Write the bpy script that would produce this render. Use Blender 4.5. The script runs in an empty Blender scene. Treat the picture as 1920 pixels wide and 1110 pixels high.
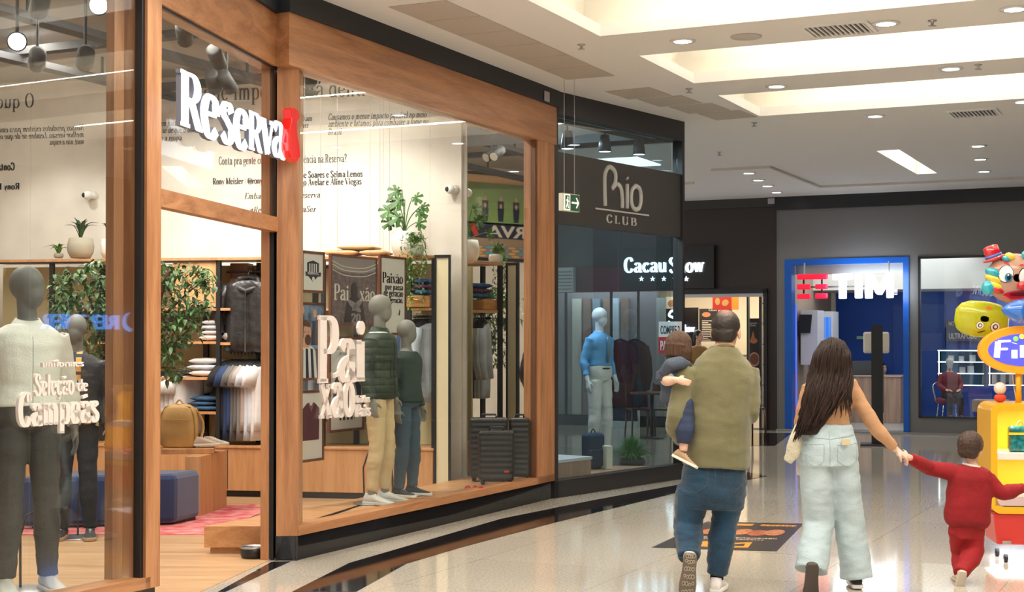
import bpy, bmesh, math, random
from mathutils import Vector as V, Matrix, noise
random.seed(7)
SC = bpy.context.scene
COL = SC.collection
# ---------------- camera ----------------
FPX, PITCH, CAMZ = 2750.0, 0.014, 1.6
cd = bpy.data.cameras.new('camera'); cam = bpy.data.objects.new('camera', cd); COL.objects.link(cam)
cam.location = (0, 0, CAMZ); cam.rotation_euler = (math.pi/2 + PITCH, 0, 0)
cd.sensor_width = 36; cd.lens = FPX/1920*36; cd.shift_y = 44/1920; cd.clip_end = 200
SC.camera = cam
SC.view_settings.view_transform = 'Standard'; SC.view_settings.look = 'None'
SC.view_settings.gamma = 1; SC.view_settings.exposure = 0.4; SC.view_settings.use_curve_mapping = False
w = bpy.data.worlds.new('mall_air'); SC.world = w; w.use_nodes = True
w.node_tree.nodes['Background'].inputs[0].default_value = (1, .97, .93, 1)
w.node_tree.nodes['Background'].inputs[1].default_value = 0.95
# ---------------- frame of the mall: s along the corridor, d across it ----------------
UX, UY = 0.428, 0.9038
U = V((UX, UY, 0)); D = V((UY, -UX, 0)); Z = V((0, 0, 1))
def W(s, d, z=0): return V((s*UX + d*UY, s*UY - d*UX, z))
RB = math.radians(64.66)     # local x along the corridor, local -y towards the corridor
RT = math.radians(-25.34)    # local x across the corridor, local -y back along it
def ray(x, y):
    a = (x-960)/FPX; b = (599-y)/FPX
    return V((a, math.cos(PITCH)-b*math.sin(PITCH), math.sin(PITCH)+b*math.cos(PITCH)))
C0 = V((0, 0, CAMZ))
def at(x, y, Y): r = ray(x, y); return C0 + r*(Y/r.y)
def atz(x, y, z): r = ray(x, y); return C0 + r*((z-CAMZ)/r.z)
class Plane:
    def __init__(s, P, dr): s.P = V((P[0], P[1], 0)); s.u = V((dr[0], dr[1], 0)).normalized(); s.n = V((-s.u.y, s.u.x, 0)); s.rot = math.atan2(s.u.y, s.u.x)
    def pt(s, x, y): r = ray(x, y); return C0 + r*(((s.P-C0).dot(s.n))/r.dot(s.n))
    def loc(s, x, y): q = s.pt(x, y); return ((q-s.P).dot(s.u), q.z)
    def w(s, a, z=0, off=0): return s.P + s.u*a - s.n*off + Z*z      # off: towards the viewer
    def off(s, o): q = s.P - s.n*o; return Plane((q.x, q.y), s.u)
# ---------------- lights ----------------
def area(name, loc, size, power, col=(1, .93, .82), rot=(0, 0, 0), shape='RECTANGLE', size2=None, spread=None):
    l = bpy.data.lights.new(name, 'AREA'); l.energy = power; l.color = col; l.shape = shape; l.size = size
    if size2: l.size_y = size2
    if spread: l.spread = spread
    o = bpy.data.objects.new(name, l); o.location = loc; o.rotation_euler = rot; COL.objects.link(o); return o
def spot(name, loc, tgt, power, ang=60, col=(1, .93, .82), r=.04, blend=.6):
    l = bpy.data.lights.new(name, 'SPOT'); l.energy = power; l.color = col; l.spot_size = math.radians(ang); l.spot_blend = blend; l.shadow_soft_size = r
    o = bpy.data.objects.new(name, l); o.location = loc; o.rotation_euler = (V(tgt)-V(loc)).to_track_quat('-Z', 'Y').to_euler(); COL.objects.link(o); return o
CEIL = 4.13
TRAYS = [(9.85, 11.32), (12.25, 13.8), (14.6, 16.15)]   # s ranges of the cove trays
TD0, TD1 = -4.55, 2.6
for a, b in TRAYS:
    for sgn, s in ((1, a+.12), (-1, b-.12)):
        o = area('cove_light', W(s, (TD0+TD1)/2, CEIL+.16), TD1-TD0-.4, 46, (1, .93, .80), size2=.1)
        o.rotation_euler = (math.pi - sgn*.35, 0, RT)
for a, b in ((4.6, 6.1), (7.2, 8.7)):                     # trays nearer than the view
    area('cove_light', W((a+b)/2, (TD0+TD1)/2, CEIL+.3), TD1-TD0-.4, 190, (1, .93, .80), rot=(0, 0, RT), size2=1.2)
SHOPZ = 4.44
for s, d in ((9.2, -7.6), (11.4, -7.4), (7.0, -8.4), (10.2, -9.8)):  # unseen fill lights added under the shop ceiling, without fixtures
    area('shop_fill_light', W(s, d, SHOPZ-.05), 1.6, 95, (1, .92, .82), rot=(0, 0, RB), size2=.4)
area('chocolate_shop_light', W(27.5, -8.5, 2.95), 3, 100, (1, .88, .68), rot=(0, 0, RT), size2=2)
area('phone_shop_light', W(27.6, -5.3, 3.25), 3, 45, (.92, .96, 1), rot=(0, 0, RT), size2=2)
area('phone_shop_light', W(27.6, -1.8, 3.25), 3, 45, (.92, .96, 1), rot=(0, 0, RT), size2=2)
area('menswear_shop_light', W(15.0, -7.1, 3.85), 1.6, 90, (.80, .92, 1), rot=(0, 0, RT), size2=1.0)
# ---------------- materials ----------------
MATS = {}
def mat(name, col=(.5, .5, .5), rough=.55, metal=0, emit=None, es=0, nz=None, bump=None, spec=.5, sheen=0, coat=0, stretch=None, col2=None, alpha=None, rot=0):
    if name in MATS: return MATS[name]
    m = bpy.data.materials.new(name); m.use_nodes = True; nt = m.node_tree; b = nt.nodes['Principled BSDF']; L = nt.links.new
    b.inputs['Base Color'].default_value = (*col, 1); b.inputs['Roughness'].default_value = rough; b.inputs['Metallic'].default_value = metal
    b.inputs['Specular IOR Level'].default_value = spec; b.inputs['Sheen Weight'].default_value = sheen; b.inputs['Coat Weight'].default_value = coat
    if emit: b.inputs['Emission Color'].default_value = (*emit, 1); b.inputs['Emission Strength'].default_value = es
    if nz or bump:
        tc = nt.nodes.new('ShaderNodeTexCoord'); mp = nt.nodes.new('ShaderNodeMapping'); L(tc.outputs['Object'], mp.inputs[0])
        mp.inputs['Rotation'].default_value = (0, 0, rot)
        if stretch: mp.inputs['Scale'].default_value = stretch
    if nz:
        n = nt.nodes.new('ShaderNodeTexNoise'); n.inputs['Scale'].default_value = nz[0]; n.inputs['Detail'].default_value = nz[2] if len(nz) > 2 else 4
        L(mp.outputs[0], n.inputs['Vector']); r = nt.nodes.new('ShaderNodeValToRGB'); k = nz[1]
        c2 = col2 or tuple(c*(1-k) for c in col)
        r.color_ramp.elements[0].color = (*c2, 1); r.color_ramp.elements[0].position = .35
        r.color_ramp.elements[1].color = (*(col if col2 else tuple(min(1, c*(1+k*.6)) for c in col)), 1); r.color_ramp.elements[1].position = .65
        L(n.outputs[0], r.inputs[0]); L(r.outputs[0], b.inputs['Base Color'])
    if bump:
        n2 = nt.nodes.new('ShaderNodeTexNoise'); n2.inputs['Scale'].default_value = bump[0]; n2.inputs['Detail'].default_value = 3; L(mp.outputs[0], n2.inputs['Vector'])
        bp = nt.nodes.new('ShaderNodeBump'); bp.inputs['Strength'].default_value = bump[1]; bp.inputs['Distance'].default_value = .02; L(n2.outputs[0], bp.inputs['Height']); L(bp.outputs[0], b.inputs['Normal'])
    MATS[name] = m; return m
def wood(name, c1, c2, vertical=True, rot=0, rough=.38, sc=1.0):
    m = bpy.data.materials.new(name); m.use_nodes = True; nt = m.node_tree; b = nt.nodes['Principled BSDF']; L = nt.links.new
    tc = nt.nodes.new('ShaderNodeTexCoord'); mr = nt.nodes.new('ShaderNodeMapping'); mr.inputs['Rotation'].default_value = (0, 0, rot); L(tc.outputs['Object'], mr.inputs[0])
    mp = nt.nodes.new('ShaderNodeMapping'); mp.inputs['Scale'].default_value = (6*sc, 6*sc, .45*sc) if vertical else (.45*sc, 6*sc, 6*sc); L(mr.outputs[0], mp.inputs[0])
    n = nt.nodes.new('ShaderNodeTexNoise'); n.inputs['Scale'].default_value = 1.6; n.inputs['Detail'].default_value = 5; n.inputs['Distortion'].default_value = 1.2; L(mp.outputs[0], n.inputs['Vector'])
    n3 = nt.nodes.new('ShaderNodeTexNoise'); n3.inputs['Scale'].default_value = 14; n3.inputs['Detail'].default_value = 2; L(mp.outputs[0], n3.inputs['Vector'])
    mx = nt.nodes.new('ShaderNodeMath'); mx.operation = 'MULTIPLY_ADD'; mx.inputs[1].default_value = .35; L(n3.outputs[0], mx.inputs[0]); L(n.outputs[0], mx.inputs[2])
    r = nt.nodes.new('ShaderNodeValToRGB'); r.color_ramp.elements[0].position = .5; r.color_ramp.elements[0].color = (*c2, 1); r.color_ramp.elements[1].position = .82; r.color_ramp.elements[1].color = (*c1, 1)
    L(mx.outputs[0], r.inputs[0]); L(r.outputs[0], b.inputs['Base Color']); b.inputs['Roughness'].default_value = rough
    MATS[name] = m; return m
def glass(name, tint=(.97, .99, .98), refl=1.0):
    m = bpy.data.materials.new(name); m.use_nodes = True; nt = m.node_tree; L = nt.links.new
    for n in list(nt.nodes): nt.nodes.remove(n)
    o = nt.nodes.new('ShaderNodeOutputMaterial'); t = nt.nodes.new('ShaderNodeBsdfTransparent'); t.inputs[0].default_value = (*tint, 1)
    g = nt.nodes.new('ShaderNodeBsdfGlossy'); g.inputs['Roughness'].default_value = 0.0; fr = nt.nodes.new('ShaderNodeLayerWeight'); fr.inputs[0].default_value = .5
    pw = nt.nodes.new('ShaderNodeMath'); pw.operation = 'POWER'; pw.inputs[1].default_value = 5; L(fr.outputs['Facing'], pw.inputs[0])
    mu = nt.nodes.new('ShaderNodeMath'); mu.operation = 'MULTIPLY_ADD'; mu.inputs[1].default_value = .96; mu.inputs[2].default_value = .04*refl; L(pw.outputs[0], mu.inputs[0])
    mx = nt.nodes.new('ShaderNodeMixShader'); L(mu.outputs[0], mx.inputs[0]); L(t.outputs[0], mx.inputs[1]); L(g.outputs[0], mx.inputs[2]); L(mx.outputs[0], o.inputs[0])
    MATS[name] = m; return m
OAK1, OAK2 = (.50, .235, .105), (.32, .135, .055)
wv = wood('oak_upright', OAK1, OAK2, True, RB)
wh = wood('oak_along', OAK1, OAK2, False, -RB)
wht = wood('oak_across', (.62, .33, .15), (.46, .22, .09), False, -RT)
wl = wood('oak_light', (.62, .33, .15), (.48, .235, .10), True, 0)
wfl = wood('oak_floor', (.56, .36, .20), (.40, .235, .12), False, 0, .3, .7)
wt = wood('dark_frame_wood', (.20, .075, .04), (.12, .04, .022), True, 0, .35, 2)
wb = wood('desk_wood', (.50, .34, .24), (.36, .23, .16), True, 0)
black = mat('satin_black', (.012, .012, .014), .35)
blackm = mat('matt_black', (.015, .015, .017), .7)
granite_black = mat('polished_black_granite', (.012, .011, .012), .06, nz=(60, .4))
white = mat('white_paint', (.82, .81, .79), .5)
ceilm = mat('ceiling_paint', (.80, .785, .775), .85)
covem = mat('cove_paint', (.86, .82, .74), .8)
plaster = mat('beige_plaster', (.74, .70, .63), .8, nz=(2.2, .1, 6), bump=(6, .12))
grey_wall = mat('grey_composite_panel', (.165, .158, .155), .38, nz=(300, .08))
brown_wall = mat('dark_brown_cladding', (.028, .017, .015), .4)
chrome = mat('chrome', (.7, .7, .7), .15, 1)
steel = mat('brushed_steel', (.45, .45, .46), .35, 1)
blue_wall = mat('blue_paint', (.0, .06, .36), .5)
blue_frame = mat('blue_frame_paint', (.0, .09, .45), .35)
G1 = glass('shop_glass'); G2 = glass('dim_shop_glass', (.86, .93, .95), 1.3)
lampw = mat('lamp_glow', (1, 1, 1), .5, emit=(1, .96, .88), es=14)
lampc = mat('cool_lamp_glow', (1, 1, 1), .5, emit=(.9, .95, 1), es=8)
mirror = mat('mirror_silver', (.80, .80, .78), .015, 1)
# ---------------- geometry ----------------
def catmull(p, n=6, closed=False):
    p = [V(q) for q in p]; out = []
    if len(p) < 3: return p
    m = len(p)
    rng = range(m) if closed else range(m-1)
    for i in rng:
        a = p[i-1] if (i > 0 or closed) else p[0]*2-p[1]; b = p[i]; c = p[(i+1) % m]; d = p[(i+2) % m] if (closed or i+2 < m) else c*2-b
        for k in range(n):
            t = k/n; out.append(.5*((2*b)+(c-a)*t+(2*a-5*b+4*c-d)*t*t+(3*b-a-3*c+d)*t**3))
    if not closed: out.append(p[-1])
    return out
class G:
    def __init__(s): s.v = []; s.f = []
    def add(s, vs, fs):
        o = len(s.v); s.v += [tuple(v) for v in vs]; s.f += [tuple(i+o for i in f) for f in fs]; return s
    def box(s, x0, x1, y0, y1, z0, z1, M=None):
        c = [V((x, y, z)) for z in (z0, z1) for y in (y0, y1) for x in (x0, x1)]
        if M: c = [M @ p for p in c]
        return s.add(c, [(0, 2, 3, 1), (4, 5, 7, 6), (0, 1, 5, 4), (2, 6, 7, 3), (0, 4, 6, 2), (1, 3, 7, 5)])
    def boxf(s, s0, s1, d0, d1, z0, z1):
        c = [W(a, b, z) for z in (z0, z1) for b in (d0, d1) for a in (s0, s1)]
        return s.add(c, [(0, 1, 3, 2), (4, 6, 7, 5), (0, 4, 5, 1), (2, 3, 7, 6), (0, 2, 6, 4), (1, 5, 7, 3)])
    def wall(s, pl, a0, a1, o0, o1, z0, z1):     # slab on a Plane
        c = [pl.w(a, z, o) for z in (z0, z1) for o in (o1, o0) for a in (a0, a1)]
        return s.add(c, [(0, 2, 3, 1), (4, 5, 7, 6), (0, 1, 5, 4), (2, 6, 7, 3), (0, 4, 6, 2), (1, 3, 7, 5)])
    def ring(s, rings, caps=True, closed=False):
        n = len(rings[0]); o = len(s.v)
        for r in rings: s.v += [tuple(p) for p in r]
        m = len(rings)
        for i in range(m if closed else m-1):
            for k in range(n):
                a = o+i*n+k; b = o+i*n+(k+1) % n; c = o+((i+1) % m)*n+(k+1) % n; d = o+((i+1) % m)*n+k
                s.f.append((a, b, c, d))
        if caps and not closed: s.f.append(tuple(o+k for k in range(n))[::-1]); s.f.append(tuple(o+(m-1)*n+k for k in range(n)))
        return s
    def tube(s, pts, r, n=8, flat=1.0, fdir=None):
        pts = [V(p) for p in pts]; rs = r if isinstance(r, (list, tuple)) else [r]*len(pts); rings = []; ref = None
        for i, p in enumerate(pts):
            t = (pts[min(i+1, len(pts)-1)]-pts[max(i-1, 0)])
            if t.length < 1e-9: t = V((0, 0, 1))
            t.normalize()
            if ref is None:
                ref = V(fdir) if fdir else (V((1, 0, 0)) if abs(t.x) < .8 else V((0, 1, 0)))
            a = (ref - t*ref.dot(t))
            if a.length < 1e-6: a = t.orthogonal()
            a.normalize(); b = t.cross(a); ref = a
            rings.append([p + a*math.cos(2*math.pi*k/n)*rs[i] + b*math.sin(2*math.pi*k/n)*rs[i]*flat for k in range(n)])
        return s.ring(rings)
    def cyl(s, p, r, h, n=24): return s.tube([V(p), V(p)+Z*h], r, n)
    def lathe(s, prof, c=(0, 0, 0), n=28, M=None, caps=True):
        rings = [[V((c[0]+r*math.cos(2*math.pi*k/n), c[1]+r*math.sin(2*math.pi*k/n), c[2]+z)) for k in range(n)] for r, z in prof]
        if M: rings = [[M @ p for p in q] for q in rings]
        return s.ring(rings, caps)
    def ell(s, c, r, R=None, n=16, m=10):
        c = V(c); R = R or Matrix.Identity(3); rings = []
        for i in range(1, m):
            th = math.pi*i/m
            rings.append([c + R @ V((r[0]*math.sin(th)*math.cos(2*math.pi*k/n), r[1]*math.sin(th)*math.sin(2*math.pi*k/n), -r[2]*math.cos(th))) for k in range(n)])
        o = len(s.v); s.ring(rings, caps=False); a = len(s.v); s.v.append(tuple(c+R @ V((0, 0, -r[2])))); s.v.append(tuple(c+R @ V((0, 0, r[2]))))
        for k in range(n): s.f.append((a, o+(k+1) % n, o+k)); s.f.append((a+1, o+(m-2)*n+k, o+(m-2)*n+(k+1) % n))
        return s
    def prism(s, poly, o, xd, zd, nd, dep):     # outline (x,z) mapped into space, thickness dep along nd
        o = V(o); n = len(poly); base = [o+xd*p[0]+zd*p[1] for p in poly]; top = [q+nd*dep for q in base]
        return s.add(base+top, [tuple(range(n)), tuple(range(n, 2*n))[::-1]]+[(i, n+i, n+(i+1) % n, (i+1) % n) for i in range(n)])
    def card(s, poly, y=0, dep=.002):           # layer on a local board facing -y
        return s.prism(poly, (0, y, 0), V((1, 0, 0)), Z, V((0, -1, 0)), dep)
    def build(s, name, m, parent=None, smooth=False, bevel=0, seg=2, fix=True, **tags):
        me = bpy.data.meshes.new(name); me.from_pydata(s.v, [], s.f)
        if fix and len(s.v) < 60000:
            bm = bmesh.new(); bm.from_mesh(me); bmesh.ops.recalc_face_normals(bm, faces=bm.faces); bm.to_mesh(me); bm.free()
        me.materials.append(m); me.update()
        if smooth: me.shade_smooth()
        o = bpy.data.objects.new(name, me); COL.objects.link(o)
        if parent: o.parent = parent
        if bevel:
            b = o.modifiers.new('b', 'BEVEL'); b.width = bevel; b.segments = seg; b.limit_method = 'ANGLE'; b.harden_normals = False
        for k, v in tags.items(): o[k] = v
        return o
def st(g, name, m, **k): return g.build(name, m, kind='structure', **k)
def thing(name, label, cat, loc=(0, 0, 0), rz=0, group=None):
    o = bpy.data.objects.new(name, None); COL.objects.link(o); o.location = loc; o.rotation_euler = (0, 0, rz); o.empty_display_size = .1
    o['label'] = label; o['category'] = cat
    if group: o['group'] = group
    return o
def tg(o, label, cat, group=None):
    o['label'] = label; o['category'] = cat
    if group: o['group'] = group
    return o
def dup(root, loc=None, rz=None, label=None, group=None):
    r = root.copy(); COL.objects.link(r)
    if loc is not None: r.location = loc
    if rz is not None: r.rotation_euler = (0, 0, rz)
    if label: r['label'] = label
    if group: r['group'] = group
    for ch in list(root.children):
        c = ch.copy(); COL.objects.link(c); c.parent = r
        for g_ in list(ch.children):
            e = g_.copy(); COL.objects.link(e); e.parent = c
    return r
def fuse(g, name, m, parent=None, vox=.012, it=6, wob=None, **tags):
    me = bpy.data.meshes.new('tmp'); me.from_pydata(g.v, [], g.f)
    bm = bmesh.new(); bm.from_mesh(me); bmesh.ops.recalc_face_normals(bm, faces=bm.faces); bm.to_mesh(me); bm.free()
    o = bpy.data.objects.new('tmp', me); COL.objects.link(o)
    r = o.modifiers.new('r', 'REMESH'); r.mode = 'VOXEL'; r.voxel_size = vox
    if it: sm = o.modifiers.new('s', 'SMOOTH'); sm.factor = .5; sm.iterations = it
    bpy.context.view_layer.update()
    dg = bpy.context.evaluated_depsgraph_get(); me2 = bpy.data.meshes.new_from_object(o.evaluated_get(dg))
    bpy.data.objects.remove(o); me2.name = name
    if wob:
        n = len(me2.vertices); 
        for v in me2.vertices:
            co = v.co; d = 0
            for (fx, fy, fz, amp) in wob: d += amp*noise.noise(V((co.x*fx, co.y*fy, co.z*fz)))
            v.co = co + v.normal*d
    me2.materials.clear(); me2.materials.append(m); me2.shade_smooth()
    o = bpy.data.objects.new(name, me2); COL.objects.link(o)
    if parent: o.parent = parent
    for k, v in tags.items(): o[k] = v
    return o
# ---------------- lettering ----------------
GL = {
'a': (58, 'S 12 50 22 62 36 62 44 50 44 30;L 44 50 44 8;S 44 12 48 1 56 5;S 44 38 24 32 12 18 19 2 34 4 44 16'),
'b': (60, 'L 14 100 14 2;S 14 48 26 62 42 60 50 32 42 4 26 1 14 12;H 4 99 14 99'),
'c': (50, 'S 43 50 34 62 20 58 11 32 20 5 34 1 45 12'),
'd': (60, 'L 46 100 46 0;S 46 48 34 62 20 60 10 32 20 4 32 1 46 14;H 36 99 46 99;H 46 1 56 1'),
'e': (54, 'S 44 36 41 56 28 63 15 54 10 32 18 6 31 0 45 12;T 12 35 44 36'),
'f': (36, 'S 40 92 30 100 19 86 19 60;L 19 70 19 0;H 6 62 34 62;H 9 1 31 1'),
'g': (52, 'S 26 62 12 50 14 30 26 24 38 32 38 52 26 62;S 18 24 10 14 20 4 40 2 46 -14 30 -28 12 -22 12 -8 24 4;T 38 56 50 62'),
'h': (60, 'L 16 100 16 0;S 16 46 28 62 41 58 45 40 45 0;H 6 99 16 99;H 7 1 26 1;H 36 1 55 1'),
'i': (32, 'L 16 62 16 0;H 6 61 16 61;H 6 1 27 1;D 16 84'),
'j': (30, 'L 16 62 16 -10;S 16 -10 12 -26 0 -26;H 6 61 16 61;D 16 84'),
'k': (58, 'L 16 100 16 0;T 44 60 16 28;L 24 36 48 0;H 6 99 16 99;H 7 1 26 1'),
'l': (32, 'L 16 100 16 0;H 6 99 16 99;H 6 1 27 1'),
'm': (86, 'L 16 62 16 0;S 16 46 26 62 38 58 42 40 42 0;S 42 46 52 62 64 58 69 40 69 0;H 6 61 16 61;H 7 1 25 1;H 33 1 51 1;H 60 1 79 1'),
'n': (60, 'L 16 62 16 0;S 16 46 28 62 41 58 45 40 45 0;H 6 61 16 61;H 7 1 26 1;H 36 1 55 1'),
'o': (58, 'O 29 63 14 52 10 32 14 12 29 0 44 12 48 32 44 52'),
'p': (60, 'L 16 62 16 -30;S 16 48 28 62 43 58 50 32 43 5 28 1 16 12;H 6 61 16 61;H 6 -29 28 -29'),
'q': (60, 'L 46 62 46 -30;S 46 48 34 62 18 58 10 32 18 5 32 1 46 12;H 36 -29 56 -29'),
'r': (44, 'L 16 62 16 0;S 16 40 26 58 38 58;D 37 54;H 6 61 16 61;H 6 1 28 1'),
's': (46, 'S 37 50 30 62 16 60 12 46 25 34 37 22 35 6 22 0 9 12'),
't': (38, 'L 19 82 19 12;S 19 14 25 1 36 6;H 6 62 34 62'),
'u': (60, 'L 14 62 14 20;S 14 20 20 2 32 2 45 18;L 45 62 45 0;H 4 61 14 61;H 36 61 45 61;H 45 1 55 1'),
'v': (52, 'L 9 62 27 2;T 27 2 45 62;H 0 61 20 61;H 34 61 53 61'),
'x': (52, 'L 9 62 44 0;T 9 0 44 62;H 1 61 19 61;H 34 61 52 61;H 0 1 18 1;H 34 1 53 1'),
'y': (52, 'L 9 62 28 4;T 45 62 27 2 18 -22 6 -27;H 0 61 20 61;H 34 61 53 61'),
'w': (74, 'L 8 62 22 2;T 22 2 36 62;L 36 62 50 2;T 50 2 64 62;H 0 61 18 61;H 28 61 44 61;H 56 61 72 61'),
'J': (40, 'L 24 100 24 10;S 24 14 18 -8 4 -10;H 12 99 36 99'), 'D': (70, 'L 16 100 16 0;S 16 98 40 96 58 76 60 50 58 24 40 4 16 2;H 4 99 18 99;H 4 1 18 1'),
'G': (72, 'S 58 76 48 98 34 100 17 84 11 50 17 16 34 0 50 4 58 20;L 58 40 58 4;H 46 40 68 40'), 'I': (34, 'L 17 100 17 0;H 5 99 29 99;H 5 1 29 1'), 'F': (58, 'L 16 100 16 0;H 4 99 52 99;H 16 52 42 52;H 4 1 28 1'),
'z': (48, 'H 8 61 42 61;L 40 60 10 2;H 8 1 44 1'),
'A': (72, 'T 8 0 36 100;L 36 100 62 0;H 20 34 52 34;H 0 1 18 1;H 52 1 72 1'),
'B': (66, 'L 16 100 16 0;S 16 98 40 98 50 84 48 62 36 53 16 53;S 36 53 54 44 57 26 46 4 16 2;H 4 99 18 99;H 4 1 18 1'),
'C': (66, 'S 56 76 48 98 34 100 17 84 11 50 17 16 34 0 48 5 58 26;H 54 99 58 76'),
'E': (62, 'L 16 100 16 0;H 4 99 54 99;H 16 52 44 52;H 4 1 56 1;H 54 99 54 82;H 56 1 56 20'),
'L': (58, 'L 16 100 16 0;H 4 99 28 99;H 4 1 52 1;H 52 1 52 22'),
'M': (88, 'L 14 100 14 0;L 14 100 44 8;T 44 8 72 100;L 74 100 74 0;H 2 99 16 99;H 72 99 86 99;H 4 1 26 1;H 62 1 86 1'),
'N': (76, 'T 14 100 14 0;L 14 100 60 0;T 60 100 60 0;H 2 99 16 99;H 48 99 72 99;H 4 1 26 1'),
'O': (74, 'O 37 100 18 86 11 50 18 14 37 0 56 14 63 50 56 86'),
'P': (60, 'L 16 100 16 0;S 16 98 38 98 51 86 51 60 38 47 16 47;H 4 99 18 99;H 4 1 30 1'),
'R': (70, 'L 16 100 16 0;S 16 98 40 98 52 84 52 66 40 52 16 52;L 34 52 56 2;H 4 99 18 99;H 4 1 30 1;H 50 1 68 1'),
'S': (60, 'S 48 78 40 98 23 100 12 84 18 64 39 44 50 24 43 4 24 0 10 20'),
'T': (64, 'L 32 100 32 0;H 4 99 60 99;H 20 1 44 1'),
'U': (72, 'L 14 100 14 30;S 14 30 20 4 38 0 54 8 58 30;T 58 30 58 100;H 4 99 26 99;H 48 99 68 99'),
'V': (70, 'L 8 100 35 2;T 35 2 62 100;H 0 99 20 99;H 50 99 70 99'),
'2': (56, 'S 10 76 18 98 36 98 44 78 34 50 10 4;H 10 3 48 3'), '0': (58, 'O 29 100 14 84 10 50 14 16 29 0 44 16 48 50 44 84'),
'.': (22, 'D 10 6'), ',': (22, 'D 10 6;T 12 6 6 -14'), '|': (26, 'T 13 100 13 -10'), '?': (48, 'S 10 78 18 98 34 98 42 78 26 48 24 28;D 24 6'),
'@': (90, 'O 45 90 14 70 12 20 45 -6 78 16 80 68;O 45 62 32 50 32 26 45 18 56 28 57 50'), '-': (36, 'H 6 34 30 34'), ':': (22, 'D 10 6;D 10 54'), '#': (56, 'L 14 70 14 0;L 36 70 36 0;H 4 50 48 50;H 4 20 48 20'),
}
ACC = {'ã': ('a', 'L 14 80 42 86'), 'õ': ('o', 'L 14 80 42 86'), 'á': ('a', 'L 26 76 38 94'), 'é': ('e', 'L 26 76 38 94'), 'ê': ('e', 'T 18 74 28 88 40 74'), 'ç': ('c', 'T 28 0 34 -14 20 -24'), 'í': ('i', 'T 16 76 24 94')}
def glyph(ch):
    if ch in ACC: a, e = ACC[ch]; w_, s_ = GL[a]; return w_, s_+';'+e
    return GL.get(ch)
def serif(g, txt, h, o, xd, zd, nd, dep=.002, nib=(8, 2.6), width=None, lean=0, track=0, n=5, hair=2.6, each=None):
    W_ = sum((glyph(c) or (30, ''))[0]+track for c in txt)
    k = h/100; kx = (width/W_) if width else k; x0 = 0; o = V(o)
    for c in txt:
        gl = glyph(c); adv = gl[0] if gl else 30
        gg = g if each is None else G()
        if gl:
            for st_ in gl[1].split(';'):
                t = st_.split(); kind = t[0]; q = [float(a) for a in t[1:]]; P = [V((q[i], q[i+1], 0)) for i in range(0, len(q), 2)]
                nx, ny = nib
                if kind == 'D':
                    P = P[0]; rr = nib[0]*1.15; poly = [(P.x+rr*math.cos(a*.628), P.y+rr*math.sin(a*.628)) for a in range(10)]
                    gg.prism([((x0+a+lean*b)*kx, b*k) for a, b in poly], o, xd, zd, nd, dep); continue
                if kind in 'TH': nx, ny = hair, hair
                cl = kind == 'O'
                if kind in 'STO' and len(P) > 2: P = catmull(P, n, cl)
                if cl: P = P+[P[0]]
                lft, rgt = [], []
                for i, p in enumerate(P):
                    if cl: t_ = P[(i+1) % (len(P)-1)]-P[(i-1) % (len(P)-1)]
                    else: t_ = P[min(i+1, len(P)-1)]-P[max(0, i-1)]
                    t_.normalize(); nr = V((-t_.y, t_.x, 0)); hw = math.sqrt((nx*nr.x)**2+(ny*nr.y)**2)
                    lft.append(p+nr*hw); rgt.append(p-nr*hw)
                m = len(P); mp = lambda p: o+xd*((x0+p.x+lean*p.y)*kx)+zd*(p.y*k)
                A = [mp(p) for p in lft]; B = [mp(p) for p in rgt]
                vs = A+B+[a+nd*dep for a in A]+[b+nd*dep for b in B]
                fs = []
                for i in range(m-1):
                    fs += [(2*m+i, 2*m+i+1, 3*m+i+1, 3*m+i), (i, m+i, m+i+1, i+1), (i, i+1, 2*m+i+1, 2*m+i), (m+i, 3*m+i, 3*m+i+1, m+i+1)]
                fs += [(0, 2*m, 3*m, m), (m-1, 2*m-1, 4*m-1, 3*m-1)]
                gg.add(vs, fs)
            if each is not None: each(gg, c)
        x0 += adv+track
    return x0*kx
def sans(g, txt, h, o, xd, zd, nd, dep=.002, width=None, bold=0.0, align='L', sp=1.0):
    cu = bpy.data.curves.new('t', 'FONT'); cu.body = txt; cu.size = 1; cu.offset = bold; cu.extrude = .5; cu.space_character = sp; cu.resolution_u = 4
    ob = bpy.data.objects.new('t', cu); COL.objects.link(ob); bpy.context.view_layer.update()
    me = bpy.data.meshes.new_from_object(ob.evaluated_get(bpy.context.evaluated_depsgraph_get())); bpy.data.objects.remove(ob)
    if not me.vertices: return 0
    xs = [v.co.x for v in me.vertices]; ys = [v.co.y for v in me.vertices]; k = h/.73; kx = width/(max(xs)-min(xs)) if width else k
    ox = min(xs); o = V(o); wd = (max(xs)-ox)*kx
    sh = -wd/2 if align == 'C' else 0
    g.add([o+xd*((v.co.x-ox)*kx+sh)+zd*(v.co.y*k)+nd*(dep*(v.co.z+.5)) for v in me.vertices], [tuple(p.vertices) for p in me.polygons])
    bpy.data.meshes.remove(me); return wd
X = V((1, 0, 0)); NY = V((0, -1, 0))
# ================= the setting =================
ae = V((-2.087, 8.423, 0)); au = V((.4648, .8854, 0)); PA = Plane(ae-au*3.72, au); PB = Plane(W(8.98, -5.98), U); PD = Plane((-2.09, 8.56), (.38, 2.12)); PR = Plane((.416, 14.86), (1.564, 2.14))
TP = Plane(W(25.5, -14), D); PW = Plane((-6.0, 16.238), (1, -.18)); SF = PW.off(.72)
BL = 4.66; RL = PR.loc(1280, 600)[0]; DL = 2.15
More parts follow.
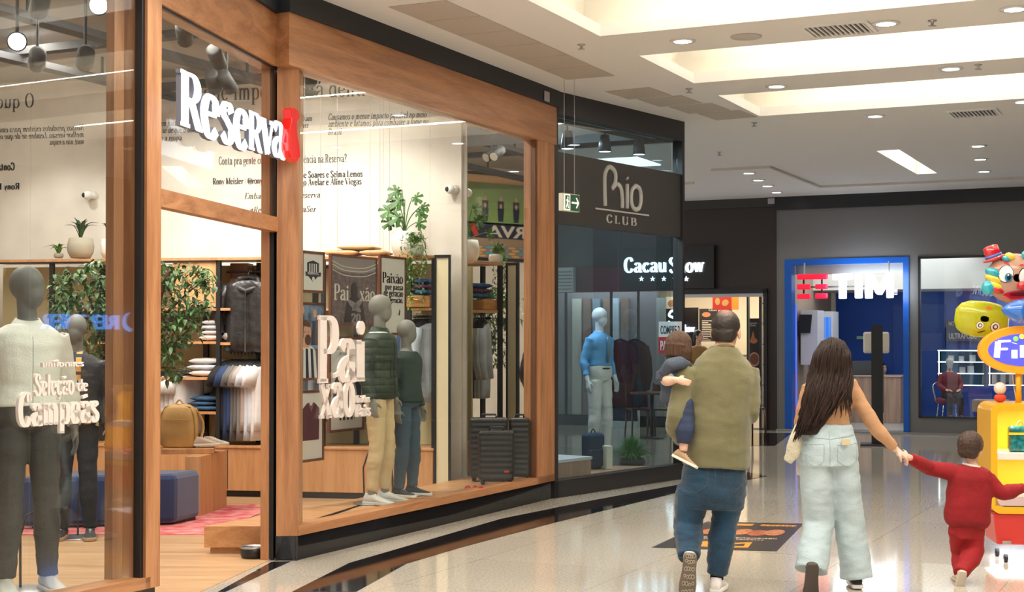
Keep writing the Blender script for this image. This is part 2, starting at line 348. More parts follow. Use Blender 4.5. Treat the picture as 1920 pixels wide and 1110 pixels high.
# floor: polished granite slabs
fm = bpy.data.materials.new('polished_granite'); fm.use_nodes = True; nt = fm.node_tree; b = nt.nodes['Principled BSDF']; L = nt.links.new
tc = nt.nodes.new('ShaderNodeTexCoord'); mp = nt.nodes.new('ShaderNodeMapping'); mp.inputs['Rotation'].default_value = (0, 0, -RB); L(tc.outputs['Object'], mp.inputs[0])
n1 = nt.nodes.new('ShaderNodeTexNoise'); n1.inputs['Scale'].default_value = 55; n1.inputs['Detail'].default_value = 6; n1.inputs['Roughness'].default_value = .75; L(mp.outputs[0], n1.inputs['Vector'])
r1 = nt.nodes.new('ShaderNodeValToRGB'); r1.color_ramp.elements[0].position = .3; r1.color_ramp.elements[0].color = (.30, .265, .22, 1); r1.color_ramp.elements[1].position = .62; r1.color_ramp.elements[1].color = (.62, .565, .48, 1); L(n1.outputs[0], r1.inputs[0])
bk = nt.nodes.new('ShaderNodeTexBrick'); bk.offset = 0; bk.inputs['Scale'].default_value = 1; bk.inputs['Brick Width'].default_value = 1.2; bk.inputs['Row Height'].default_value = 1.2; bk.inputs['Mortar Size'].default_value = .003
bk.inputs['Color1'].default_value = (1, 1, 1, 1); bk.inputs['Color2'].default_value = (.93, .93, .93, 1); bk.inputs['Mortar'].default_value = (.6, .58, .55, 1); L(mp.outputs[0], bk.inputs['Vector'])
mx = nt.nodes.new('ShaderNodeMix'); mx.data_type = 'RGBA'; mx.blend_type = 'MULTIPLY'; mx.inputs[0].default_value = 1; L(r1.outputs[0], mx.inputs[6]); L(bk.outputs[0], mx.inputs[7]); L(mx.outputs[2], b.inputs['Base Color'])
b.inputs['Roughness'].default_value = .07; b.inputs['Specular IOR Level'].default_value = .75
st(G().boxf(-6, 30, -16, 6, -.12, 0), 'floor', fm)
def floorpatch(name, pts, m, z=.003, **k):
    g = G(); n = len(pts); g.add([V((p[0], p[1], -.02)) for p in pts]+[V((p[0], p[1], z)) for p in pts], [tuple(range(n))[::-1], tuple(range(n, 2*n))]+[(i, (i+1) % n, n+(i+1) % n, n+i) for i in range(n)])
    return g.build(name, m, **k)
px = lambda L_, z=0: [tuple(atz(x, y, z)[:2]) for x, y in L_]
floorpatch('trim_1', px([(548, 1110), (655, 1056), (940, 973), (1108, 939), (1262, 911), (1262, 926), (1041, 980), (860, 1028), (763, 1057), (668, 1110)]), granite_black, kind='structure')
floorpatch('trim_2', px([(1262, 911), (1399, 885), (1438, 893), (1396, 901), (1262, 926)]), granite_black, kind='structure')
floorpatch('trim_3', px([(409, 1110), (509, 1054), (545, 1053), (423, 1110)]), granite_black, kind='structure')
floorpatch('trim_4', px([(1392, 812), (1485, 812), (1453, 836), (1392, 836)]), granite_black, kind='structure')
# the menswear shop's timber floor
shopfl = [W(-1, -5.6), W(6.75, -5.6)]+[V((-2.1, 8.55, 0)), V((-1.75, 10.72, 0))]+[W(9.1, -6.05), W(13.6, -6.05), V((-.45, 15.3, 0)), V((-7.2, 16.6, 0)), V((-7.2, 2, 0))]
floorpatch('floor_timber', [(p[0], p[1]) for p in shopfl], wfl, .005, kind='structure')
# ceiling with cove trays
def cellsplit(s0, s1, d0, d1, holes):
    S = sorted({s0, s1, *[h[0] for h in holes], *[h[1] for h in holes]}); Dd = sorted({d0, d1, *[h[2] for h in holes], *[h[3] for h in holes]})
    for i in range(len(S)-1):
        for j in range(len(Dd)-1):
            a, b_, c, e = S[i], S[i+1], Dd[j], Dd[j+1]
            if not any(h[0] <= a and b_ <= h[1] and h[2] <= c and e <= h[3] for h in holes): yield a, b_, c, e
holes = [(a, b_, TD0, TD1) for a, b_ in TRAYS+[(4.6, 6.1), (7.2, 8.7)]]+[(19.8, 22.85, -3.98, -3.68)]
g = G()
for a, b_, c, e in cellsplit(-3, 25.5, -5.35, 5.2, holes): g.boxf(a, b_, c, e, CEIL, CEIL+.10)
g.boxf(8.9, 16.2, -6.0, -5.35, CEIL, CEIL+.1); g.boxf(-3, 8.9, -5.6, -5.35, CEIL, CEIL+.1); g.boxf(16.2, 25.5, -14, -5.35, CEIL, CEIL+.1)
st(g, 'ceiling', ceilm)
g = G()
for a, b_, c, e in holes:
    h = .42; z0 = CEIL+.10; ov = .25 if a < 19 else 0
    g.boxf(a-ov, b_+ov, c-ov, e+ov, CEIL+h, CEIL+h+.03)
    g.boxf(a-ov-.03, a-ov, c-ov, e+ov, z0, CEIL+h); g.boxf(b_+ov, b_+ov+.03, c-ov, e+ov, z0, CEIL+h)
    g.boxf(a-ov, b_+ov, c-ov-.03, c-ov, z0, CEIL+h); g.boxf(a-ov, b_+ov, e+ov, e+ov+.03, z0, CEIL+h)
st(g, 'ceiling_cove', covem)
# opposite side of the mall and back of the corridor
st(G().boxf(-6, 30, 5.2, 5.4, 0, 4.6), 'wall_right', mat('opposite_shopfront', (.10, .10, .11), .5))
def signtext(name, txt, h, o, xd, m, label, wd=None, dep=.05, rt=0):
    g_ = G(); sans(g_, txt, h, o, xd, Z, V((xd.y, -xd.x, 0)), dep, wd, .02); ob = g_.build(name, m); tg(ob, label, 'sign'); return ob
bluem = mat('blue_neon', (.1, .3, .9), .5, emit=(.12, .38, 1), es=5)
def mirrorpt(x, y, pl, d_=5.12):
    p_ = pl.pt(x, y); r_ = ray(x, y); n_ = pl.n; q_ = r_-n_*(2*r_.dot(n_)); t_ = (d_-p_.dot(D))/q_.dot(D); return p_+q_*t_
m0, m1, m2, m3 = mirrorpt(226, 617, PA), mirrorpt(80, 617, PA), mirrorpt(226, 590, PA), mirrorpt(250, 604, PA); xd = -U
signtext('shop_sign', 'RENNER', m2.z-m0.z, m0, xd, bluem, 'blue glowing shop name on the opposite shopfront, reflected in the left glass', abs((m1-m0).dot(U)))
g = G(); g.prism([(.17*math.cos(a), .15*math.sin(a)) for a in [2*math.pi*i/24 for i in range(24)]], m3, xd, Z, V((xd.y, -xd.x, 0)), .05); tg(g.build('round_emblem', bluem), 'round blue glowing emblem before the shop name on the opposite shopfront', 'emblem')
signtext('shop_sign', 'RENNER', .26, V((11.2, 23.20, 1.9)), D, bluem, 'blue glowing shop name beyond the phone shop, reflected in the long window', 1.5)
# ---- menswear shopfront ----
g = G()
g.wall(PB, -.02, BL, -.12, .0, 0, .18)
g.wall(PA, -4, 3.78, -.12, 0, 0, .18)
g.add(*(lambda P, n: ([V((p[0], p[1], z)) for z in (0, .18) for p in P], [tuple(range(n))[::-1], tuple(range(n, 2*n))]+[(i, (i+1) % n, n+(i+1) % n, n+i) for i in range(n)]))([(-1.555, 10.66), (-1.555, 10.96), (-1.75, 10.98), (-1.715, 10.66)], 4))
st(g, 'trim_5', granite_black)
st(G().wall(PB, -.01, BL, -.14, .02, .18, .245), 'trim_6', wh)
st(G().wall(PA, -4, 3.72, -.14, .02, .18, .245), 'trim_7', wh)
st(G().wall(PB, -.16, BL, -.14, .03, 3.58, 3.96), 'trim_8', wh)
st(G().wall(PD, -.05, DL+.02, -.14, .02, 3.58, 3.96), 'trim_9', wh)
st(G().wall(PA, -4, 3.8, -.14, .02, 3.58, 3.96), 'trim_10', wh)
g = G().wall(PB, -.18, BL+.02, -.14, .05, 3.96, CEIL); g.wall(PD, -.05, DL+.03, -.14, .05, 3.96, CEIL); g.wall(PA, -4, 3.8, -.14, .05, 3.96, CEIL)
st(g, 'trim_11', mat('black_fascia', (.014, .014, .016), .55))
aR = PB.loc(1006, 600)[0]
st(G().wall(PB, aR, BL, -.14, .02, .18, 3.58), 'wall_pillar', wv)
g = G(); P4 = [(-1.557, 10.66), (-1.557, 10.92), (-1.74, 10.95), (-1.708, 10.64)]
g.add([V((p[0], p[1], z)) for z in (.18, 3.58) for p in P4], [(3, 2, 1, 0), (4, 5, 6, 7)]+[(i, (i+1) % 4, 4+(i+1) % 4, 4+i) for i in range(4)])
st(g, 'wall_pillar', wv)
st(G().box(-1.765, -1.735, 10.68, 10.9, 0, 3.58), 'door_frame', blackm)
st(G().box(-1.825, -1.765, 10.66, 10.88, 0, 3.58), 'door_frame', wv)
st(G().wall(PA, 3.68, 3.80, -.16, .02, .18, 3.96), 'wall_pillar', wv)
st(G().wall(PA, 3.655, 3.68, -.05, .0, .2, 3.6), 'trim_12', black)
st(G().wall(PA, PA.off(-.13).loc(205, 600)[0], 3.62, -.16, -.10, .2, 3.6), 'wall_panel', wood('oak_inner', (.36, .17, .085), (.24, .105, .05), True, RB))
st(G().wall(PD, .0, DL, -.06, .02, 2.385, 2.49), 'trim_13', wh)
st(G().wall(PD, .0, DL, -.02, -.01, 2.49, 3.58), 'window_1', G1)
st(G().wall(PD, .0, DL, -.015, .0, 3.565, 3.58), 'trim_14', black)
jx = PB.loc(813, 600)[0]
st(G().wall(PB, .0, jx-.002, -.04, -.03, .245, 3.58), 'window_2', G1)
st(G().wall(PB, jx+.002, aR, -.04, -.03, .245, 3.58), 'window_3', G1)
st(G().wall(PB, aR-.03, aR, -.05, .0, .245, 3.58), 'trim_15', wood('oak_dark', (.16, .07, .035), (.10, .045, .02), True, RB))
ax = PA.loc(66, 500)[0]
st(G().wall(PA, -3.5, ax-.002, -.04, -.03, .245, 3.58), 'window_4', G1)
st(G().wall(PA, ax+.002, 3.66, -.04, -.03, .245, 3.58), 'window_5', G1)
# shop shell
st(G().wall(PW, -1.5, 5.56, -.08, 0, 0, SHOPZ), 'wall_back', plaster)
st(G().box(-7.3, -7.2, 2, 17, 0, SHOPZ), 'wall_left', plaster)
g = G(); g.boxf(13.66, 13.74, -7.6, -6.02, 0, SHOPZ); st(g, 'wall_partition', mat('partition_paint', (.2, .2, .2), .6))
st(G().boxf(13.63, 13.66, -6.98, -6.06, .22, 3.62), 'wall_mirror', mirror)
st(G().boxf(13.64, 13.66, -7.1, -6.98, .0, SHOPZ), 'trim_16', plaster)
g = G(); vs = [(p[0], p[1], SHOPZ) for p in [W(-1, -5.75), W(8.9, -6.15), W(13.66, -6.15), V((-.2, 15.4, 0)), V((-7.3, 17.2, 0)), V((-7.3, 2, 0))]]
g.add(vs+[(a, b_, SHOPZ+.1) for a, b_, c in vs], [tuple(range(6)), tuple(range(6, 12))]); st(g, 'ceiling_shop', mat('grey_shop_ceiling', (.30, .29, .28), .8))
# display platform behind the window and round to the doorway
C1 = V((-2.30, 10.97, 0)); C2 = V((-1.83, 10.97, 0)); 
pf = [C1, C2, V((-1.56, 11.0, 0)), W(9.1, -6.13), W(13.6, -6.13), W(13.6, -6.80), V((-2.30, 10.97, 0))+U*3.0+D*.05]
def slab(name, pts, z0, z1, m, **k):
    n = len(pts); return G().add([V((p[0], p[1], z)) for z in (z0, z1) for p in pts], [tuple(range(n))[::-1], tuple(range(n, 2*n))]+[(i, (i+1) % n, n+(i+1) % n, n+i) for i in range(n)]).build(name, m, **k)
t = thing('display_platform', 'low oak display platform running behind the long window to the doorway', 'platform', (0, 0, 0))
slab('deck', pf, .05, .212, wht, parent=t, bevel=.004)
slab('plinth', [V((-2.26, 11.01, 0)), V((-1.83, 11.01, 0)), W(9.2, -6.17), W(13.5, -6.17), W(13.5, -6.85), V((-2.26, 11.02, 0))+U*3.0], .004, .05, wht, parent=t)
# ---- Rio storefront ----
darkfr = mat('dark_window_frame', (.022, .02, .022), .45)
charc = mat('charcoal_sign_panel', (.045, .043, .043), .5)
g = G(); g.wall(PR, .0, RL, -.1, .03, 3.90, CEIL); g.wall(PR, -.01, .05, -.1, .03, 0, CEIL); g.wall(PR, RL-.05, RL, -.1, .03, 0, 4.0); g.wall(PR, 0, RL, -.1, .03, .0, .16)
g.wall(PR, 0, RL, -.07, .035, .16, .175); st(g, 'window_frame', darkfr)
st(G().wall(PR, .05, RL-.05, -.06, .0, 2.79, 3.52), 'wall_sign_band', charc)
jr = PR.loc(1166, 600)[0]
st(G().wall(PR, .05, jr-.002, -.05, -.04, .175, 2.79), 'window_6', G2); st(G().wall(PR, jr+.002, RL-.05, -.05, -.04, .175, 2.79), 'window_7', G2)
st(G().wall(PR, .05, RL-.05, -.05, -.04, 3.52, 3.90), 'window_8', G2)
st(G().boxf(16.19, 16.2, -8.2, -5.62, .1, 3.9), 'window_9', glass('side_glass', (.80, .86, .88), 1.3))
g = G(); g.boxf(16.16, 16.24, -8.3, -8.2, 0, CEIL); g.boxf(16.16, 16.24, -8.2, -5.55, 0, .1); g.boxf(16.16, 16.24, -8.2, -5.55, 3.9, CEIL); st(g, 'window_frame', darkfr)
st(G().add([(p[0], p[1], z) for z in (3.95, 4.05) for p in (W(13.76, -6.1), W(16.15, -5.65), W(16.15, -8.2), W(13.76, -8.2))], [(3, 2, 1, 0), (4, 5, 6, 7), (0, 1, 5, 4), (1, 2, 6, 5), (2, 3, 7, 6), (3, 0, 4, 7)]), 'ceiling_menswear', mat('pale_blue_ceiling', (.45, .5, .53), .8))
st(G().boxf(13.76, 16.15, -8.4, -8.25, 0, 3.95), 'wall_menswear', mat('grey_blue_wall', (.16, .19, .22), .7))
slab('floor_menswear', [W(13.76, -6.02), W(16.15, -5.62), W(16.15, -8.2), W(13.76, -8.2)], -.02, .12, mat('grey_wood_floor', (.22, .16, .13), .4, nz=(3, .3, 4)), kind='structure')
# ---- far wall: chocolate shop, phone shop ----
dx = lambda x, y=600: TP.loc(x, y)[0]-14
a0, a1 = dx(1120), dx(1437)
g = G(); g.boxf(25.5, 25.7, -15, dx(1457), 2.50, 4.0); g.boxf(25.5, 25.7, a1, dx(1457), 0, 2.5); st(g, 'wall_far', brown_wall)
g = G(); g.boxf(25.46, 25.7, -15, dx(1457), 3.97, CEIL); st(g, 'trim_17', mat('soot_band', (.035, .032, .032), .5))
st(G().boxf(25.42, 25.7, dx(1457), 3, 3.90, CEIL), 'trim_18', black)
st(G().boxf(25.44, 25.5, -15, dx(1285), 2.5, 2.95), 'trim_19', mat('burgundy_band', (.15, .018, .03), .5))
o0, o1 = dx(1472), dx(1705); i0, i1 = dx(1485), dx(1694); w0 = dx(1722); zo = 3.02; zi = 2.92
g = G(); g.boxf(25.5, 25.7, dx(1457), o0, 0, 3.9); g.boxf(25.5, 25.7, o0, 3, zo, 3.9); g.boxf(25.5, 25.7, o1, w0, 0, zo); g.boxf(25.5, 25.7, w0, 3, 0, .28); g.boxf(25.5, 25.7, w0+2.7, 3, .28, zo)
g.boxf(25.49, 25.5, dx(1457), dx(1459), 0, 3.9)
st(g, 'wall_far_grey', grey_wall)
g = G(); g.boxf(25.47, 25.72, o0, i0, 0, zo); g.boxf(25.47, 25.72, i1, o1, 0, zo); g.boxf(25.47, 25.72, i0, i1, zi, zo); st(g, 'door_frame', blue_frame)
g = G(); g.boxf(25.47, 25.53, w0, w0+.04, .28, zo); g.boxf(25.47, 25.53, w0, w0+2.7, zo-.04, zo); g.boxf(25.47, 25.53, w0, w0+2.7, .28, .31); st(g, 'window_frame', black)
st(G().boxf(25.50, 25.51, w0+.04, w0+2.7, .31, zo-.04), 'window_10', glass('phone_shop_glass', (.93, .96, .97)))
st(G().boxf(25.3, 25.55, dx(1460), 3, 0, .03), 'trim_20', mat('grey_threshold', (.25, .24, .22), .4))
st(G().boxf(25.55, 25.8, i0, i1, .0, .035), 'trim_21', mat('steel_shutter_channel', (.4, .4, .4), .3, .8))
# phone shop interior
g = G(); g.boxf(29.6, 29.75, o0-.6, 3, 0, 3.4); st(g, 'wall_phone_back', blue_wall)
st(G().boxf(25.7, 29.6, o0-.35, o0-.25, 0, 3.4), 'wall_phone_left', white)
st(G().boxf(25.7, 29.6, 2.9, 3.0, 0, 3.4), 'wall_phone_right', blue_wall)
g = G().boxf(25.7, 29.6, o0-.3, 3, 3.36, 3.45); g.boxf(27.9, 29.6, o0-.3, 3, 2.55, 3.36); st(g, 'ceiling_phone', mat('phone_shop_soffit', (.72, .69, .62), .7))
st(G().boxf(25.7, 29.6, o0-.3, 3, .0, .02), 'floor_phone', mat('pale_tile', (.55, .55, .53), .15))
g = G()
st(G().boxf(25.75, 25.8, i0, i1, zi-.16, zi), 'trim_22', steel)
d0 = dx(1590); st(G().boxf(29.55, 29.6, d0, d0+1.0, 0, 2.3), 'door_1', mat('deep_blue_door', (.0, .05, .30), .4))
# chocolate shop interior
for i_, (xa_, xb_, c_) in enumerate(((1045, 1062, (.50, .46, .36)), (1066, 1080, (.20, .11, .07)), (1084, 1098, (.22, .27, .32)), (1104, 1118, (.26, .15, .10)), (1122, 1134, (.42, .48, .52)), (1138, 1152, (.20, .11, .07)), (1206, 1222, (.38, .36, .34)))):
    st(G().boxf(26.22, 26.28, dx(xa_), dx(xb_), .02, 2.4), 'wall_panel', mat('display_panel_%d' % i_, c_, .5))
area('display_fill_light', W(25.95, (dx(1050)+dx(1205))/2, 2.95), 2.2, 45, (.9, .95, 1), rot=(0, 0, RT), size2=.25)  # added fill light, brightens the display panels and plinth
st(G().boxf(26.3, 26.4, -15, dx(1205), 0, 3.1), 'wall_cocoa_display', mat('display_wall', (.16, .13, .13), .5))
st(G().boxf(29.4, 29.5, -15, dx(1450)+.2, 0, 3.2), 'wall_cocoa_back', mat('cream_wall', (.72, .62, .47), .7))
st(G().boxf(25.7, 29.4, dx(1440)+.15, dx(1440)+.22, 0, 3.2), 'wall_cocoa_side', mat('taupe_wall', (.34, .26, .19), .7))
st(G().boxf(25.7, 29.4, -15, dx(1450)+.2, 3.1, 3.2), 'ceiling_cocoa', mat('cream_ceiling', (.75, .69, .58), .7))
st(G().boxf(25.7, 29.4, -15, dx(1450)+.2, 0, .02), 'floor_cocoa', mat('pale_tile_warm', (.45, .42, .38), .2))
g = G(); g.boxf(25.42, 25.5, dx(1270), dx(1440), 2.43, 2.52); g.boxf(25.42, 25.6, dx(1433), dx(1440), 0, 2.5); g.boxf(25.5, 25.6, dx(1400), dx(1403), 0, 2.43); g.boxf(25.5, 25.6, dx(1423), dx(1427), 0, 2.43); st(g, 'door_frame', black)
st(G().boxf(25.44, 25.47, dx(1283), dx(1433), 2.37, 2.43), 'trim_23', steel)
g = G()
for a, b_ in ((dx(1196), dx(1199)), (dx(1145), dx(1148)), (dx(1060), dx(1063))): g.boxf(25.46, 25.52, a, b_, 0, 2.5)
g.boxf(25.46, 25.52, -15, dx(1250), 0, .2); st(g, 'window_frame', black)
st(G().boxf(25.49, 25.5, -15, dx(1250), .2, 2.5), 'window_11', glass('cocoa_glass', (.9, .9, .9)))
# ================= people and mannequins =================
def lerp(a, b, t): return a+(b-a)*t
def hand(g, w_, d, side, pn, k=1.0, curl=.5, spread=.12, thumb=1):
    # w_ wrist, d towards fingers, side towards the thumb, pn palm normal (fingers curl to it)
    w_ = V(w_); d = V(d).normalized(); pn = V(pn); pn = (pn-d*pn.dot(d)).normalized(); side = d.cross(pn)*(1 if d.cross(pn).dot(V(side)) > 0 else -1)
    pr = []
    for t, hw, ht in ((-.02, .026, .021), (.02, .033, .020), (.055, .041, .0165), (.088, .041, .014), (.098, .036, .010)):
        c = w_+d*t*k; pr.append([c+side*(hw*k*math.cos(a))+pn*(ht*k*math.sin(a)) for a in [2*math.pi*i/14 for i in range(14)]])
    g.ring(pr)
    for i, (off, ln) in enumerate(((.030, .070), (.011, .078), (-.009, .073), (-.028, .058))):
        b = w_+d*(.088*k)+side*off*k; dd = (d+side*(off*spread*8)).normalized(); P = [b-d*.02*k, b]; ang = 0
        for j, fr in enumerate((.45, .31, .24)):
            ang += curl*(.55, .8, .6)[j]*(1+.12*i); v_ = dd*math.cos(ang)+pn*math.sin(ang); P.append(P[-1]+v_*ln*fr*k)
        g.tube(P, [.0088*k, .0092*k, .0084*k, .0078*k, .006*k], 8)
    if thumb:
        b = w_+d*.022*k+side*.026*k; t1 = (side*.8+d*.6+pn*.35).normalized(); t2 = (side*.3+d+pn*(.3+curl*.5)).normalized()
        g.tube([b-side*.01*k, b+t1*.032*k, b+t1*.032*k+t2*.028*k, b+t1*.032*k+t2*.028*k+(t2+pn*curl*.5).normalized()*.022*k], [.013*k, .0115*k, .0095*k, .0065*k], 8)
TORSO = [(0, .13, .10), (.10, .165, .12), (.22, .172, .122), (.42, .150, .108), (.62, .162, .118), (.80, .178, .115), (.90, .165, .10), (.97, .10, .075), (1.03, .058, .058)]
def torso(g, J, k=1, infl=0, t0=0, t1=1.03, table=TORSO, depth=1, n=22, shift=None):
    pel, nek = V(J['pel']), V(J['nek']); hl = (V(J['hipR'])-V(J['hipL'])).normalized(); sl = (V(J['shR'])-V(J['shL'])).normalized()
    rings = []; steps = 16
    for i in range(steps+1):
        t = lerp(t0, t1, i/steps)
        for j in range(len(table)-1):
            if table[j][0] <= t <= table[j+1][0] or j == len(table)-2: a, b = table[j], table[j+1]; 
            else: continue
            if t <= table[j+1][0]: break
        q = (t-a[0])/(b[0]-a[0]); q = max(0, min(1, q)); rx = lerp(a[1], b[1], q)*k+infl; ry = lerp(a[2], b[2], q)*k*depth+infl
        lat = (hl*(1-t)+sl*t).normalized(); c = lerp(pel, nek, t)
        if shift: c = c+V(shift(t))
        up = (nek-pel).normalized(); lat = (lat-up*lat.dot(up)).normalized(); fw = up.cross(lat)
        rings.append([c+lat*(rx*(abs(math.cos(a_))**.85)*(1 if math.cos(a_) > 0 else -1))+fw*(ry*(abs(math.sin(a_))**.85)*(1 if math.sin(a_) > 0 else -1)) for a_ in [2*math.pi*m/n for m in range(n)]])
    g.ring(rings)
def limb(g, a, b, c, ra, rb, rc, bend=.08, n=14):
    a, b, c = V(a), V(b), V(c); P = [a, lerp(a, b, .33), lerp(a, b, .7), lerp(a, b, 1-bend), lerp(b, c, bend*1.2), lerp(b, c, .33), lerp(b, c, .7), c]
    R = [ra, lerp(ra, rb, .25), lerp(ra, rb, .7), rb*1.02, rb*1.03, rb*1.05 if rc < rb else rb, lerp(rb, rc, .65), rc]
    g.tube(P, R, n)
def head_geo(g, c, R, k=1, face=True, egg=False):
    c = V(c); P = lambda x, y, z: c+R @ V((x*k, y*k, z*k))     # local: x right, y forward (face), z up
    if egg:
        g.ell(P(0, -.012, .02), (.078*k, .100*k, .098*k), R, 20, 14); g.ell(P(0, .02, -.035), (.06*k, .072*k, .088*k), R, 18, 12); return
    g.ell(P(0, -.012, .028), (.075*k, .095*k, .088*k), R, 20, 14); g.ell(P(0, .022, -.03), (.058*k, .068*k, .080*k), R, 18, 12); g.ell(P(0, .062, -.082), (.026*k, .022*k, .022*k), R)
    g.ell(P(0, .092, -.022), (.012*k, .020*k, .014*k), R); g.tube([P(0, .078, .012), P(0, .098, -.016)], [.007*k, .011*k], 8)
    g.ell(P(0, .083, -.052), (.022*k, .012*k, .010*k), R)
    for sx in (-1, 1):
        g.ell(P(sx*.078, -.004, -.012), (.008*k, .018*k, .030*k), R); g.ell(P(sx*.028, .070, .018), (.020*k, .014*k, .008*k), R); g.ell(P(sx*.036, .055, -.022), (.020*k, .02*k, .018*k), R)
def face_bits(par, c, R, k=1, lip=(.5, .2, .17), brow=(.05, .03, .02)):
    c = V(c); P = lambda x, y, z: c+R @ V((x*k, y*k, z*k))
    for sx in (-1, 1):
        e = G().ell(P(sx*.029, .074, .004), (.0125*k, .009*k, .0085*k), R).build('eye', mat('eye_white', (.85, .85, .83), .2), par, True)
        G().ell(P(sx*.030, .0815, .004), (.0055*k, .003*k, .0055*k), R).build('iris', mat('dark_iris', (.03, .018, .01), .15), e, True)
        G().tube([P(sx*.012, .082, .020), P(sx*.03, .082, .026), P(sx*.046, .070, .021)], .0035*k, 6).build('eyebrow', mat('brow_%s' % (brow[0],), brow, .8), par, True)
    G().tube([P(-.022, .088, -.051), P(-.008, .0955, -.049), P(.008, .0955, -.049), P(.022, .088, -.051)], .0045*k, 6).build('lips', mat('lips_%s' % (lip[0],), lip, .4), par, True)
def shoe(par, ank, d, up, k=1, m=None, ms=None, name='shoe', L_=.285, sock=None, tread=None, high=.0):
    # heel-to-toe direction d, shoe's own up
    ank = V(ank); d = V(d).normalized(); up = V(up); up = (up-d*up.dot(d)).normalized(); sd = d.cross(up)
    prof = [(-.075, .026, .036, .05), (-.06, .034, .052, .085), (-.03, .037, .06, .10), (.02, .037, .058, .098), (.07, .042, .048, .075), (.12, .048, .036, .055), (.17, .046, .028, .042), (.20, .034, .02, .032), (.212, .018, .012, .022)]
    q = L_/.285*k; base = ank-up*.085*q
    def rings(z0, zf, ex, lo=0):
        out = []
        for x, hw, hh, top in prof:
            out.append([base+d*(x*q*1.0)+sd*((hw+ex)*q*math.cos(a))+up*((lo+z0+(zf(top)*.5)*(1+math.sin(a)))*q) for a in [2*math.pi*i/16 for i in range(16)]])
        return out
    g = G(); g.ring(rings(.012, lambda t: t-.012, 0)); 
    g.tube([ank-up*.03*q-d*.03*q, ank+up*(.01+high)*q-d*.022*q], [.036*q, .036*q], 14)
    o = fuse(g, name, m, par, .006, 3)
    sl = []
    for x, hw, hh, top in prof: sl.append([base+d*(x*q*1.03)+sd*((hw+.004)*q*s1)+up*(z*q) for s1, z in ((-1, .0), (1, .0), (1.03, .013), (1.0, .026), (-1.0, .026), (-1.03, .013))])
    so = G().ring(sl).build('sole', ms, o, True, .003*k)
    lc = G()
    for i in range(4):
        x = .045+i*.022; tp = base+up*((.088-i*.011)*q)+d*(x*q); lc.tube([tp-sd*.02*q-up*.012*q, tp+up*.002*q, tp+sd*.02*q-up*.012*q], .0035*q, 6)
    lc.build('laces', mat('white_laces', (.75, .73, .7), .8), o, True)
    if tread:
        tr = G(); random.seed(3)
        for x, hw, hh, top in prof[1:-1]:
            for j in (-.6, -.2, .2, .6):
                c = base+d*((x+random.uniform(-.006, .006))*q)+sd*(hw*j*q)-up*.001; R3 = Matrix((sd, d, up)).transposed(); rr = random.uniform(.007, .011)*q
                pts = [c+sd*(rr*math.cos(a)*.8)+d*(rr*math.sin(a)*1.3) for a in [2*math.pi*i/10 for i in range(11)]]; tr.tube(pts, .0025*q, 5)
        tr.build('tread', tread, o, True)
    return o
def rotm(yaw=0, pitch=0, roll=0):    # yaw: 0 looks to +y (away), positive turns left; pitch down positive
    return (Matrix.Rotation(yaw, 3, 'Z') @ Matrix.Rotation(-pitch, 3, 'X') @ Matrix.Rotation(roll, 3, 'Y'))
def bodymesh(par, J, m, k=1, R=None, hc=None, egg=False, hands=(), arm=(.05, .042, .027), leg=(.082, .056, .036), vox=.0065, name='body', table=TORSO, tk=1, hk=1, neck=.054, feet=False, tors=True):
    g = G()
    if tors: torso(g, J, tk, -.008, .04, table=table)
    hc = V(hc); nk = V(J['nek']); g.tube([nk-Z*.05*k, nk+Z*.02*k, hc+R @ V((0, -.015*hk, -.06*hk))], [neck*1.15*k, neck*k, neck*.95*k], 14)
    head_geo(g, hc, R, hk, egg=egg)
    for sd in 'LR':
        if 'el'+sd in J: limb(g, J['sh'+sd], J['el'+sd], J['wr'+sd], *[q*k for q in arm])
        if 'kn'+sd in J: limb(g, J['hip'+sd], J['kn'+sd], J['an'+sd], *[q*k for q in leg])
    for h in hands: hand(g, *h[:4], **h[4])
    return fuse(g, name, m, par, vox, 4)
def backline(par, surf, pts, name, m, r=.002, dirv=(0, 1, 0), lift=.001, close=False):
    # a seam laid on the garment: points are projected on to it from the side the seam is on
    from mathutils.bvhtree import BVHTree
    me = surf.data; bv = BVHTree.FromPolygons([v.co for v in me.vertices], [p.vertices for p in me.polygons]); dv = V(dirv).normalized(); out = []
    P = [V(p) for p in pts]; dense = []
    for i in range(len(P)-1):
        n = max(2, int((P[i+1]-P[i]).length/.012)); dense += [lerp(P[i], P[i+1], j/n) for j in range(n)]
    dense.append(P[-1])
    for p in dense:
        h = bv.ray_cast(p-dv*1.0, dv)
        if h[0]: out.append(h[0]-dv*lift)
    if len(out) > 1: return G().tube(out, r, 5).build(name, m, par, True)
skin1 = mat('skin_light_tan', (.62, .36, .25), .5, nz=(20, .06)); skin2 = mat('skin_fair', (.70, .44, .34), .5); skin3 = mat('skin_child', (.68, .40, .29), .5)
hair_dk = mat('dark_brown_hair', (.022, .012, .009), .42, nz=(30, .5), stretch=(6, 6, .6), bump=(40, .5)); hair_br = mat('brown_hair', (.085, .038, .018), .38, nz=(30, .5), stretch=(8, 8, .5), bump=(40, .6))
denim = mat('blue_denim', (.006, .042, .088), .85, nz=(5, .45), stretch=(1, 1, .5), bump=(160, .35), sheen=.2)
denim_lt = mat('pale_blue_denim', (.46, .56, .60), .85, nz=(5, .12), stretch=(1, 1, .5), bump=(160, .3))
navy = mat('navy_cloth', (.018, .03, .07), .85, bump=(120, .3), nz=(8, .3))
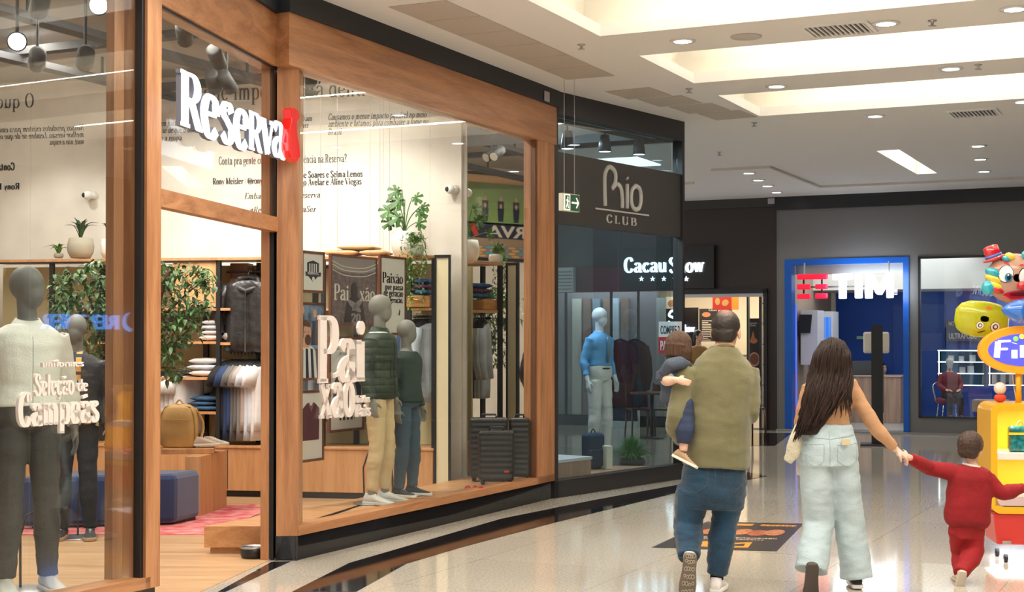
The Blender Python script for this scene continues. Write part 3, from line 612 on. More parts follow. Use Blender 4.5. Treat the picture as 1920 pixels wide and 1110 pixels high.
# ---- man in olive sweater ----
MY = 9.2
man = thing('person', 'man seen from behind in olive green sweater and blue jeans, carrying a toddler', 'person', at(1335, 1115, MY)*1)
man.location.z = 0; MO = V(man.location)
def J_(O, Y): return lambda x, y, dy=0: (at(x, y, Y+dy)-O)
j = J_(MO, MY)
J = dict(pel=j(1337, 925, .03), nek=j(1358, 652, .0), shL=j(1288, 692), shR=j(1402, 690, .04), hipL=j(1302, 915), hipR=j(1362, 915, .05),
         elL=j(1265, 792, -.12), wrL=j(1274, 826, .12), elR=j(1408, 780, .0), wrR=j(1392, 765, .25),
         knL=j(1290, 985, .06), anL=j(1292, 1052, -.12), knR=j(1358, 980, .08), anR=j(1344, 1078, .10))
HR = rotm(-.35, .12, .05); HC = j(1361, 622, .03); HKM = 1.13
bd = bodymesh(man, J, skin1, 1, HR, HC, hk=HKM, neck=.060, hands=[(J['wrL'], (.6, .5, .05), (0, 0, 1), (0, -.5, .9), dict(curl=.5)), (J['wrR'], (-.5, .8, .1), (0, 0, 1), (0, -.8, .3), dict(curl=.5))], tk=1.02)
face_bits(man, HC, HR, HKM)
sw = G(); BELLY = [(0, .20, .16), (.18, .202, .165), (.24, .203, .160), (.42, .198, .152), (.62, .200, .14), (.80, .200, .13), (.90, .175, .11), (.97, .105, .082), (1.02, .062, .062)]
torso(sw, J, 1.0, .008, .185, 1.01, BELLY)
limb(sw, J['shL'], J['elL'], J['wrL'], .078, .062, .040); limb(sw, J['shR'], J['elR'], J['wrR'], .078, .060, .040)
olive = mat('olive_knit', (.150, .135, .062), .9, nz=(4, .1), bump=(220, .35), sheen=.3)
swo = fuse(sw, 'sweater', olive, man, .010, 7, [(5, 5, 9, .009), (16, 16, 26, .0035)])
G().tube([V(J['nek'])+V((.062*math.cos(a), .062*math.sin(a)+.005, -.006-.022*math.sin(a))) for a in [2*math.pi*i/20 for i in range(21)]], .009, 8).build('collar', mat('olive_rib', (.19, .17, .07), .9), swo, True)
jn = G(); torso(jn, J, 1.0, .010, -.10, .27, [(-.1, .19, .12), (.0, .200, .136), (.12, .196, .136), (.27, .172, .12)])
limb(jn, J['hipL']+V((-.005, 0, 0)), J['knL'], J['anL']+V((0, 0, .02)), .112, .090, .070); limb(jn, J['hipR']+V((.02, 0, 0)), J['knR'], J['anR']+V((0, 0, .0)), .112, .086, .068)
je = fuse(jn, 'jeans', denim, man, .010, 5, [(5, 5, 13, .008), (15, 15, 40, .0065)])
stm = mat('tan_stitching', (.10, .085, .05), .8)
for (xa, xb, sg) in ((1277, 1322, 0), (1352, 1392, 1)):
    backline(je, je, [j(xa, 872), j(xa+1, 905), j((xa+xb)/2, 921), j(xb, 905), j(xb, 872)], 'pocket_stitching', stm, .0015)
    backline(je, je, [j(xa+2, 886), j((xa+xb)/2, 883), j(xb-2, 880)], 'pocket_stitching', stm, .0014)
backline(je, je, [j(1337, 868), j(1334, 925)], 'seam', stm, .0015)
sole_d = mat('grey_brown_sole', (.16, .13, .105), .8); tread_m = mat('cream_tread', (.42, .35, .26), .8); wshoe = mat('off_white_leather', (.66, .62, .60), .5)
shoe(man, j(1291, 1050, -.14), (-.06, .28, -1), (.03, 1, .26), 1, wshoe, sole_d, tread=tread_m)
o = shoe(man, V((J['anR'].x-.0, J['anR'].y, .092)), (.28, 1, 0), Z, 1, wshoe, mat('white_sole', (.72, .70, .66), .6))
G().tube([J['anR']+V((0, 0, .02)), V((J['anR'].x, J['anR'].y, .085))], .042, 14).build('sock', mat('black_sock', (.01, .01, .012), .9), man, True)
# hair: a fringe round a thinning crown
hm_ = bpy.data.materials.new('thinning_dark_hair'); hm_.use_nodes = True; nt = hm_.node_tree; b = nt.nodes['Principled BSDF']; L = nt.links.new
tc = nt.nodes.new('ShaderNodeTexCoord'); vm = nt.nodes.new('ShaderNodeVectorMath'); vm.operation = 'DISTANCE'; L(tc.outputs['Object'], vm.inputs[0]); vm.inputs[1].default_value = HC+HR @ V((.005, -.075, .115))
nn = nt.nodes.new('ShaderNodeTexNoise'); nn.inputs['Scale'].default_value = 90; L(tc.outputs['Object'], nn.inputs['Vector']); ma = nt.nodes.new('ShaderNodeMath'); ma.operation = 'MULTIPLY_ADD'; ma.inputs[1].default_value = .05; L(nn.outputs[0], ma.inputs[0]); L(vm.outputs['Value'], ma.inputs[2])
rr = nt.nodes.new('ShaderNodeValToRGB'); rr.color_ramp.elements[0].position = .045; rr.color_ramp.elements[0].color = (.22, .12, .085, 1); rr.color_ramp.elements[1].position = .085; rr.color_ramp.elements[1].color = (.02, .013, .010, 1); L(ma.outputs[0], rr.inputs[0]); L(rr.outputs[0], b.inputs['Base Color']); b.inputs['Roughness'].default_value = .55
g = G(); P = lambda x, y, z: HC+HR @ V((x*HKM, y*HKM, z*HKM))
g.ell(P(0, -.018, .033), (.080*HKM, .098*HKM, .088*HKM), HR, 20, 14); g.ell(P(0, -.045, -.015), (.073*HKM, .066*HKM, .062*HKM), HR, 18, 12)
hr = fuse(g, 'hair', hm_, man, .006, 3, [(60, 60, 60, .0025)])
# cut the face and the ears clear of the hair
def cutfront(o, c, R, fwd, low=None, ear=None):
    bm = bmesh.new(); bm.from_mesh(o.data); Ri = R.transposed(); kill = []
    for v in bm.verts:
        q = Ri @ (v.co-V(c))
        if q.y > fwd(q.z) or (low is not None and q.z < low(q.y)): kill.append(v)
    bmesh.ops.delete(bm, geom=kill, context='VERTS'); bm.to_mesh(o.data); bm.free()
cutfront(hr, HC, HR, lambda z: .012+max(0, z)*.75 if z > -.005 else -.022, lambda y: -.075)
# ---- toddler on his arm ----
TY = 9.2
tod = thing('person', 'toddler with brown bob in navy vest and jeans, carried on the arm of the man', 'person', at(1275, 868, 9.2)); TO = V(tod.location); t_ = J_(TO, TY)
TJ = dict(pel=t_(1268, 756, .05), nek=t_(1268, 686, .03), shL=t_(1253, 703, .0), shR=t_(1285, 700, .07), hipL=t_(1280, 752, -.05), hipR=t_(1284, 755, .10), elL=t_(1250, 715, -.10), wrL=t_(1268, 712, -.15),
          knL=t_(1286, 798, -.13), anL=t_(1281, 846, -.14))
TR = rotm(-.9, .05, 0); THC = t_(1275, 652, .02)
tt = [(q[0], q[1]*.55, q[2]*.62) for q in TORSO]
bodymesh(tod, TJ, skin3, .6, TR, THC, hands=[(TJ['wrL'], (1, -.05, -.25), (0, -.3, 1), (.1, 1, -.2), dict(k=.62, curl=.28))], arm=(.062, .05, .034), leg=(.085, .062, .042), table=tt, hk=.84, neck=.05, vox=.006)
face_bits(tod, THC, TR, .84)
g = G(); torso(g, TJ, 1, .012, .0, .98, tt); fuse(g, 'shirt', mat('pale_blue_shirt', (.42, .52, .58), .8), tod, .009, 4)
g = G(); torso(g, TJ, 1, .024, .05, .96, tt); g.tube([t_(1243, 700, -.06), t_(1256, 683, -.09), t_(1276, 680, -.08), t_(1290, 684, -.02)], [.035, .042, .042, .03], 12); g.tube([t_(1244, 697, -.03), t_(1242, 716, -.04)], [.05, .045], 12)
fuse(g, 'padded_vest', mat('slate_vest', (.055, .07, .10), .8, bump=(60, .3)), tod, .009, 5, [(10, 10, 14, .006)])
g = G(); g.tube([TJ['shL'], lerp(V(TJ['shL']), V(TJ['elL']), .75)], [.05, .046], 14); fuse(g, 'sleeve', mat('pale_sleeve', (.50, .56, .58), .8), tod, .007, 3)
g = G(); limb(g, TJ['hipL'], TJ['knL'], TJ['anL']+V((0, 0, .045)), .068, .056, .044); torso(g, TJ, 1, .014, -.1, .25, tt); limb(g, TJ['hipR'], t_(1310, 785, .22), t_(1315, 825, .22), .06, .05, .04)
fuse(g, 'trousers', navy, tod, .008, 4, [(8, 8, 30, .005)])
shoe(tod, t_(1279, 848, -.14), (.85, -.35, -.42), (.35, .1, 1), .60, mat('tan_canvas', (.36, .22, .12), .8), mat('cream_sole', (.72, .66, .56), .6))
g = G(); P = lambda x, y, z: THC+TR @ V((x*.84, y*.84, z*.84))
g.ell(P(0, -.015, .032), (.074, .092, .082), TR, 20, 14); g.tube([P(0, -.035, .02), P(0, -.04, -.07)], [.078, .072], 18)
for i in range(46):
    a = -2.6+i*5.2/45*1.0; ca, sa = math.sin(a), -math.cos(a); g.tube([P(.078*ca, .085*sa-.01, .03), P(.09*ca, .095*sa-.01, -.03), P(.086*ca, .088*sa-.012, -.085-random.random()*.012)], [.010, .011, .006], 6)
hh = fuse(g, 'bob_hair', hair_br, tod, .0055, 2, [(70, 70, 8, .002)]); cutfront(hh, THC, TR, lambda z: .062)
# ---- woman ----
WY = 9.35
wom = thing('person', 'woman with very long dark hair, tan top and pale jeans, holding a hand', 'person', (0, 0, 0)); q = at(1560, 1105, WY); wom.location = (q.x, q.y, 0); WO = V(wom.location); q_ = J_(WO, WY)
WJ = dict(pel=q_(1551, 868, .02), nek=q_(1556, 700, .0), shL=q_(1519, 724), shR=q_(1590, 718), hipL=q_(1530, 862), hipR=q_(1577, 862, .03), elL=q_(1502, 790, .02), wrL=q_(1500, 838, .12), elR=q_(1640, 800, -.02), wrR=q_(1679, 842, .02),
          knL=q_(1535, 980, .05), anL=q_(1520, 1068, -.08), knR=q_(1592, 975, .10), anR=q_(1606, 1080, .12))
WR = rotm(-.55, .05, .06); WHC = q_(1562, 668, .02)
FT = [(0, .135, .105), (.10, .165, .12), (.24, .170, .118), (.42, .135, .098), (.5, .125, .092), (.66, .138, .10), (.82, .150, .098), (.90, .14, .088), (.97, .075, .06), (1.03, .048, .048)]
bodymesh(wom, WJ, skin2, .86, WR, WHC, hands=[(WJ['wrR'], (.75, .05, -.55), (.3, -1, .3), (-.3, .3, -.9), dict(k=.9, curl=.75)), (WJ['wrL'], (0, .3, -1), (0, 1, 0), (1, 0, 0), dict(k=.88, curl=.4))], table=FT, arm=(.048, .040, .026), hk=.95, neck=.048)
face_bits(wom, WHC, WR, .95)
tan = mat('tan_ribbed_top', (.50, .27, .14), .85, bump=(200, .25), nz=(4, .08))
g = G(); torso(g, WJ, 1, .006, .42, 1.0, FT); limb(g, WJ['shR'], WJ['elR'], lerp(V(WJ['elR']), V(WJ['wrR']), .93), .054, .045, .034); limb(g, WJ['shL'], WJ['elL'], WJ['wrL'], .054, .044, .032)
fuse(g, 'top', tan, wom, .008, 6, [(6, 6, 22, .006), (20, 20, 40, .002)])
jn = G(); torso(jn, WJ, 1, .012, -.02, .44, [(0, .175, .125), (.1, .182, .13), (.22, .178, .13), (.44, .138, .105)])
for s_, dx_ in (('L', -.01), ('R', .015)):
    h_, k_, a_ = V(WJ['hip'+s_]), V(WJ['kn'+s_]), V(WJ['an'+s_]); jn.tube([h_, lerp(h_, k_, .3), lerp(h_, k_, .7), k_, lerp(k_, a_, .4), lerp(k_, a_, .8), a_+V((0, 0, -.01))], [.104, .108, .102, .098, .098, .102, .106], 20)
wj = fuse(jn, 'wide_jeans', denim_lt, wom, .010, 5, [(6, 6, 9, .008), (16, 16, 30, .005)])
sl_ = mat('pale_stitching', (.34, .42, .46), .8)
for xa, xb in ((1505, 1537), (1562, 1603)):
    backline(wj, wj, [q_(xa, 832), q_(xa+1, 862), q_((xa+xb)/2, 874), q_(xb, 862), q_(xb, 830), q_(xa, 832)], 'pocket_stitching', sl_, .0018)
backline(wj, wj, [q_(1547, 806), q_(1549, 880)], 'seam', sl_, .0018); backline(wj, wj, [q_(1512, 818), q_(1550, 821), q_(1598, 814)], 'waistband_seam', sl_, .002)
o = G().box(-.026, .026, -.004, .004, -.03, .012).build('phone', mat('tan_phone_case', (.55, .45, .30), .5), wom, bevel=.003); o.location = q_(1586, 826, -.135); tg(o, 'tan phone in back pocket', 'phone'); del o['category']
shoe(wom, q_(1519, 1068, -.12), (-.02, .3, -1), (0, 1, .3), .92, mat('dark_grey_shoe', (.05, .045, .042), .8), mat('dark_sole', (.07, .055, .045), .8))
shoe(wom, V((WJ['anR'].x, WJ['anR'].y, .088)), (.1, 1, 0), Z, .92, mat('black_shoe', (.015, .015, .015), .6), mat('white_sole', (.72, .70, .66), .6))
# cream jacket tied at her side
g = G()
g.tube([q_(1503, 792, .0), q_(1492, 828, -.03), q_(1486, 850, -.03), q_(1476, 866, -.02)], [.03, .048, .046, .03], 14, .6); g.tube([q_(1508, 800, .05), q_(1503, 845, .05), q_(1500, 892, .05)], [.03, .036, .026], 12, .5)
fuse(g, 'cream_cardigan', mat('cream_fleece', (.66, .60, .45), .95, bump=(80, .5)), wom, .008, 4, [(14, 14, 20, .006)])
# glasses arm
G().tube([WHC+WR @ V((.075, .0, .008)), WHC+WR @ V((.072, .09, .006)), WHC+WR @ V((.045, .105, .0)), WHC+WR @ V((.02, .10, -.005))], .002, 6).build('glasses', black, wom, True)
# hair: base volume and many wavy locks
hair_w = mat('very_dark_brown_hair', (.022, .010, .007), .5, spec=.25, nz=(14, .6), stretch=(6, 6, .5)); g = G(); P = lambda x, y, z: WHC+WR @ V((x, y, z))
g.ell(P(0, -.018, .030), (.086, .108, .095), WR, 20, 14)
Ls = [(650, 1529, 1592), (680, 1522, 1595), (710, 1516, 1593), (740, 1509, 1585), (765, 1503, 1572), (790, 1497, 1556), (815, 1490, 1535)]
rings = []
for y, xa, xb in Ls:
    c = q_((xa+xb)/2, y, -.085 if y > 690 else -.03); hw = (xb-xa)/2*WY/FPX*.86; dp = .095 if y < 670 else .055 if y < 700 else .045
    rings.append([c+V((hw*math.cos(a), dp*math.sin(a), 0)) for a in [2*math.pi*i/20 for i in range(20)]])
g.ring(rings)
fuse(g, 'hair', hair_w, wom, .008, 5, [(30, 30, 4, .006)])
g = G(); random.seed(11)
def edge(y, f):
    for i in range(len(Ls)-1):
        if y <= Ls[i+1][0] or i == len(Ls)-2:
            q = (y-Ls[i][0])/(Ls[i+1][0]-Ls[i][0]); a = lerp(Ls[i][1], Ls[i+1][1], q); b2 = lerp(Ls[i][2], Ls[i+1][2], q); return lerp(a, b2, f)
for i in range(330):
    f = random.random(); front = random.random() < .75; ph = random.random()*6.28; am = random.uniform(.5, 2.4); end = random.uniform(770, 838)-f*50
    if f > .9: end = random.uniform(720, 770)
    pts = []; y = 640+abs(f-.5)*20; x_ = lerp(1538, 1582, f); n_ = 13
    for s in range(n_+1):
        t = s/n_; yy = lerp(633+abs(f-.5)*14, end, t); xx = lerp(lerp(1550, 1574, f), edge(max(650, yy), f), min(1, max(0, (yy-633)/28))**.6) + math.sin(t*11+ph)*am*t*2.2
        dyy = (-.105-.02*math.sin(math.pi*f)*(1-t)) if yy < 690 else lerp(-.105, -.145, min(1, (yy-690)/50))
        if yy < 660: dyy = -.002-.118*math.sqrt(max(.05, 1-((660-yy)/31)**2))*math.sqrt(max(.1, 1-(2*f-1)**2*.85))
        pts.append(q_(xx, yy, (dyy if front else dyy+.09)+.008*math.sin(ph*3+t*7)))
    r0 = random.uniform(.004, .0085); g.tube(pts, [r0*(.6+.9*math.sin(math.pi*min(.98, t/n_*.9+.05))) for t in range(n_)]+[.001], 5)
for i in range(26):
    f = random.random(); pts = [q_(lerp(1578, 1596, f), 690, -.1), q_(lerp(1575, 1600, f), 715, -.12), q_(lerp(1566, 1598, f)+random.uniform(-3, 3), 738, -.14), q_(lerp(1560, 1597, f)+random.uniform(-5, 5), random.uniform(750, 785), -.14)]
    g.tube(catmull(pts, 4), [.005]*8+[.004]*4+[.0015], 5)
g.build('hair_locks', hair_w, wom, True, fix=False)
# ---- boy in red ----
BY = 9.7
boy = thing('person', 'small boy in red sweater and red trousers running with one arm held out', 'person', (0, 0, 0)); q = at(1812, 1092, BY); boy.location = (q.x, q.y, 0); BO = V(boy.location); b_ = J_(BO, BY)
BJ = dict(pel=b_(1812, 985, .02), nek=b_(1822, 872, 0), shL=b_(1788, 886), shR=b_(1850, 900), hipL=b_(1797, 990), hipR=b_(1826, 990, .02), elL=b_(1742, 878, .0), wrL=b_(1704, 857, -.18), elR=b_(1878, 925, -.02), wrR=b_(1920, 915, .06),
          knL=b_(1800, 1040, .12), anL=b_(1800, 1075, .0), knR=b_(1826, 1035, .02), anR=b_(1802, 1075, -.13))
BR = rotm(-.65, .1, .04); BHC = b_(1820, 842, .01)
bt = [(q[0], q[1]*.62, q[2]*.72) for q in TORSO]
bodymesh(boy, BJ, skin3, .68, BR, BHC, hands=[(BJ['wrL'], (-.8, .0, .3), (0, -.2, 1), (-.1, .9, -.2), dict(k=.62, curl=.7)), (BJ['wrR'], (1, .1, .1), (0, 0, 1), (0, -.8, -.3), dict(k=.62, curl=.4))], arm=(.05, .042, .03), table=bt, hk=.86, neck=.048, vox=.006)
face_bits(boy, BHC, BR, .86)
redk = mat('red_fleece', (.25, .002, .006), .85, bump=(150, .3), nz=(4, .15)); red2 = mat('red_jersey_trousers', (.32, .004, .008), .8, bump=(100, .2), nz=(4, .15))
g = G(); torso(g, BJ, 1, .030, -.02, .99, [(0, .105, .09), (.1, .12, .10), (.4, .118, .095), (.8, .112, .082), (.92, .095, .066), (1, .04, .04)]); limb(g, BJ['shL'], BJ['elL'], lerp(V(BJ['elL']), V(BJ['wrL']), .93), .060, .048, .036); limb(g, BJ['shR'], BJ['elR'], BJ['wrR'], .060, .050, .034)
fuse(g, 'red_sweater', redk, boy, .009, 6, [(8, 8, 12, .007), (26, 26, 26, .003)])
G().tube([V(BJ['nek'])+V((.052*math.cos(a), .05*math.sin(a)+.005, -.004-.012*math.cos(a))) for a in [2*math.pi*i/20 for i in range(21)]], .0085, 8).build('collar', mat('white_collar', (.75, .7, .68), .8), boy, True)
g = G(); torso(g, BJ, 1, .022, -.2, .2, [(-.2, .085, .07), (.2, .09, .08)]); limb(g, BJ['hipL'], BJ['knL'], BJ['anL'], .068, .058, .046); limb(g, BJ['hipR'], BJ['knR'], BJ['anR'], .072, .066, .048)
fuse(g, 'trousers', red2, boy, .008, 5, [(10, 10, 22, .006)])
shoe(boy, b_(1800, 1077, -.12), (-.12, .35, -1), (0, 1, .3), .62, mat('beige_shoe', (.60, .50, .38), .6), mat('beige_sole', (.55, .47, .38), .7))
shoe(boy, V((BJ['anL'].x, BJ['anL'].y+.03, .055)), (.1, 1, 0), Z, .62, mat('beige_shoe', (.60, .50, .38), .6), mat('beige_sole', (.55, .47, .38), .7))
g = G(); P = lambda x, y, z: BHC+BR @ V((x*.86, y*.86, z*.86)); g.ell(P(0, -.014, .036), (.083, .102, .092), BR, 20, 14); g.ell(P(0, -.045, -.02), (.070, .066, .058), BR, 18, 12)
hb = fuse(g, 'hair', mat('short_brown_hair', (.055, .026, .014), .45, nz=(40, .5), stretch=(3, 3, 1), bump=(60, .6)), boy, .0055, 2, [(60, 60, 60, .003)])
cutfront(hb, BHC, BR, lambda z: .014+max(0, z)*.8 if z > -.008 else -.02, lambda y: -.065)
# ---- mannequins ----
mgrey = mat('grey_mannequin', (.15, .15, .14), .6, nz=(12, .1)); mgrey2 = mat('pale_grey_mannequin', (.22, .215, .19), .6, nz=(14, .12)); mwhite = mat('white_mannequin', (.62, .66, .70), .35)
def mannequin(label, x, yt, yb, Y, m, z0, face=-1.57, turn=0.0, lean=0):
    H = at(x, yt, Y).z-z0; k = H/1.80; o = thing('mannequin', label, 'mannequin', (at(x, yt, Y).x, Y, z0), turn)
    P = lambda a, b, c: V((a*k, b*k, c*k))
    # local: front of the body towards -y, x to the viewer's right when it faces the viewer
    J = dict(pel=P(0, 0, .90), nek=P(0, .0, 1.49), shL=P(-.165, 0, 1.42), shR=P(.165, 0, 1.42), hipL=P(-.085, 0, .90), hipR=P(.085, 0, .90), elL=P(-.235, .05, 1.14), wrL=P(-.25, -.04, .90), elR=P(.235, .05, 1.14), wrR=P(.25, -.04, .90),
             knL=P(-.10, -.02, .50), anL=P(-.105, .03, .085), knR=P(.10, -.03, .50), anR=P(.115, .0, .085))
    R = rotm(math.pi, .0, 0) if face is None else rotm(math.pi+face, .0, 0)
    hc = P(0, -.015, 1.685)
    hands = [(J['wrL'], (-.05, -.15, -1), (0, -1, 0), (1, 0, 0), dict(k=k, curl=.35)), (J['wrR'], (.05, -.15, -1), (0, -1, 0), (-1, 0, 0), dict(k=k, curl=.35))]
    bodymesh(o, J, m, k, R, hc, egg=True, hands=hands, tk=k, hk=k*1.02, vox=.008)
    return o, J, k
def trousers(o, J, k, m, ext=.012, low=.0, name='trousers', r=(.098, .072, .056)):
    g = G(); torso(g, J, k, ext, -.02, .34); limb(g, J['hipL'], J['knL'], V(J['anL'])+Z*low, *[a*k for a in r]); limb(g, J['hipR'], J['knR'], V(J['anR'])+Z*low, *[a*k for a in r]); return fuse(g, name, m, o, .010, 5, [(5, 5, 15, .008), (14, 14, 30, .003)])
def shirt(o, J, k, m, ext=.018, t0=.16, sl=.97, name='shirt', r=(.068, .056, .042), wob=.006, t1=.985):
    g = G(); torso(g, J, k, ext, t0, t1)
    for s in 'LR': w2 = lerp(V(J['el'+s]), V(J['wr'+s]), sl); limb(g, J['sh'+s], J['el'+s], w2, *[a*k for a in r])
    return fuse(g, name, m, o, .009, 5, [(6, 6, 14, wob), (18, 18, 26, wob*.4)])
def feet(o, J, k, m, ms):
    for s in 'LR': shoe(o, V((J['an'+s].x, J['an'+s].y, .088*k)), (-.12 if s == 'L' else .12, -1, 0), Z, k, m, ms)
def stand(o, k):
    G().lathe([(.17, 0), (.17, .006), (.165, .008)], (0, .06*k, .0005)).build('base_plate', steel, o, True); G().tube([(0, .14, .0), (0, .15, .3), (.03, .12, .42), (.09*k, .05, .46)], .008, 8).build('support_rod', mat('dark_steel', (.1, .1, .1), .4, .8), o, True)
def collar(o, J, k, m, w_=.012, name='collar', r=.064, h=.035):
    g = G(); rr = []
    n = V(J['nek'])
    for zz, ra in ((-.02, r*1.15), (h*.6, r*.92), (h*.75, r*1.0), (-.012, r*1.42)):
        rr.append([n+V((ra*k*math.cos(a), ra*k*math.sin(a)*.95, (zz-.018*max(0, -math.sin(a)))*k)) for a in [2*math.pi*(i+.001)/24-math.pi/2+(.0) for i in range(24)]])
    g.ring(rr, caps=False); return g.build(name, m, o, True)
# left front: white shirt, grey trousers
o, J, k = mannequin('dark grey mannequin in a white button shirt and grey trousers, at the left window', 52, 500, 1100, 8.35, mgrey, .17, face=.75, turn=.55)
ws = mat('white_linen', (.72, .73, .68), .85, bump=(100, .2)); sh_ = shirt(o, J, k, ws, .022, .22, sl=.95); collar(o, J, k, ws)
backline(sh_, sh_, [(0, -.5, 1.45), (0, -.5, 1.0)], 'button_placket', mat('placket_line', (.45, .46, .44), .8), .002, (0, 1, 0))
trousers(o, J, k, mat('charcoal_trousers', (.075, .072, .068), .9, bump=(80, .2))); feet(o, J, k, mat('white_trainer', (.55, .55, .52), .5), mat('white_sole', (.72, .70, .66), .6)); stand(o, k)
st(G().wall(PA.off(-.9), .9, 2.75, -.3, .55, .006, .168), 'wall_platform', wl)
# second: dark jacket over checked shirt
o, J, k = mannequin('dark grey mannequin in a charcoal jacket over a mustard checked shirt', 143, 590, 1012, 11.8, mgrey, .006, face=-.25, turn=.15)
ck = bpy.data.materials.new('mustard_check'); ck.use_nodes = True; nt = ck.node_tree; b = nt.nodes['Principled BSDF']; L = nt.links.new; tc = nt.nodes.new('ShaderNodeTexCoord'); bk = nt.nodes.new('ShaderNodeTexBrick'); bk.offset = 0
mp = nt.nodes.new('ShaderNodeMapping'); mp.inputs['Rotation'].default_value = (math.pi/2, 0, 0); L(tc.outputs['Object'], mp.inputs[0]); L(mp.outputs[0], bk.inputs['Vector'])
for n_, v_ in (('Scale', 1), ('Brick Width', .07), ('Row Height', .07), ('Mortar Size', .014)): bk.inputs[n_].default_value = v_
bk.inputs['Color1'].default_value = (.62, .33, .06, 1); bk.inputs['Color2'].default_value = (.50, .26, .05, 1); bk.inputs['Mortar'].default_value = (.02, .03, .06, 1); L(bk.outputs[0], b.inputs['Base Color']); b.inputs['Roughness'].default_value = .85
g = G(); torso(g, J, k, .016, .02, .98); fuse(g, 'checked_shirt', ck, o, .01, 4, [(6, 6, 14, .004)]); collar(o, J, k, ck)
jk = shirt(o, J, k, mat('charcoal_jacket', (.03, .03, .034), .85, bump=(70, .3)), .030, .06, name='jacket', r=(.078, .066, .052)); cutm = jk.data
bm = bmesh.new(); bm.from_mesh(cutm); bmesh.ops.delete(bm, geom=[v for v in bm.verts if v.co.y < -.02 and abs(v.co.x-.01) < .035+.05*max(0, (v.co.z-1.15*k))], context='VERTS'); bm.to_mesh(cutm); bm.free()
so_ = jk.modifiers.new('s', 'SOLIDIFY'); so_.thickness = .008
trousers(o, J, k, mat('black_jeans', (.018, .02, .025), .85, bump=(120, .3)), .010); feet(o, J, k, mat('black_trainer', (.02, .02, .022), .6), mat('tan_sole', (.35, .22, .12), .6)); stand(o, k)
# middle of the window: green quilted jacket, khaki trousers, turned to the right
o, J, k = mannequin('grey mannequin in a dark green quilted jacket and khaki trousers on the window platform', 712, 553, 942, 12.45, mgrey2, .214, face=.15, turn=1.25)
g = G(); torso(g, J, k, .014, .75, .99); fuse(g, 'white_shirt', mat('white_linen', (.72, .73, .68), .85), o, .01, 4)
qj = bpy.data.materials.new('green_quilted_nylon'); qj.use_nodes = True; nt = qj.node_tree; b = nt.nodes['Principled BSDF']; L = nt.links.new; b.inputs['Base Color'].default_value = (.028, .045, .026, 1); b.inputs['Roughness'].default_value = .62
tc = nt.nodes.new('ShaderNodeTexCoord'); wv_ = nt.nodes.new('ShaderNodeTexWave'); wv_.bands_direction = 'Z'; wv_.wave_profile = 'SIN'; wv_.inputs['Scale'].default_value = 5.0; wv_.inputs['Distortion'].default_value = .35; L(tc.outputs['Object'], wv_.inputs['Vector'])
pw = nt.nodes.new('ShaderNodeMath'); pw.operation = 'POWER'; pw.inputs[1].default_value = .25; L(wv_.outputs['Fac'], pw.inputs[0]); bp = nt.nodes.new('ShaderNodeBump'); bp.inputs['Strength'].default_value = .6; bp.inputs['Distance'].default_value = .012; L(pw.outputs[0], bp.inputs['Height']); L(bp.outputs[0], b.inputs['Normal'])
jq = shirt(o, J, k, qj, .022, .0, name='quilted_jacket', r=(.068, .058, .048), t1=.97, wob=.003); collar(o, J, k, qj, r=.072, h=.05)
backline(jq, jq, [(0, -.5, 1.38), (0, -.5, .92)], 'zip', black, .004)
backline(jq, jq, [(-.17, -.5, 1.22), (-.06, -.5, 1.22), (-.06, -.5, 1.06), (-.17, -.5, 1.06), (-.17, -.5, 1.22)], 'pocket_seam', black, .003)
trousers(o, J, k, mat('khaki_chino', (.55, .42, .24), .85, bump=(80, .2)), .008, .03, 'chinos', (.094, .068, .048)); feet(o, J, k, mat('white_trainer', (.55, .55, .52), .5), mat('grey_sole', (.5, .5, .48), .6)); stand(o, k)
# behind it: dark sweater and jeans, lower head
o, J, k = mannequin('grey mannequin in a dark sweater, green shirt and blue jeans behind the green jacket', 762, 600, 934, 13.05, mgrey2, .214, face=.6, turn=1.1)
shirt(o, J, k, mat('dark_green_knit', (.03, .05, .045), .9), .022, .1, name='sweater'); trousers(o, J, k, mat('indigo_jeans', (.05, .085, .12), .85, bump=(120, .3)), .010); feet(o, J, k, mat('navy_trainer', (.03, .035, .05), .6), mat('white_sole', (.72, .70, .66), .6)); stand(o, k)
# Rio window mannequin: blue shirt, white trousers
rp = PR.off(-.75).pt(1118, 700)
o, J, k = mannequin('white mannequin in a blue shirt with grey tie and white trousers in the dark shopfront', 1124, 577, 868, rp.y, mwhite, .30, face=.25, turn=.75)
bs = mat('sky_blue_shirt', (.11, .33, .62), .7, bump=(90, .15)); sh_ = shirt(o, J, k, bs, .014, .30, sl=.75, r=(.062, .05, .038)); collar(o, J, k, bs)
G().tube([V((.0, -.135, 1.43))*k, V((.0, -.15, 1.40))*k, V((.005, -.158, 1.25))*k, V((.0, -.145, 1.12))*k], [.016, .014, .022, .02], 8, .25).build('tie', mat('grey_tie', (.2, .24, .28), .6), o, True)
trousers(o, J, k, mat('off_white_chino', (.62, .62, .60), .8, bump=(80, .15)), .008, .0)
G().tube([V((.155*math.cos(a)*k, .115*math.sin(a)*k, 1.045*k)) for a in [2*math.pi*i/24 for i in range(25)]], .016, 8, 1.0).build('belt', black, o, True)
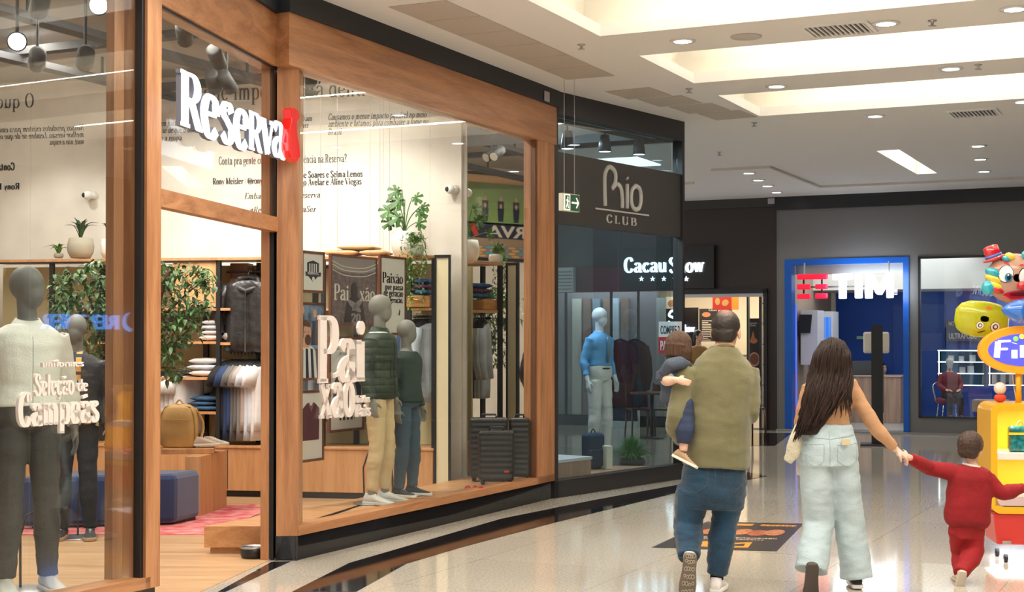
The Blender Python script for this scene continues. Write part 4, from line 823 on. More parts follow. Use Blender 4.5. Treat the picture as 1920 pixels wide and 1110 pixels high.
# ================= menswear shop: lettering, fittings, goods =================
inkm = mat('black_ink', (.02, .02, .02), .7); greyink = mat('grey_ink', (.30, .29, .27), .7)
def wtext(lines, label, mirrored=False, m=inkm, nib=(5.6, 2.1)):
    root = thing('wall_lettering', label, 'lettering', (0, 0, 0)); root['group'] = 'printed lettering on the shop wall'
    for txt, x0, x1, yb, cap, lean in lines:
        p = PW.pt(x0, yb); a0, a1 = PW.loc(x0, yb)[0], PW.loc(x1, yb)[0]; xd = PW.u if not mirrored else -PW.u
        g = G(); serif(g, txt, cap*p.y/FPX, p-PW.n*.002, xd, Z, -PW.n, .003, nib, abs(a1-a0), lean, n=4, hair=2); g.build('text_line', m, root, fix=False)
    return root
wtext([('O que importa está dentro', 352, 706, 190, 33, 0)], 'large black headline O que importa está dentro along the top of the wall')
wtext([('Nossos produtos existem para embalar sua', 212, 385, 239, 11, .22), ('melhor versão. Lembre-se de que o destino é', 212, 387, 252, 11, .22), ('você, não a roupa.', 268, 342, 265, 11, .22)], 'small italic paragraph about produtos at left of the doorway wall')
wtext([('tudo pra quem trabalham', 470, 585, 230, 11, .22), ('com a gente mais', 500, 578, 242, 11, .22)], 'small italic paragraph ending trabalham, mostly behind the doorway post')
wtext([('Causamos o menor impacto possível no meio', 615, 800, 225, 12, .22), ('ambiente e lutamos para combater a fome no', 615, 803, 238, 12, .22), ('Brasil.', 615, 642, 253, 12, .22)], 'small italic paragraph Causamos o menor impacto at the right of the wall')
wtext([('Conta pra gente como foi sua experiência na Reserva?', 410, 650, 309, 15, 0)], 'question line Conta pra gente in black serif letters')
wtext([('Rony Meisler | @ronymeisler', 399, 525, 346, 12, 0), ('Jaime Soares e Selma Lemos', 549, 680, 334, 12, 0), ('Tiago Avelar e Aline Viegas', 549, 678, 348, 12, 0)], 'bold lines of founders and friends under the question', nib=(9, 3.2))
wtext([('Embaixadores da Reserva', 458, 600, 373, 11, .22), ('#ReservaSonhePraSer', 468, 592, 399, 11, .22)], 'two italic closing lines at the bottom of the wall lettering')
wtext([('O que importa', 65, -110, 201, 26, 0)], 'headline reflection set as reversed lettering at the far left of the wall', True)  # reflected shop text, built as reversed letters on the wall
wtext([('Nossos produtos existem para embalar sua', 158, -40, 244, 11, .22), ('melhor versão. Lembre-se de que o destino é', 158, -42, 257, 11, .22), ('você, não a roupa.', 158, 93, 270, 11, .22)], 'italic paragraph reflection set as reversed lettering behind the left window', True)
wtext([('Conta pra gente', 28, -60, 319, 14, 0), ('Rony Meisler', 37, -40, 355, 12, 0)], 'question line reflection set as reversed lettering at the far left', True, nib=(10, 4))
# window lettering (thick pinkish white letters on the glass)
decal = mat('pinkish_white_foam_letters', (.74, .66, .62), .6)
def decalset(pl, lines, label, dep=.02):
    r = thing('window_lettering', label, 'lettering', (0, 0, 0)); 
    for txt, x0, x1, yb, cap, nib in lines:
        p = pl.pt(x0, yb); a0, a1 = pl.loc(x0, yb)[0], pl.loc(x1, yb)[0]
        def each(gg, c):
            if gg.v: gg.build('letter', decal, r, fix=False)
        serif(G(), txt, cap*p.y/FPX, p-pl.n*.001, pl.u, Z, -pl.n, dep, nib, a1-a0, each=each, hair=3.4, n=6)
    return r
PBg = PB.off(-.028); PAg = PA.off(-.028)
decalset(PBg, [('Pai', 592, 683, 716, 122, (10, 3.6)), ('xão', 597, 662, 783, 96, (10, 3.6)), ('Unidos', 664, 690, 755, 13, (11, 4)), ('País', 664, 691, 781, 22, (12, 4.5))], 'large pinkish white letters Paixão stuck on the long window')
decalset(PAg, [('Seleção', 60, 134, 741, 38, (11, 4.2)), ('de', 140, 160, 733, 22, (10, 4)), ('Campeãs', 29, 180, 799, 60, (12, 4.2)), ('uniformes', 74, 152, 688, 12, (10, 5))], 'pinkish white letters Seleção de Campeãs stuck on the left window')
# lit shop sign above the doorway
PS = PD.off(.10); sg = thing('shop_sign', 'glowing white shop name sign with red bird hanging over the doorway', 'sign', (0, 0, 0))
facem = mat('white_sign_face', (1, 1, 1), .4, emit=(.80, .88, 1), es=1.5); sidem = mat('sign_return', (.16, .17, .21), .5)
xs = [(326, 372, 'R', 231, 101), (366, 403, 'e', 250, 122), (402, 430, 's', 262, 116), (428, 458, 'e', 272, 112), (456, 484, 'R', 277, 70), (480, 506, 'v', 286, 104), (500, 526, 'a', 289, 100)]
for x0, x1, ch, yb, cap in xs:
    p = PS.pt(x0, yb); w_ = PS.loc(x1, yb)[0]-PS.loc(x0, yb)[0]; hh = cap*p.y/FPX
    g = G(); serif(g, ch, hh, p, PS.u, Z, -PS.n, .032, (10.5, 4), w_*.98, hair=4); lt = g.build('letter', sidem, sg, fix=False)
    g = G(); serif(g, ch, hh, p-PS.n*.032, PS.u, Z, -PS.n, .004, (10, 3.6), w_*.98, hair=3.6); g.build('letter_face', facem, lt, fix=False)
bird = [(0, .0), (.10, -.02), (.16, .03), (.14, .12), (.10, .20), (.10, .27), (.15, .30), (.13, .355), (.06, .37), (.00, .35), (.01, .28), (-.03, .2), (-.05, .1), (-.05, .04)]
p = PS.pt(524, 296); g = G(); g.prism([(a*1.25, b) for a, b in bird], p-PS.n*.02, PS.u, Z, -PS.n, .07); g.build('red_bird', mat('glossy_red_plastic', (.55, .008, .008), .15, emit=(1, .02, .01), es=.25, coat=.5), sg, bevel=.006, label='glossy red bird emblem')
area('sign_glow', PS.pt(425, 250)-PS.n*.22, 1.8, 2, (.85, .9, 1), rot=(math.pi/2, 0, PD.rot), size2=.25)
# ---- helpers for goods ----
def leafblade(g, pts, w, fold=.25):
    pts = catmull(pts, 4); n = len(pts); up = Z
    vs = []
    for i, p in enumerate(pts):
        t = (pts[min(i+1, n-1)]-pts[max(i-1, 0)]).normalized(); sd = t.cross(up); sd = sd.normalized() if sd.length > .05 else X
        nn_ = sd.cross(t); q = i/(n-1); ww = w*math.sin(math.pi*min(.97, q*.9+.12))**.8
        vs += [p-sd*ww+nn_*ww*fold, p, p+sd*ww+nn_*ww*fold]
    fs = []
    for i in range(n-1): a = i*3; fs += [(a, a+1, a+4, a+3), (a+1, a+2, a+5, a+4)]
    g.add(vs, fs)
green = mat('leaf_green', (.06, .16, .035), .45, nz=(9, .5)); green2 = mat('fresh_leaf_green', (.14, .28, .05), .5, nz=(9, .4)); dgreen = mat('snake_leaf', (.035, .075, .03), .45, nz=(20, .6)); bark = mat('brown_bark', (.14, .07, .04), .85, nz=(12, .3))
def pot(root, r, h, m, z=0, name='pot'):
    return G().lathe([(r*.72, z), (r*.95, z+h*.3), (r, z+h*.6), (r*.86, z+h), (r*.8, z+h), (r*.78, z+h-.03), (.001, z+h-.03)]).build(name, m, root, True)
# ---- wall shelving ----
A = lambda x, y=600: SF.loc(x, y)[0]
zy = lambda y, x=480: SF.loc(x, y)[1]
steelb = mat('black_steel_section', (.014, .014, .015), .45)
RS = SF.rot; SO = lambda a, off=0, z=0: SF.w(a, z, off)
aL, aM, aR_ = A(-40), A(500), A(812)
bc = thing('base_cabinet', 'long low oak cabinet running under the wall shelving', 'cabinet', SO(aL), RS)
G().box(0, aR_-aL, 0, .66, .07, .50).build('body', wl, bc, bevel=.003); G().box(0, aR_-aL, .04, .64, .006, .07).build('toe_kick', black, bc)
for x in (300, 427, 560, 700): a = A(x)-aL; G().box(a, a+.006, -.004, .0, .08, .48).build('door_gap', blackm, bc)
G().box(-.01, aR_-aL+.01, -.012, .66, .50, .525).build('worktop', wl, bc, bevel=.003)
sh = thing('shelving_unit', 'black steel and oak shelving with open bays along the shop wall', 'shelving', SO(aL, 0, .525), RS)
bx = lambda x0, x1, y0, y1, yt, yb, nm, m_: G().box(A(x0)-aL, A(x1)-aL, y0, y1, zy(yb)-.525, zy(yt)-.525).build(nm, m_, sh)
G().box(0, aR_-aL, .49, .515, 0.003, 1.86).build('back_panel', mat('olive_back_panel', (.50, .44, .25), .7), sh)
for x in (-30, 90, 205, 286, 404, 497, 600, 690, 762, 808): bx(x, x+7, .02, .07, 488, 838, 'upright', steelb)
for x in (150, 350, 452, 560, 640, 735): bx(x, x+9, .44, .48, 488, 838, 'upright', steelb)
bx(-30, 815, .0, .49, 482, 487, 'top_shelf', wl); bx(-30, 404, .0, .03, 487, 490, 'top_rail', steelb)
for x0, x1, y in ((205, 404, 640), (205, 404, 708), (205, 404, 773), (205, 404, 577), (411, 429, 642), (411, 429, 577), (765, 810, 578), (90, 205, 640), (90, 205, 577), (560, 690, 578)):
    bx(x0, x1, .03, .48, y, y+5, 'shelf', wl)
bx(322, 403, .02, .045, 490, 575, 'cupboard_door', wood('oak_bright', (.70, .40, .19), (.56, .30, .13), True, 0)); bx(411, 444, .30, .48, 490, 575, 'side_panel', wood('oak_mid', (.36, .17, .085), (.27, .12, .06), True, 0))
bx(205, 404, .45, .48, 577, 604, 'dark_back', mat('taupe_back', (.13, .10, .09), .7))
for x0, x1, y in ((411, 500, 508), (413, 500, 659), (286, 345, 700), (560, 690, 500), (765, 812, 594), (560, 690, 640)):
    G().tube([(A(x0)-aL, .2, zy(y)-.525), (A(x1)-aL, .2, zy(y)-.525)], .013, 8).build('clothes_rail', steelb, sh)
for k in range(12): bpy_a = A(420+k*6.5)-aL; G().box(bpy_a, bpy_a+.008, .185, .2, zy(659)-.525-.03, zy(659)-.525-.012).build('rail_peg', steelb, sh)
# folded clothes
def folded(x0, x1, y0, y1, m_, label, cat='folded clothes', grp=None, off=-.06, seed=0):
    a0_, a1_ = A(x0), A(x1); z0, z1 = zy(y1), zy(y0); w_ = a1_-a0_; h = z1-z0; g = G(); random.seed(seed)
    rings = []
    for i in range(9):
        t = i/8; x_ = w_*t; e = math.sin(math.pi*min(1, max(0, t*1.0)))**.25 if 0 < t < 1 else .25
        rings.append([V((x_, .02+(.33*(.5+.5*math.copysign(abs(math.cos(a))**.5, math.cos(a)))), h*.5+h*.52*e*math.copysign(abs(math.sin(a))**.6, math.sin(a))*(1+random.uniform(-.12, .1)))) for a in [2*math.pi*q_/14 for q_ in range(14)]])
    o = g.ring(rings).build('folded_garment', m_, None, True); o.location = SO(a0_, off, z0+.002); o.rotation_euler = (0, 0, RS+random.uniform(-.04, .04)); tg(o, label, cat, grp); return o
wj_ = mat('white_cotton', (.70, .70, .70), .85, nz=(6, .12)); pj = mat('pale_denim_cloth', (.55, .60, .66), .85, nz=(8, .25)); dj = mat('indigo_denim_cloth', (.04, .11, .22), .85, nz=(9, .5)); cj = mat('pink_white_cotton', (.72, .62, .58), .85, nz=(6, .15))
pos4 = ['topmost', 'second', 'third', 'lowest']
for i, (y0, y1, mm) in enumerate(((600, 609, wj_), (609, 619, pj), (619, 628, cj), (628, 639, cj))): folded(372-(i % 2)*5, 404, y0, y1, mm, 'folded pale trousers in the upper stack beside the steel upright, '+('%s of four' % pos4[i]), grp='upper stack of folded trousers', seed=i)
for i, (y0, y1, mm) in enumerate(((672, 684, wj_), (684, 695, pj), (695, 707, cj))): folded(348-(i % 2)*4, 404, y0, y1, mm, 'folded white jeans in the middle stack under the tree, '+['top', 'middle', 'bottom'][i]+' one', grp='middle stack of folded jeans', seed=i+5)
for i, (y0, y1) in enumerate(((744, 754), (754, 763), (763, 772))): folded(350-(i % 2)*4, 404-(i % 2)*6, y0, y1, dj, 'folded blue jeans in the lower stack behind the tan backpack, '+['top', 'middle', 'bottom'][i]+' one', grp='lower stack of blue jeans', seed=i+9)
for i, (y0, y1, mm, c) in enumerate(((524, 534, mat('royal_blue_check', (.03, .10, .35), .8, nz=(30, .6)), 'royal blue checked'), (534, 544, mat('red_navy_check', (.16, .05, .12), .8, nz=(30, .6)), 'dark red checked'), (544, 554, mat('teal_check', (.03, .14, .30), .8, nz=(30, .6)), 'bright blue checked'))): folded(764, 800, y0, y1, mm, 'folded '+c+' shirt on the small shelf under the trailing plant', seed=i+15)
folded(412, 426, 622, 640, mat('grey_box_card', (.35, .33, .31), .7), 'small grey box on the shelf left of the leather jacket', 'box')
t = thing('wooden_case', 'small wooden case with brass clasp on the shelf under the blue shirts', 'case', SO(A(762), .02, zy(578)+.004), RS)
G().box(0, A(806)-A(762), .02, .3, 0, zy(556)-zy(577)).build('body', mat('honey_wood', (.55, .27, .08), .35, nz=(5, .3), stretch=(.5, 1, 8)), t, bevel=.008); G().tube([(.05, .0, .09), (.11, -.01, .07), (.20, .0, .08)], .010, 8).build('clasp', mat('brass', (.6, .42, .15), .3, .9), t, True)
# hanging clothes
def garment(w_, h, m_, loc, rz, label, sleeve=.22, hood=False, thick=.05, hang=True, cat='shirt', grp=None, sl_m=None, long_=False, seed=0):
    random.seed(seed); r = thing('hanging_'+cat, label, cat, loc, rz, grp); g = G(); rings = []
    for z_, q, th in ((0, .16, .5), (-.02, .30, .7), (-.05, .47, .9), (-.10, .5, 1), (-.3, .47, 1), (-.6, .47, .9), (-.85, .48, .9), (-1, .5, .8)):
        hw = w_*q; tt_ = thick*th; rings.append([V((hw*math.cos(a), tt_*math.sin(a)*(1+.35*math.sin(a*5+seed)), z_*h)) for a in [2*math.pi*i/24 for i in range(24)]])
    g.ring(rings)
    for sx in (-1, 1):
        if long_: g.tube([(sx*w_*.44, 0, -.07*h), (sx*w_*.54, .0, -.25*h), (sx*w_*.60, -.01, -.5*h), (sx*w_*.52, -.04, -.74*h)], [.05, .055, .05, .04], 12, .8)
        else: g.tube([(sx*w_*.40, 0, -.06*h), (sx*w_*.55, .0, -.17*h), (sx*w_*.60, -.0, -.30*h)], [.055, .065, .07], 12, .5)
    bd_ = g.build(cat+'_body', m_, r, True)
    if hood: G().tube([(-.11, -.02, .0), (-.13, -.04, -.07), (0, -.065, -.12), (.13, -.04, -.07), (.11, -.02, 0), (.06, .04, .03), (-.06, .04, .03), (-.11, -.02, 0)], [.03]*8, 10).build('hood', m_, r, True); G().box(-.003, .003, -thick-.022, -thick+.0, -h, -.12).build('zip', chrome, r)
    hg = G().tube([(-.19, 0, -.045), (-.08, 0, .01), (0, 0, .03), (.08, 0, .01), (.19, 0, -.045)], [.012, .016, .02, .016, .012], 8).build('hanger', blackm, r, True)
    G().tube([(0, 0, .03), (0, 0, .075), (.02, 0, .10), (.035, 0, .085)], .0035, 6).build('hook', steel, hg, True)
    return r
leather = mat('black_leather', (.028, .027, .028), .34, nz=(7, .4), bump=(9, .8), coat=.2)
zr = zy(508)
garment(.54, .74, leather, SO(A(458), -.12, zy(524)), RS, 'hooded black leather jacket hanging face on from the upper rail', hood=True, thick=.075, cat='jacket', long_=True)
for i in range(2): garment(.50, .70, leather, SO(A(478+i*9), -.24-.04*i, zy(526)), RS, 'second black leather jacket just behind the hooded one' if i == 0 else 'third black leather jacket at the back of the upper rail', cat='jacket', long_=True, grp='black leather jackets')
cols = [('black', (.015, .015, .018)), ('black', (.018, .018, .022)), ('navy', (.022, .045, .12)), ('navy', (.03, .06, .15)), ('dark grey', (.13, .13, .135)), ('dark grey', (.16, .155, .15)), ('grey', (.24, .225, .21)), ('beige', (.46, .38, .34)), ('pale blue', (.60, .66, .74)), ('pale blue', (.66, .70, .76)), ('white', (.76, .75, .74)), ('white', (.80, .78, .77))]
ordi = ['first', 'second', 'third', 'fourth', 'fifth', 'sixth', 'seventh', 'eighth', 'ninth', 'tenth', 'eleventh', 'twelfth']
for i, (cn, c) in enumerate(cols):
    garment(.42, .68 if i % 2 else .78, mat('cotton_%d' % i, c, .88, nz=(4, .15)), SO(A(423+i*6.6), -.20, zy(683)), RS+.95, cn+' T-shirt, '+ordi[i]+' on the rail counted from the steel upright', cat='shirt', grp='T-shirts on the rail below the leather jacket', thick=.045, seed=i)
for i in range(7): garment(.38, .60, mat('white_cotton', (.70, .70, .70), .85), SO(A(285+i*9), -.22, zy(706)), RS+.9, 'white shirt on the lower rail behind the tree, '+ordi[i]+' from the doorway frame', cat='shirt', grp='white shirts behind the tree', seed=i)
for i, (cn, c) in enumerate((('dark blue', (.03, .06, .13)), ('slate', (.12, .14, .17)), ('pale blue', (.42, .52, .62)), ('grey', (.4, .42, .44)), ('grey white', (.60, .62, .64)), ('pale denim', (.45, .52, .60)))):
    garment(.38, .80, mat('shirt_%s' % cn.replace(' ', '_'), c, .85, nz=(5, .2)), SO(A(769+i*6), -.22, zy(606)), RS+1.0, cn+' shirt hanging on the rail right of the green jacket', cat='shirt', thick=.05, seed=i, long_=True)
for i in range(11): c = [(.05, .06, .10), (.55, .55, .56), (.10, .11, .13), (.30, .33, .36)][i % 4]; garment(.44, .75, mat('dim_shirt_%d' % (i % 4), c, .85), SO(A(566+i*11), -.22, zy(652)), RS+.8, ['dark blue', 'pale', 'charcoal', 'grey'][i % 4]+' shirt on the rail behind the hanging posters, '+ordi[i]+' from the doorway post', cat='shirt', grp='shirts behind the hanging posters', seed=i)
# goods on top of the shelving
kraft = mat('tan_leather', (.60, .36, .17), .55, nz=(4, .15))
for i, (x0, x1, y0, y1, l_) in enumerate(((603, 668, 469, 481, 'tan leather folder lying on the shelving top, left'), (630, 700, 461, 470, 'tan leather satchel lying across the folder on the shelving top'), (672, 722, 470, 481, 'flat tan leather pouch beside the white pot'))):
    folded(x0, x1, y0, y1, kraft, l_, 'bag', None, .0, i)
t = thing('monstera_plant', 'monstera in a round white pot on top of the shelving', 'plant', SO(A(749), -.2, zy(482)+.003), RS)
pot(t, .135, .25, mat('white_ceramic', (.74, .74, .70), .4))
lf = G(); stm_ = G(); random.seed(5)
for i, (lx, lz, s_) in enumerate(((-.11, .48, .13), (.0, .58, .14), (.11, .46, .12), (-.04, .68, .12), (.08, .60, .10), (-.12, .36, .11), (.15, .33, .10), (.0, .40, .13), (-.08, .56, .10), (.16, .50, .09))):
    ly = random.uniform(-.14, .06); c = V((lx, ly, lz)); stm_.tube(catmull([(0, 0, .24), (lx*.4, ly*.4, .24+(lz-.24)*.6), c], 5), .005, 6)
    ang = math.atan2(lz-.45, lx)*.4; dv = V((math.cos(ang)*(1 if lx > 0 else -1), -.25, -.15)).normalized(); sd = V((0, -.3, 1)).cross(dv).normalized(); sd = dv.cross(V((0, -1, .2))).normalized()
    pts = []                                             # lobed outline
    for q in range(29):
        a = math.pi*2*q/28; rr_ = s_*(.62+.28*math.cos(a))*(1 if q % 4 else .45) if 0 < q < 28 else s_*.1; pts.append(c+dv*(rr_*math.cos(a)+s_*.4)+sd*rr_*math.sin(a)*1.05+V((0, .02*math.sin(a*2), -.12*abs(math.sin(a))*s_)))
    lf.add([c+dv*s_*.4]+pts, [(0, q+1, q+2) for q in range(28)])
stm_.build('stems', green, t, True); o = lf.build('leaves', green, t, fix=False); sm_ = o.modifiers.new('s', 'SOLIDIFY'); sm_.thickness = .003
t = thing('trailing_plant', 'bright green trailing plant hanging over the shelf edge beside the white pot', 'plant', SO(A(783), .06, zy(482)), RS)
pot(t, .08, .10, mat('white_ceramic', (.74, .74, .70), .4)); lf = G(); random.seed(9)
for i in range(26):
    a = random.uniform(-1.9, 1.9)-math.pi/2; r_ = random.uniform(.08, .17); dn = random.uniform(.15, .60); P_ = catmull([(0, 0, .09), (r_*.7*math.cos(a), r_*.7*math.sin(a), .14+random.random()*.08), (r_*math.cos(a), -.05+r_*math.sin(a), -dn*.4), (r_*.9*math.cos(a), -.06+r_*math.sin(a), -dn)], 6)
    for k in range(2, len(P_)):
        for m_ in range(2): d_ = V((random.uniform(-1, 1), random.uniform(-1, .3), random.uniform(-.9, .5))).normalized()*random.uniform(.03, .055); leafblade(lf, [P_[k], P_[k]+d_*.5+Z*.004, P_[k]+d_], .007)
lf.build('foliage', green2, t, fix=False)
def spiky(label, x, y, Y, n, ln, potm, pr, ph, m_=dgreen, w_=.02, seed=1, spread=.8):
    p_ = at(x, y, Y); t = thing('snake_plant', label, 'plant', p_); pot(t, pr, ph, potm); g = G(); random.seed(seed)
    for i in range(n):
        a = 2*math.pi*i/n+random.random(); s_ = random.uniform(.25, 1)*spread; l_ = ln*random.uniform(.7, 1.1); leafblade(g, [(0, 0, ph-.03), (s_*l_*.4*math.cos(a), s_*l_*.4*math.sin(a), ph+l_*.55), (s_*l_*math.cos(a), s_*l_*math.sin(a), ph+l_*(.95-s_*.45))], w_, .35)
    g.build('leaves', m_, t, fix=False); return t
clay = mat('beige_stoneware', (.42, .38, .30), .7)
Yl = SF.pt(150, 486).y+.2
spiky('agave with pointed leaves in a beige stoneware pot on the shelving, left window', 151, 484, Yl, 16, .26, clay, .14, .21)
spiky('pointed plant in a pale pot at the edge of the inner oak panel', 206, 484, Yl, 9, .24, mat('white_ceramic', (.74, .74, .70), .4), .10, .20, seed=4)
spiky('small bright fern on the shelving left of the agave', 110, 484, Yl, 22, .13, clay, .05, .05, green2, .012, 6, 1.3)
# ficus tree
tr = thing('ficus_tree', 'leafy ficus tree standing between the pouf and the shelving', 'tree', (at(255, 638, 13.5).x, 13.5, .005)); TRo = V(tr.location)
TP_ = lambda x, y, dy=0: at(x, y, 13.0+dy)-TRo
pot(tr, .2, .36, mat('dark_planter', (.04, .04, .045), .5)); tk = G(); tk.tube(catmull([(0, 0, .3), TP_(262, 760, .3), TP_(275, 690, .2), TP_(296, 620), TP_(300, 560), TP_(320, 500)], 5), [.03]*16+[.02]*9+[.01], 8)
br = [(TP_(262, 720, .2), TP_(215, 640), TP_(150, 570)), (TP_(280, 670, .1), TP_(250, 560), TP_(200, 510)), (TP_(298, 600), TP_(340, 560), TP_(385, 520)), (TP_(290, 640), TP_(330, 640), TP_(360, 610)), (TP_(296, 600), TP_(280, 540), TP_(290, 500)), (TP_(270, 700, .2), TP_(300, 690), TP_(330, 690)), (TP_(250, 650), TP_(190, 610), TP_(120, 600))]
for a, b2, c in br: tk.tube(catmull([a, b2, c], 6), [.012]*6+[.008]*6+[.004], 6)
tk.build('trunk', bark, tr, True); lf = G(); random.seed(21)
blobs = [(350, 520, 45, 30), (300, 520, 45, 32), (385, 530, 22, 26), (330, 580, 50, 34), (300, 640, 45, 40), (345, 620, 35, 28), (320, 690, 28, 26), (375, 575, 22, 22), (140, 530, 45, 30), (185, 510, 30, 26), (150, 585, 55, 35), (200, 560, 35, 40), (180, 640, 35, 35), (115, 560, 26, 30), (230, 600, 35, 60), (250, 530, 40, 35), (225, 680, 30, 30), (265, 650, 30, 40)]
for cx, cy, rx_, ry_ in blobs:
    for k in range(int(rx_*ry_/8)):
        a = random.random()*6.28; q = math.sqrt(random.random()); p_ = TP_(cx+rx_*q*math.cos(a), cy+ry_*q*math.sin(a), random.uniform(-.25, .3)); d_ = V((random.uniform(-1, 1), random.uniform(-.8, .5), random.uniform(-1.2, .1))).normalized()*random.uniform(.055, .085)
        leafblade(lf, [p_, p_+d_*.5+Z*.008, p_+d_], random.uniform(.014, .021), .2)
lf.build('foliage', mat('ficus_leaf', (.085, .17, .06), .4, nz=(5, .5)), tr, fix=False)
# backpack, plinth, pouf, rug, shoe, bowl
pl = Plane((at(150, 638, 13.75).x, 13.75), (1, .0))
bxp = thing('display_block', 'large oak display block behind the blue pouf', 'block', (0, 0, 0))
g = G(); q0, q1, q2 = V((-4.2, 13.45, 0)), at(425, 958, 13.75), at(378, 960, 13.35)
slab('body', [V((-2.95, 13.25, 0)), V((at(378, 600, 13.25).x, 13.25, 0)), V((at(426, 600, 14.0).x, 14.0, 0)), V((-2.85, 14.05, 0))], .006, .55, wl, parent=bxp, bevel=.004)
o = slab('oak_tray', [V((at(305, 600, 13.5).x, 13.45, 0)), V((at(400, 600, 13.5).x, 13.55, 0)), V((at(404, 600, 13.9).x, 13.9, 0)), V((at(315, 600, 13.8).x, 13.8, 0))], .552, .60, wl, bevel=.004); tg(o, 'thin oak slab under the tan backpack', 'slab')
bp_ = thing('backpack', 'tan leather backpack standing on the oak slab', 'backpack', (at(337, 640, 13.66).x, 13.66, .602), -.1)
tanl = mat('mustard_leather', (.55, .34, .12), .5, nz=(5, .12), bump=(60, .15)); g = G(); rings = []
for z_, w2, d2 in ((0, .145, .07), (.02, .165, .085), (.15, .172, .09), (.28, .165, .085), (.36, .145, .07), (.395, .10, .045), (.405, .05, .02)): rings.append([V((w2*math.copysign(abs(math.cos(a))**.45, math.cos(a)), d2*math.copysign(abs(math.sin(a))**.6, math.sin(a)), z_)) for a in [2*math.pi*i/32 for i in range(32)]])
g.ring(rings).build('body', tanl, bp_, True); G().tube([(-.168, -.055, .02), (-.17, -.06, .2), (-.16, -.06, .30), (-.12, -.05, .375), (0, -.035, .40), (.12, -.05, .375), (.16, -.06, .30), (.17, -.06, .2), (.168, -.055, .02)], .006, 6).build('piping', mat('tan_piping', (.45, .27, .09), .5), bp_, True)
G().tube([(-.16, -.085, .26), (0, -.094, .262), (.16, -.085, .26)], .003, 6).build('pocket_zip', mat('tan_piping', (.45, .27, .09), .5), bp_, True)
for sx in (-1, 1): G().tube(catmull([(sx*.13, .06, .36), (sx*.20, .08, .22), (sx*.20, .02, .08), (sx*.19, -.03, .012)], 5), .014, 8, .4).build('strap', tanl, bp_, True)
G().tube(catmull([(-.04, 0, .40), (0, 0, .44), (.04, 0, .40)], 5), .008, 8).build('grab_handle', tanl, bp_, True)
for i, (x, y, lab) in enumerate(((376, 13.62, 'cream sneaker beside the tan backpack on the oak slab'), (393, 13.72, 'second cream sneaker behind the first on the oak slab'))):
    t = thing('sneaker', lab, 'shoe', (at(x, 640, y).x, y, .6), .7); shoe(t, (0, 0, .09), (1, -.25, 0), Z, .85, mat('cream_suede', (.56, .46, .36), .7), mat('white_sole', (.72, .70, .66), .6), 'upper')
po = thing('pouf', 'long navy blue upholstered pouf on the red rug', 'pouf', (0, 0, 0)); velv = mat('navy_velvet', (.008, .028, .11), .8, sheen=.5, nz=(3, .25))
xp = lambda x, Y: at(x, 640, Y).x
slab('cushion', [V((-4.15, 12.30, 0)), V((xp(331, 12.65), 12.60, 0)), V((xp(378, 13.05), 13.05, 0)), V((-3.9, 12.95, 0))], .03, .45, velv, parent=po, bevel=.045, )
slab('foot', [V((-4.05, 12.4, 0)), V((xp(331, 12.65)-.03, 12.68, 0)), V((xp(370, 13.05), 13.0, 0)), V((-3.9, 12.85, 0))], .012, .04, black, parent=po)
rg = slab('rug', [V((xp(0, 12.0), 12.0, 0)), V((xp(385, 12.0), 12.02, 0)), V((xp(500, 13.6), 13.7, 0)), V((xp(470, 14), 14.2, 0)), V((-4.9, 14.0, 0))], .005, .012, mat('faded_red_rug', (.50, .05, .07), .95, nz=(7, .5, 8), col2=(.62, .28, .26))); tg(rg, 'faded red rug on the timber floor under the pouf', 'rug')
bw = thing('pet_bowl', 'black pet bowl with steel rim on the floor by the doorway post', 'bowl', (at(473, 1040, 10.75).x, 10.78, .006)); G().lathe([(.082, 0), (.09, .02), (.092, .07), (.088, .073), (.001, .073)]).build('body', black, bw, True, fix=True); G().lathe([(.093, .07), (.094, .082), (.084, .082), (.07, .04), (.001, .035)]).build('steel_rim', steel, bw, True)
# ---- hanging poster boards ----
PH = PB.off(-.80)
paper = mat('poster_paper', (.66, .66, .63), .7)
def board(label, x0, x1, yt, yb, pm=paper, fm_=None, top=3.9, pl=None, wire=True, fw=.022, wl=None):
    pl = pl or PH; a0_, a1_ = pl.loc(x0, 600)[0], pl.loc(x1, 600)[0]; z0, z1 = pl.loc(x0, yb)[1], pl.loc(x0, yt)[1]; w_, h = a1_-a0_, z1-z0
    r = thing('hanging_poster', label, 'poster', pl.w(a0_, z0), pl.rot); F_ = fm_ or wt
    g = G(); g.box(0, w_, -.012, .012, 0, fw); g.box(0, w_, -.012, .012, h-fw, h); g.box(0, fw, -.012, .012, fw, h-fw); g.box(w_-fw, w_, -.012, .012, fw, h-fw); g.build('frame', F_, r)
    G().box(fw, w_-fw, -.004, .004, fw, h-fw).build('print', pm, r)
    if wire:
        for xx in (.15, .85): G().tube([(w_*xx, 0, h), (w_*xx, 0, (h+wl) if wl else SHOPZ-z0)], .0015, 5).build('wire', steel, r)
    return r, w_, h
def shp(r, polys, m_, name='print_shape', y=-.005):
    g = G()
    for p_ in polys: g.card(p_, y, .0012)
    return g.build(name, m_, r)
oval = lambda cx, cz, rx_, rz_, n=20, t=0: [(cx+rx_*math.cos(2*math.pi*i/n)*math.cos(t)-rz_*math.sin(2*math.pi*i/n)*math.sin(t), cz+rx_*math.cos(2*math.pi*i/n)*math.sin(t)+rz_*math.sin(2*math.pi*i/n)*math.cos(t)) for i in range(n)]
rect = lambda x0, x1, z0, z1: [(x0, z0), (x1, z0), (x1, z1), (x0, z1)]
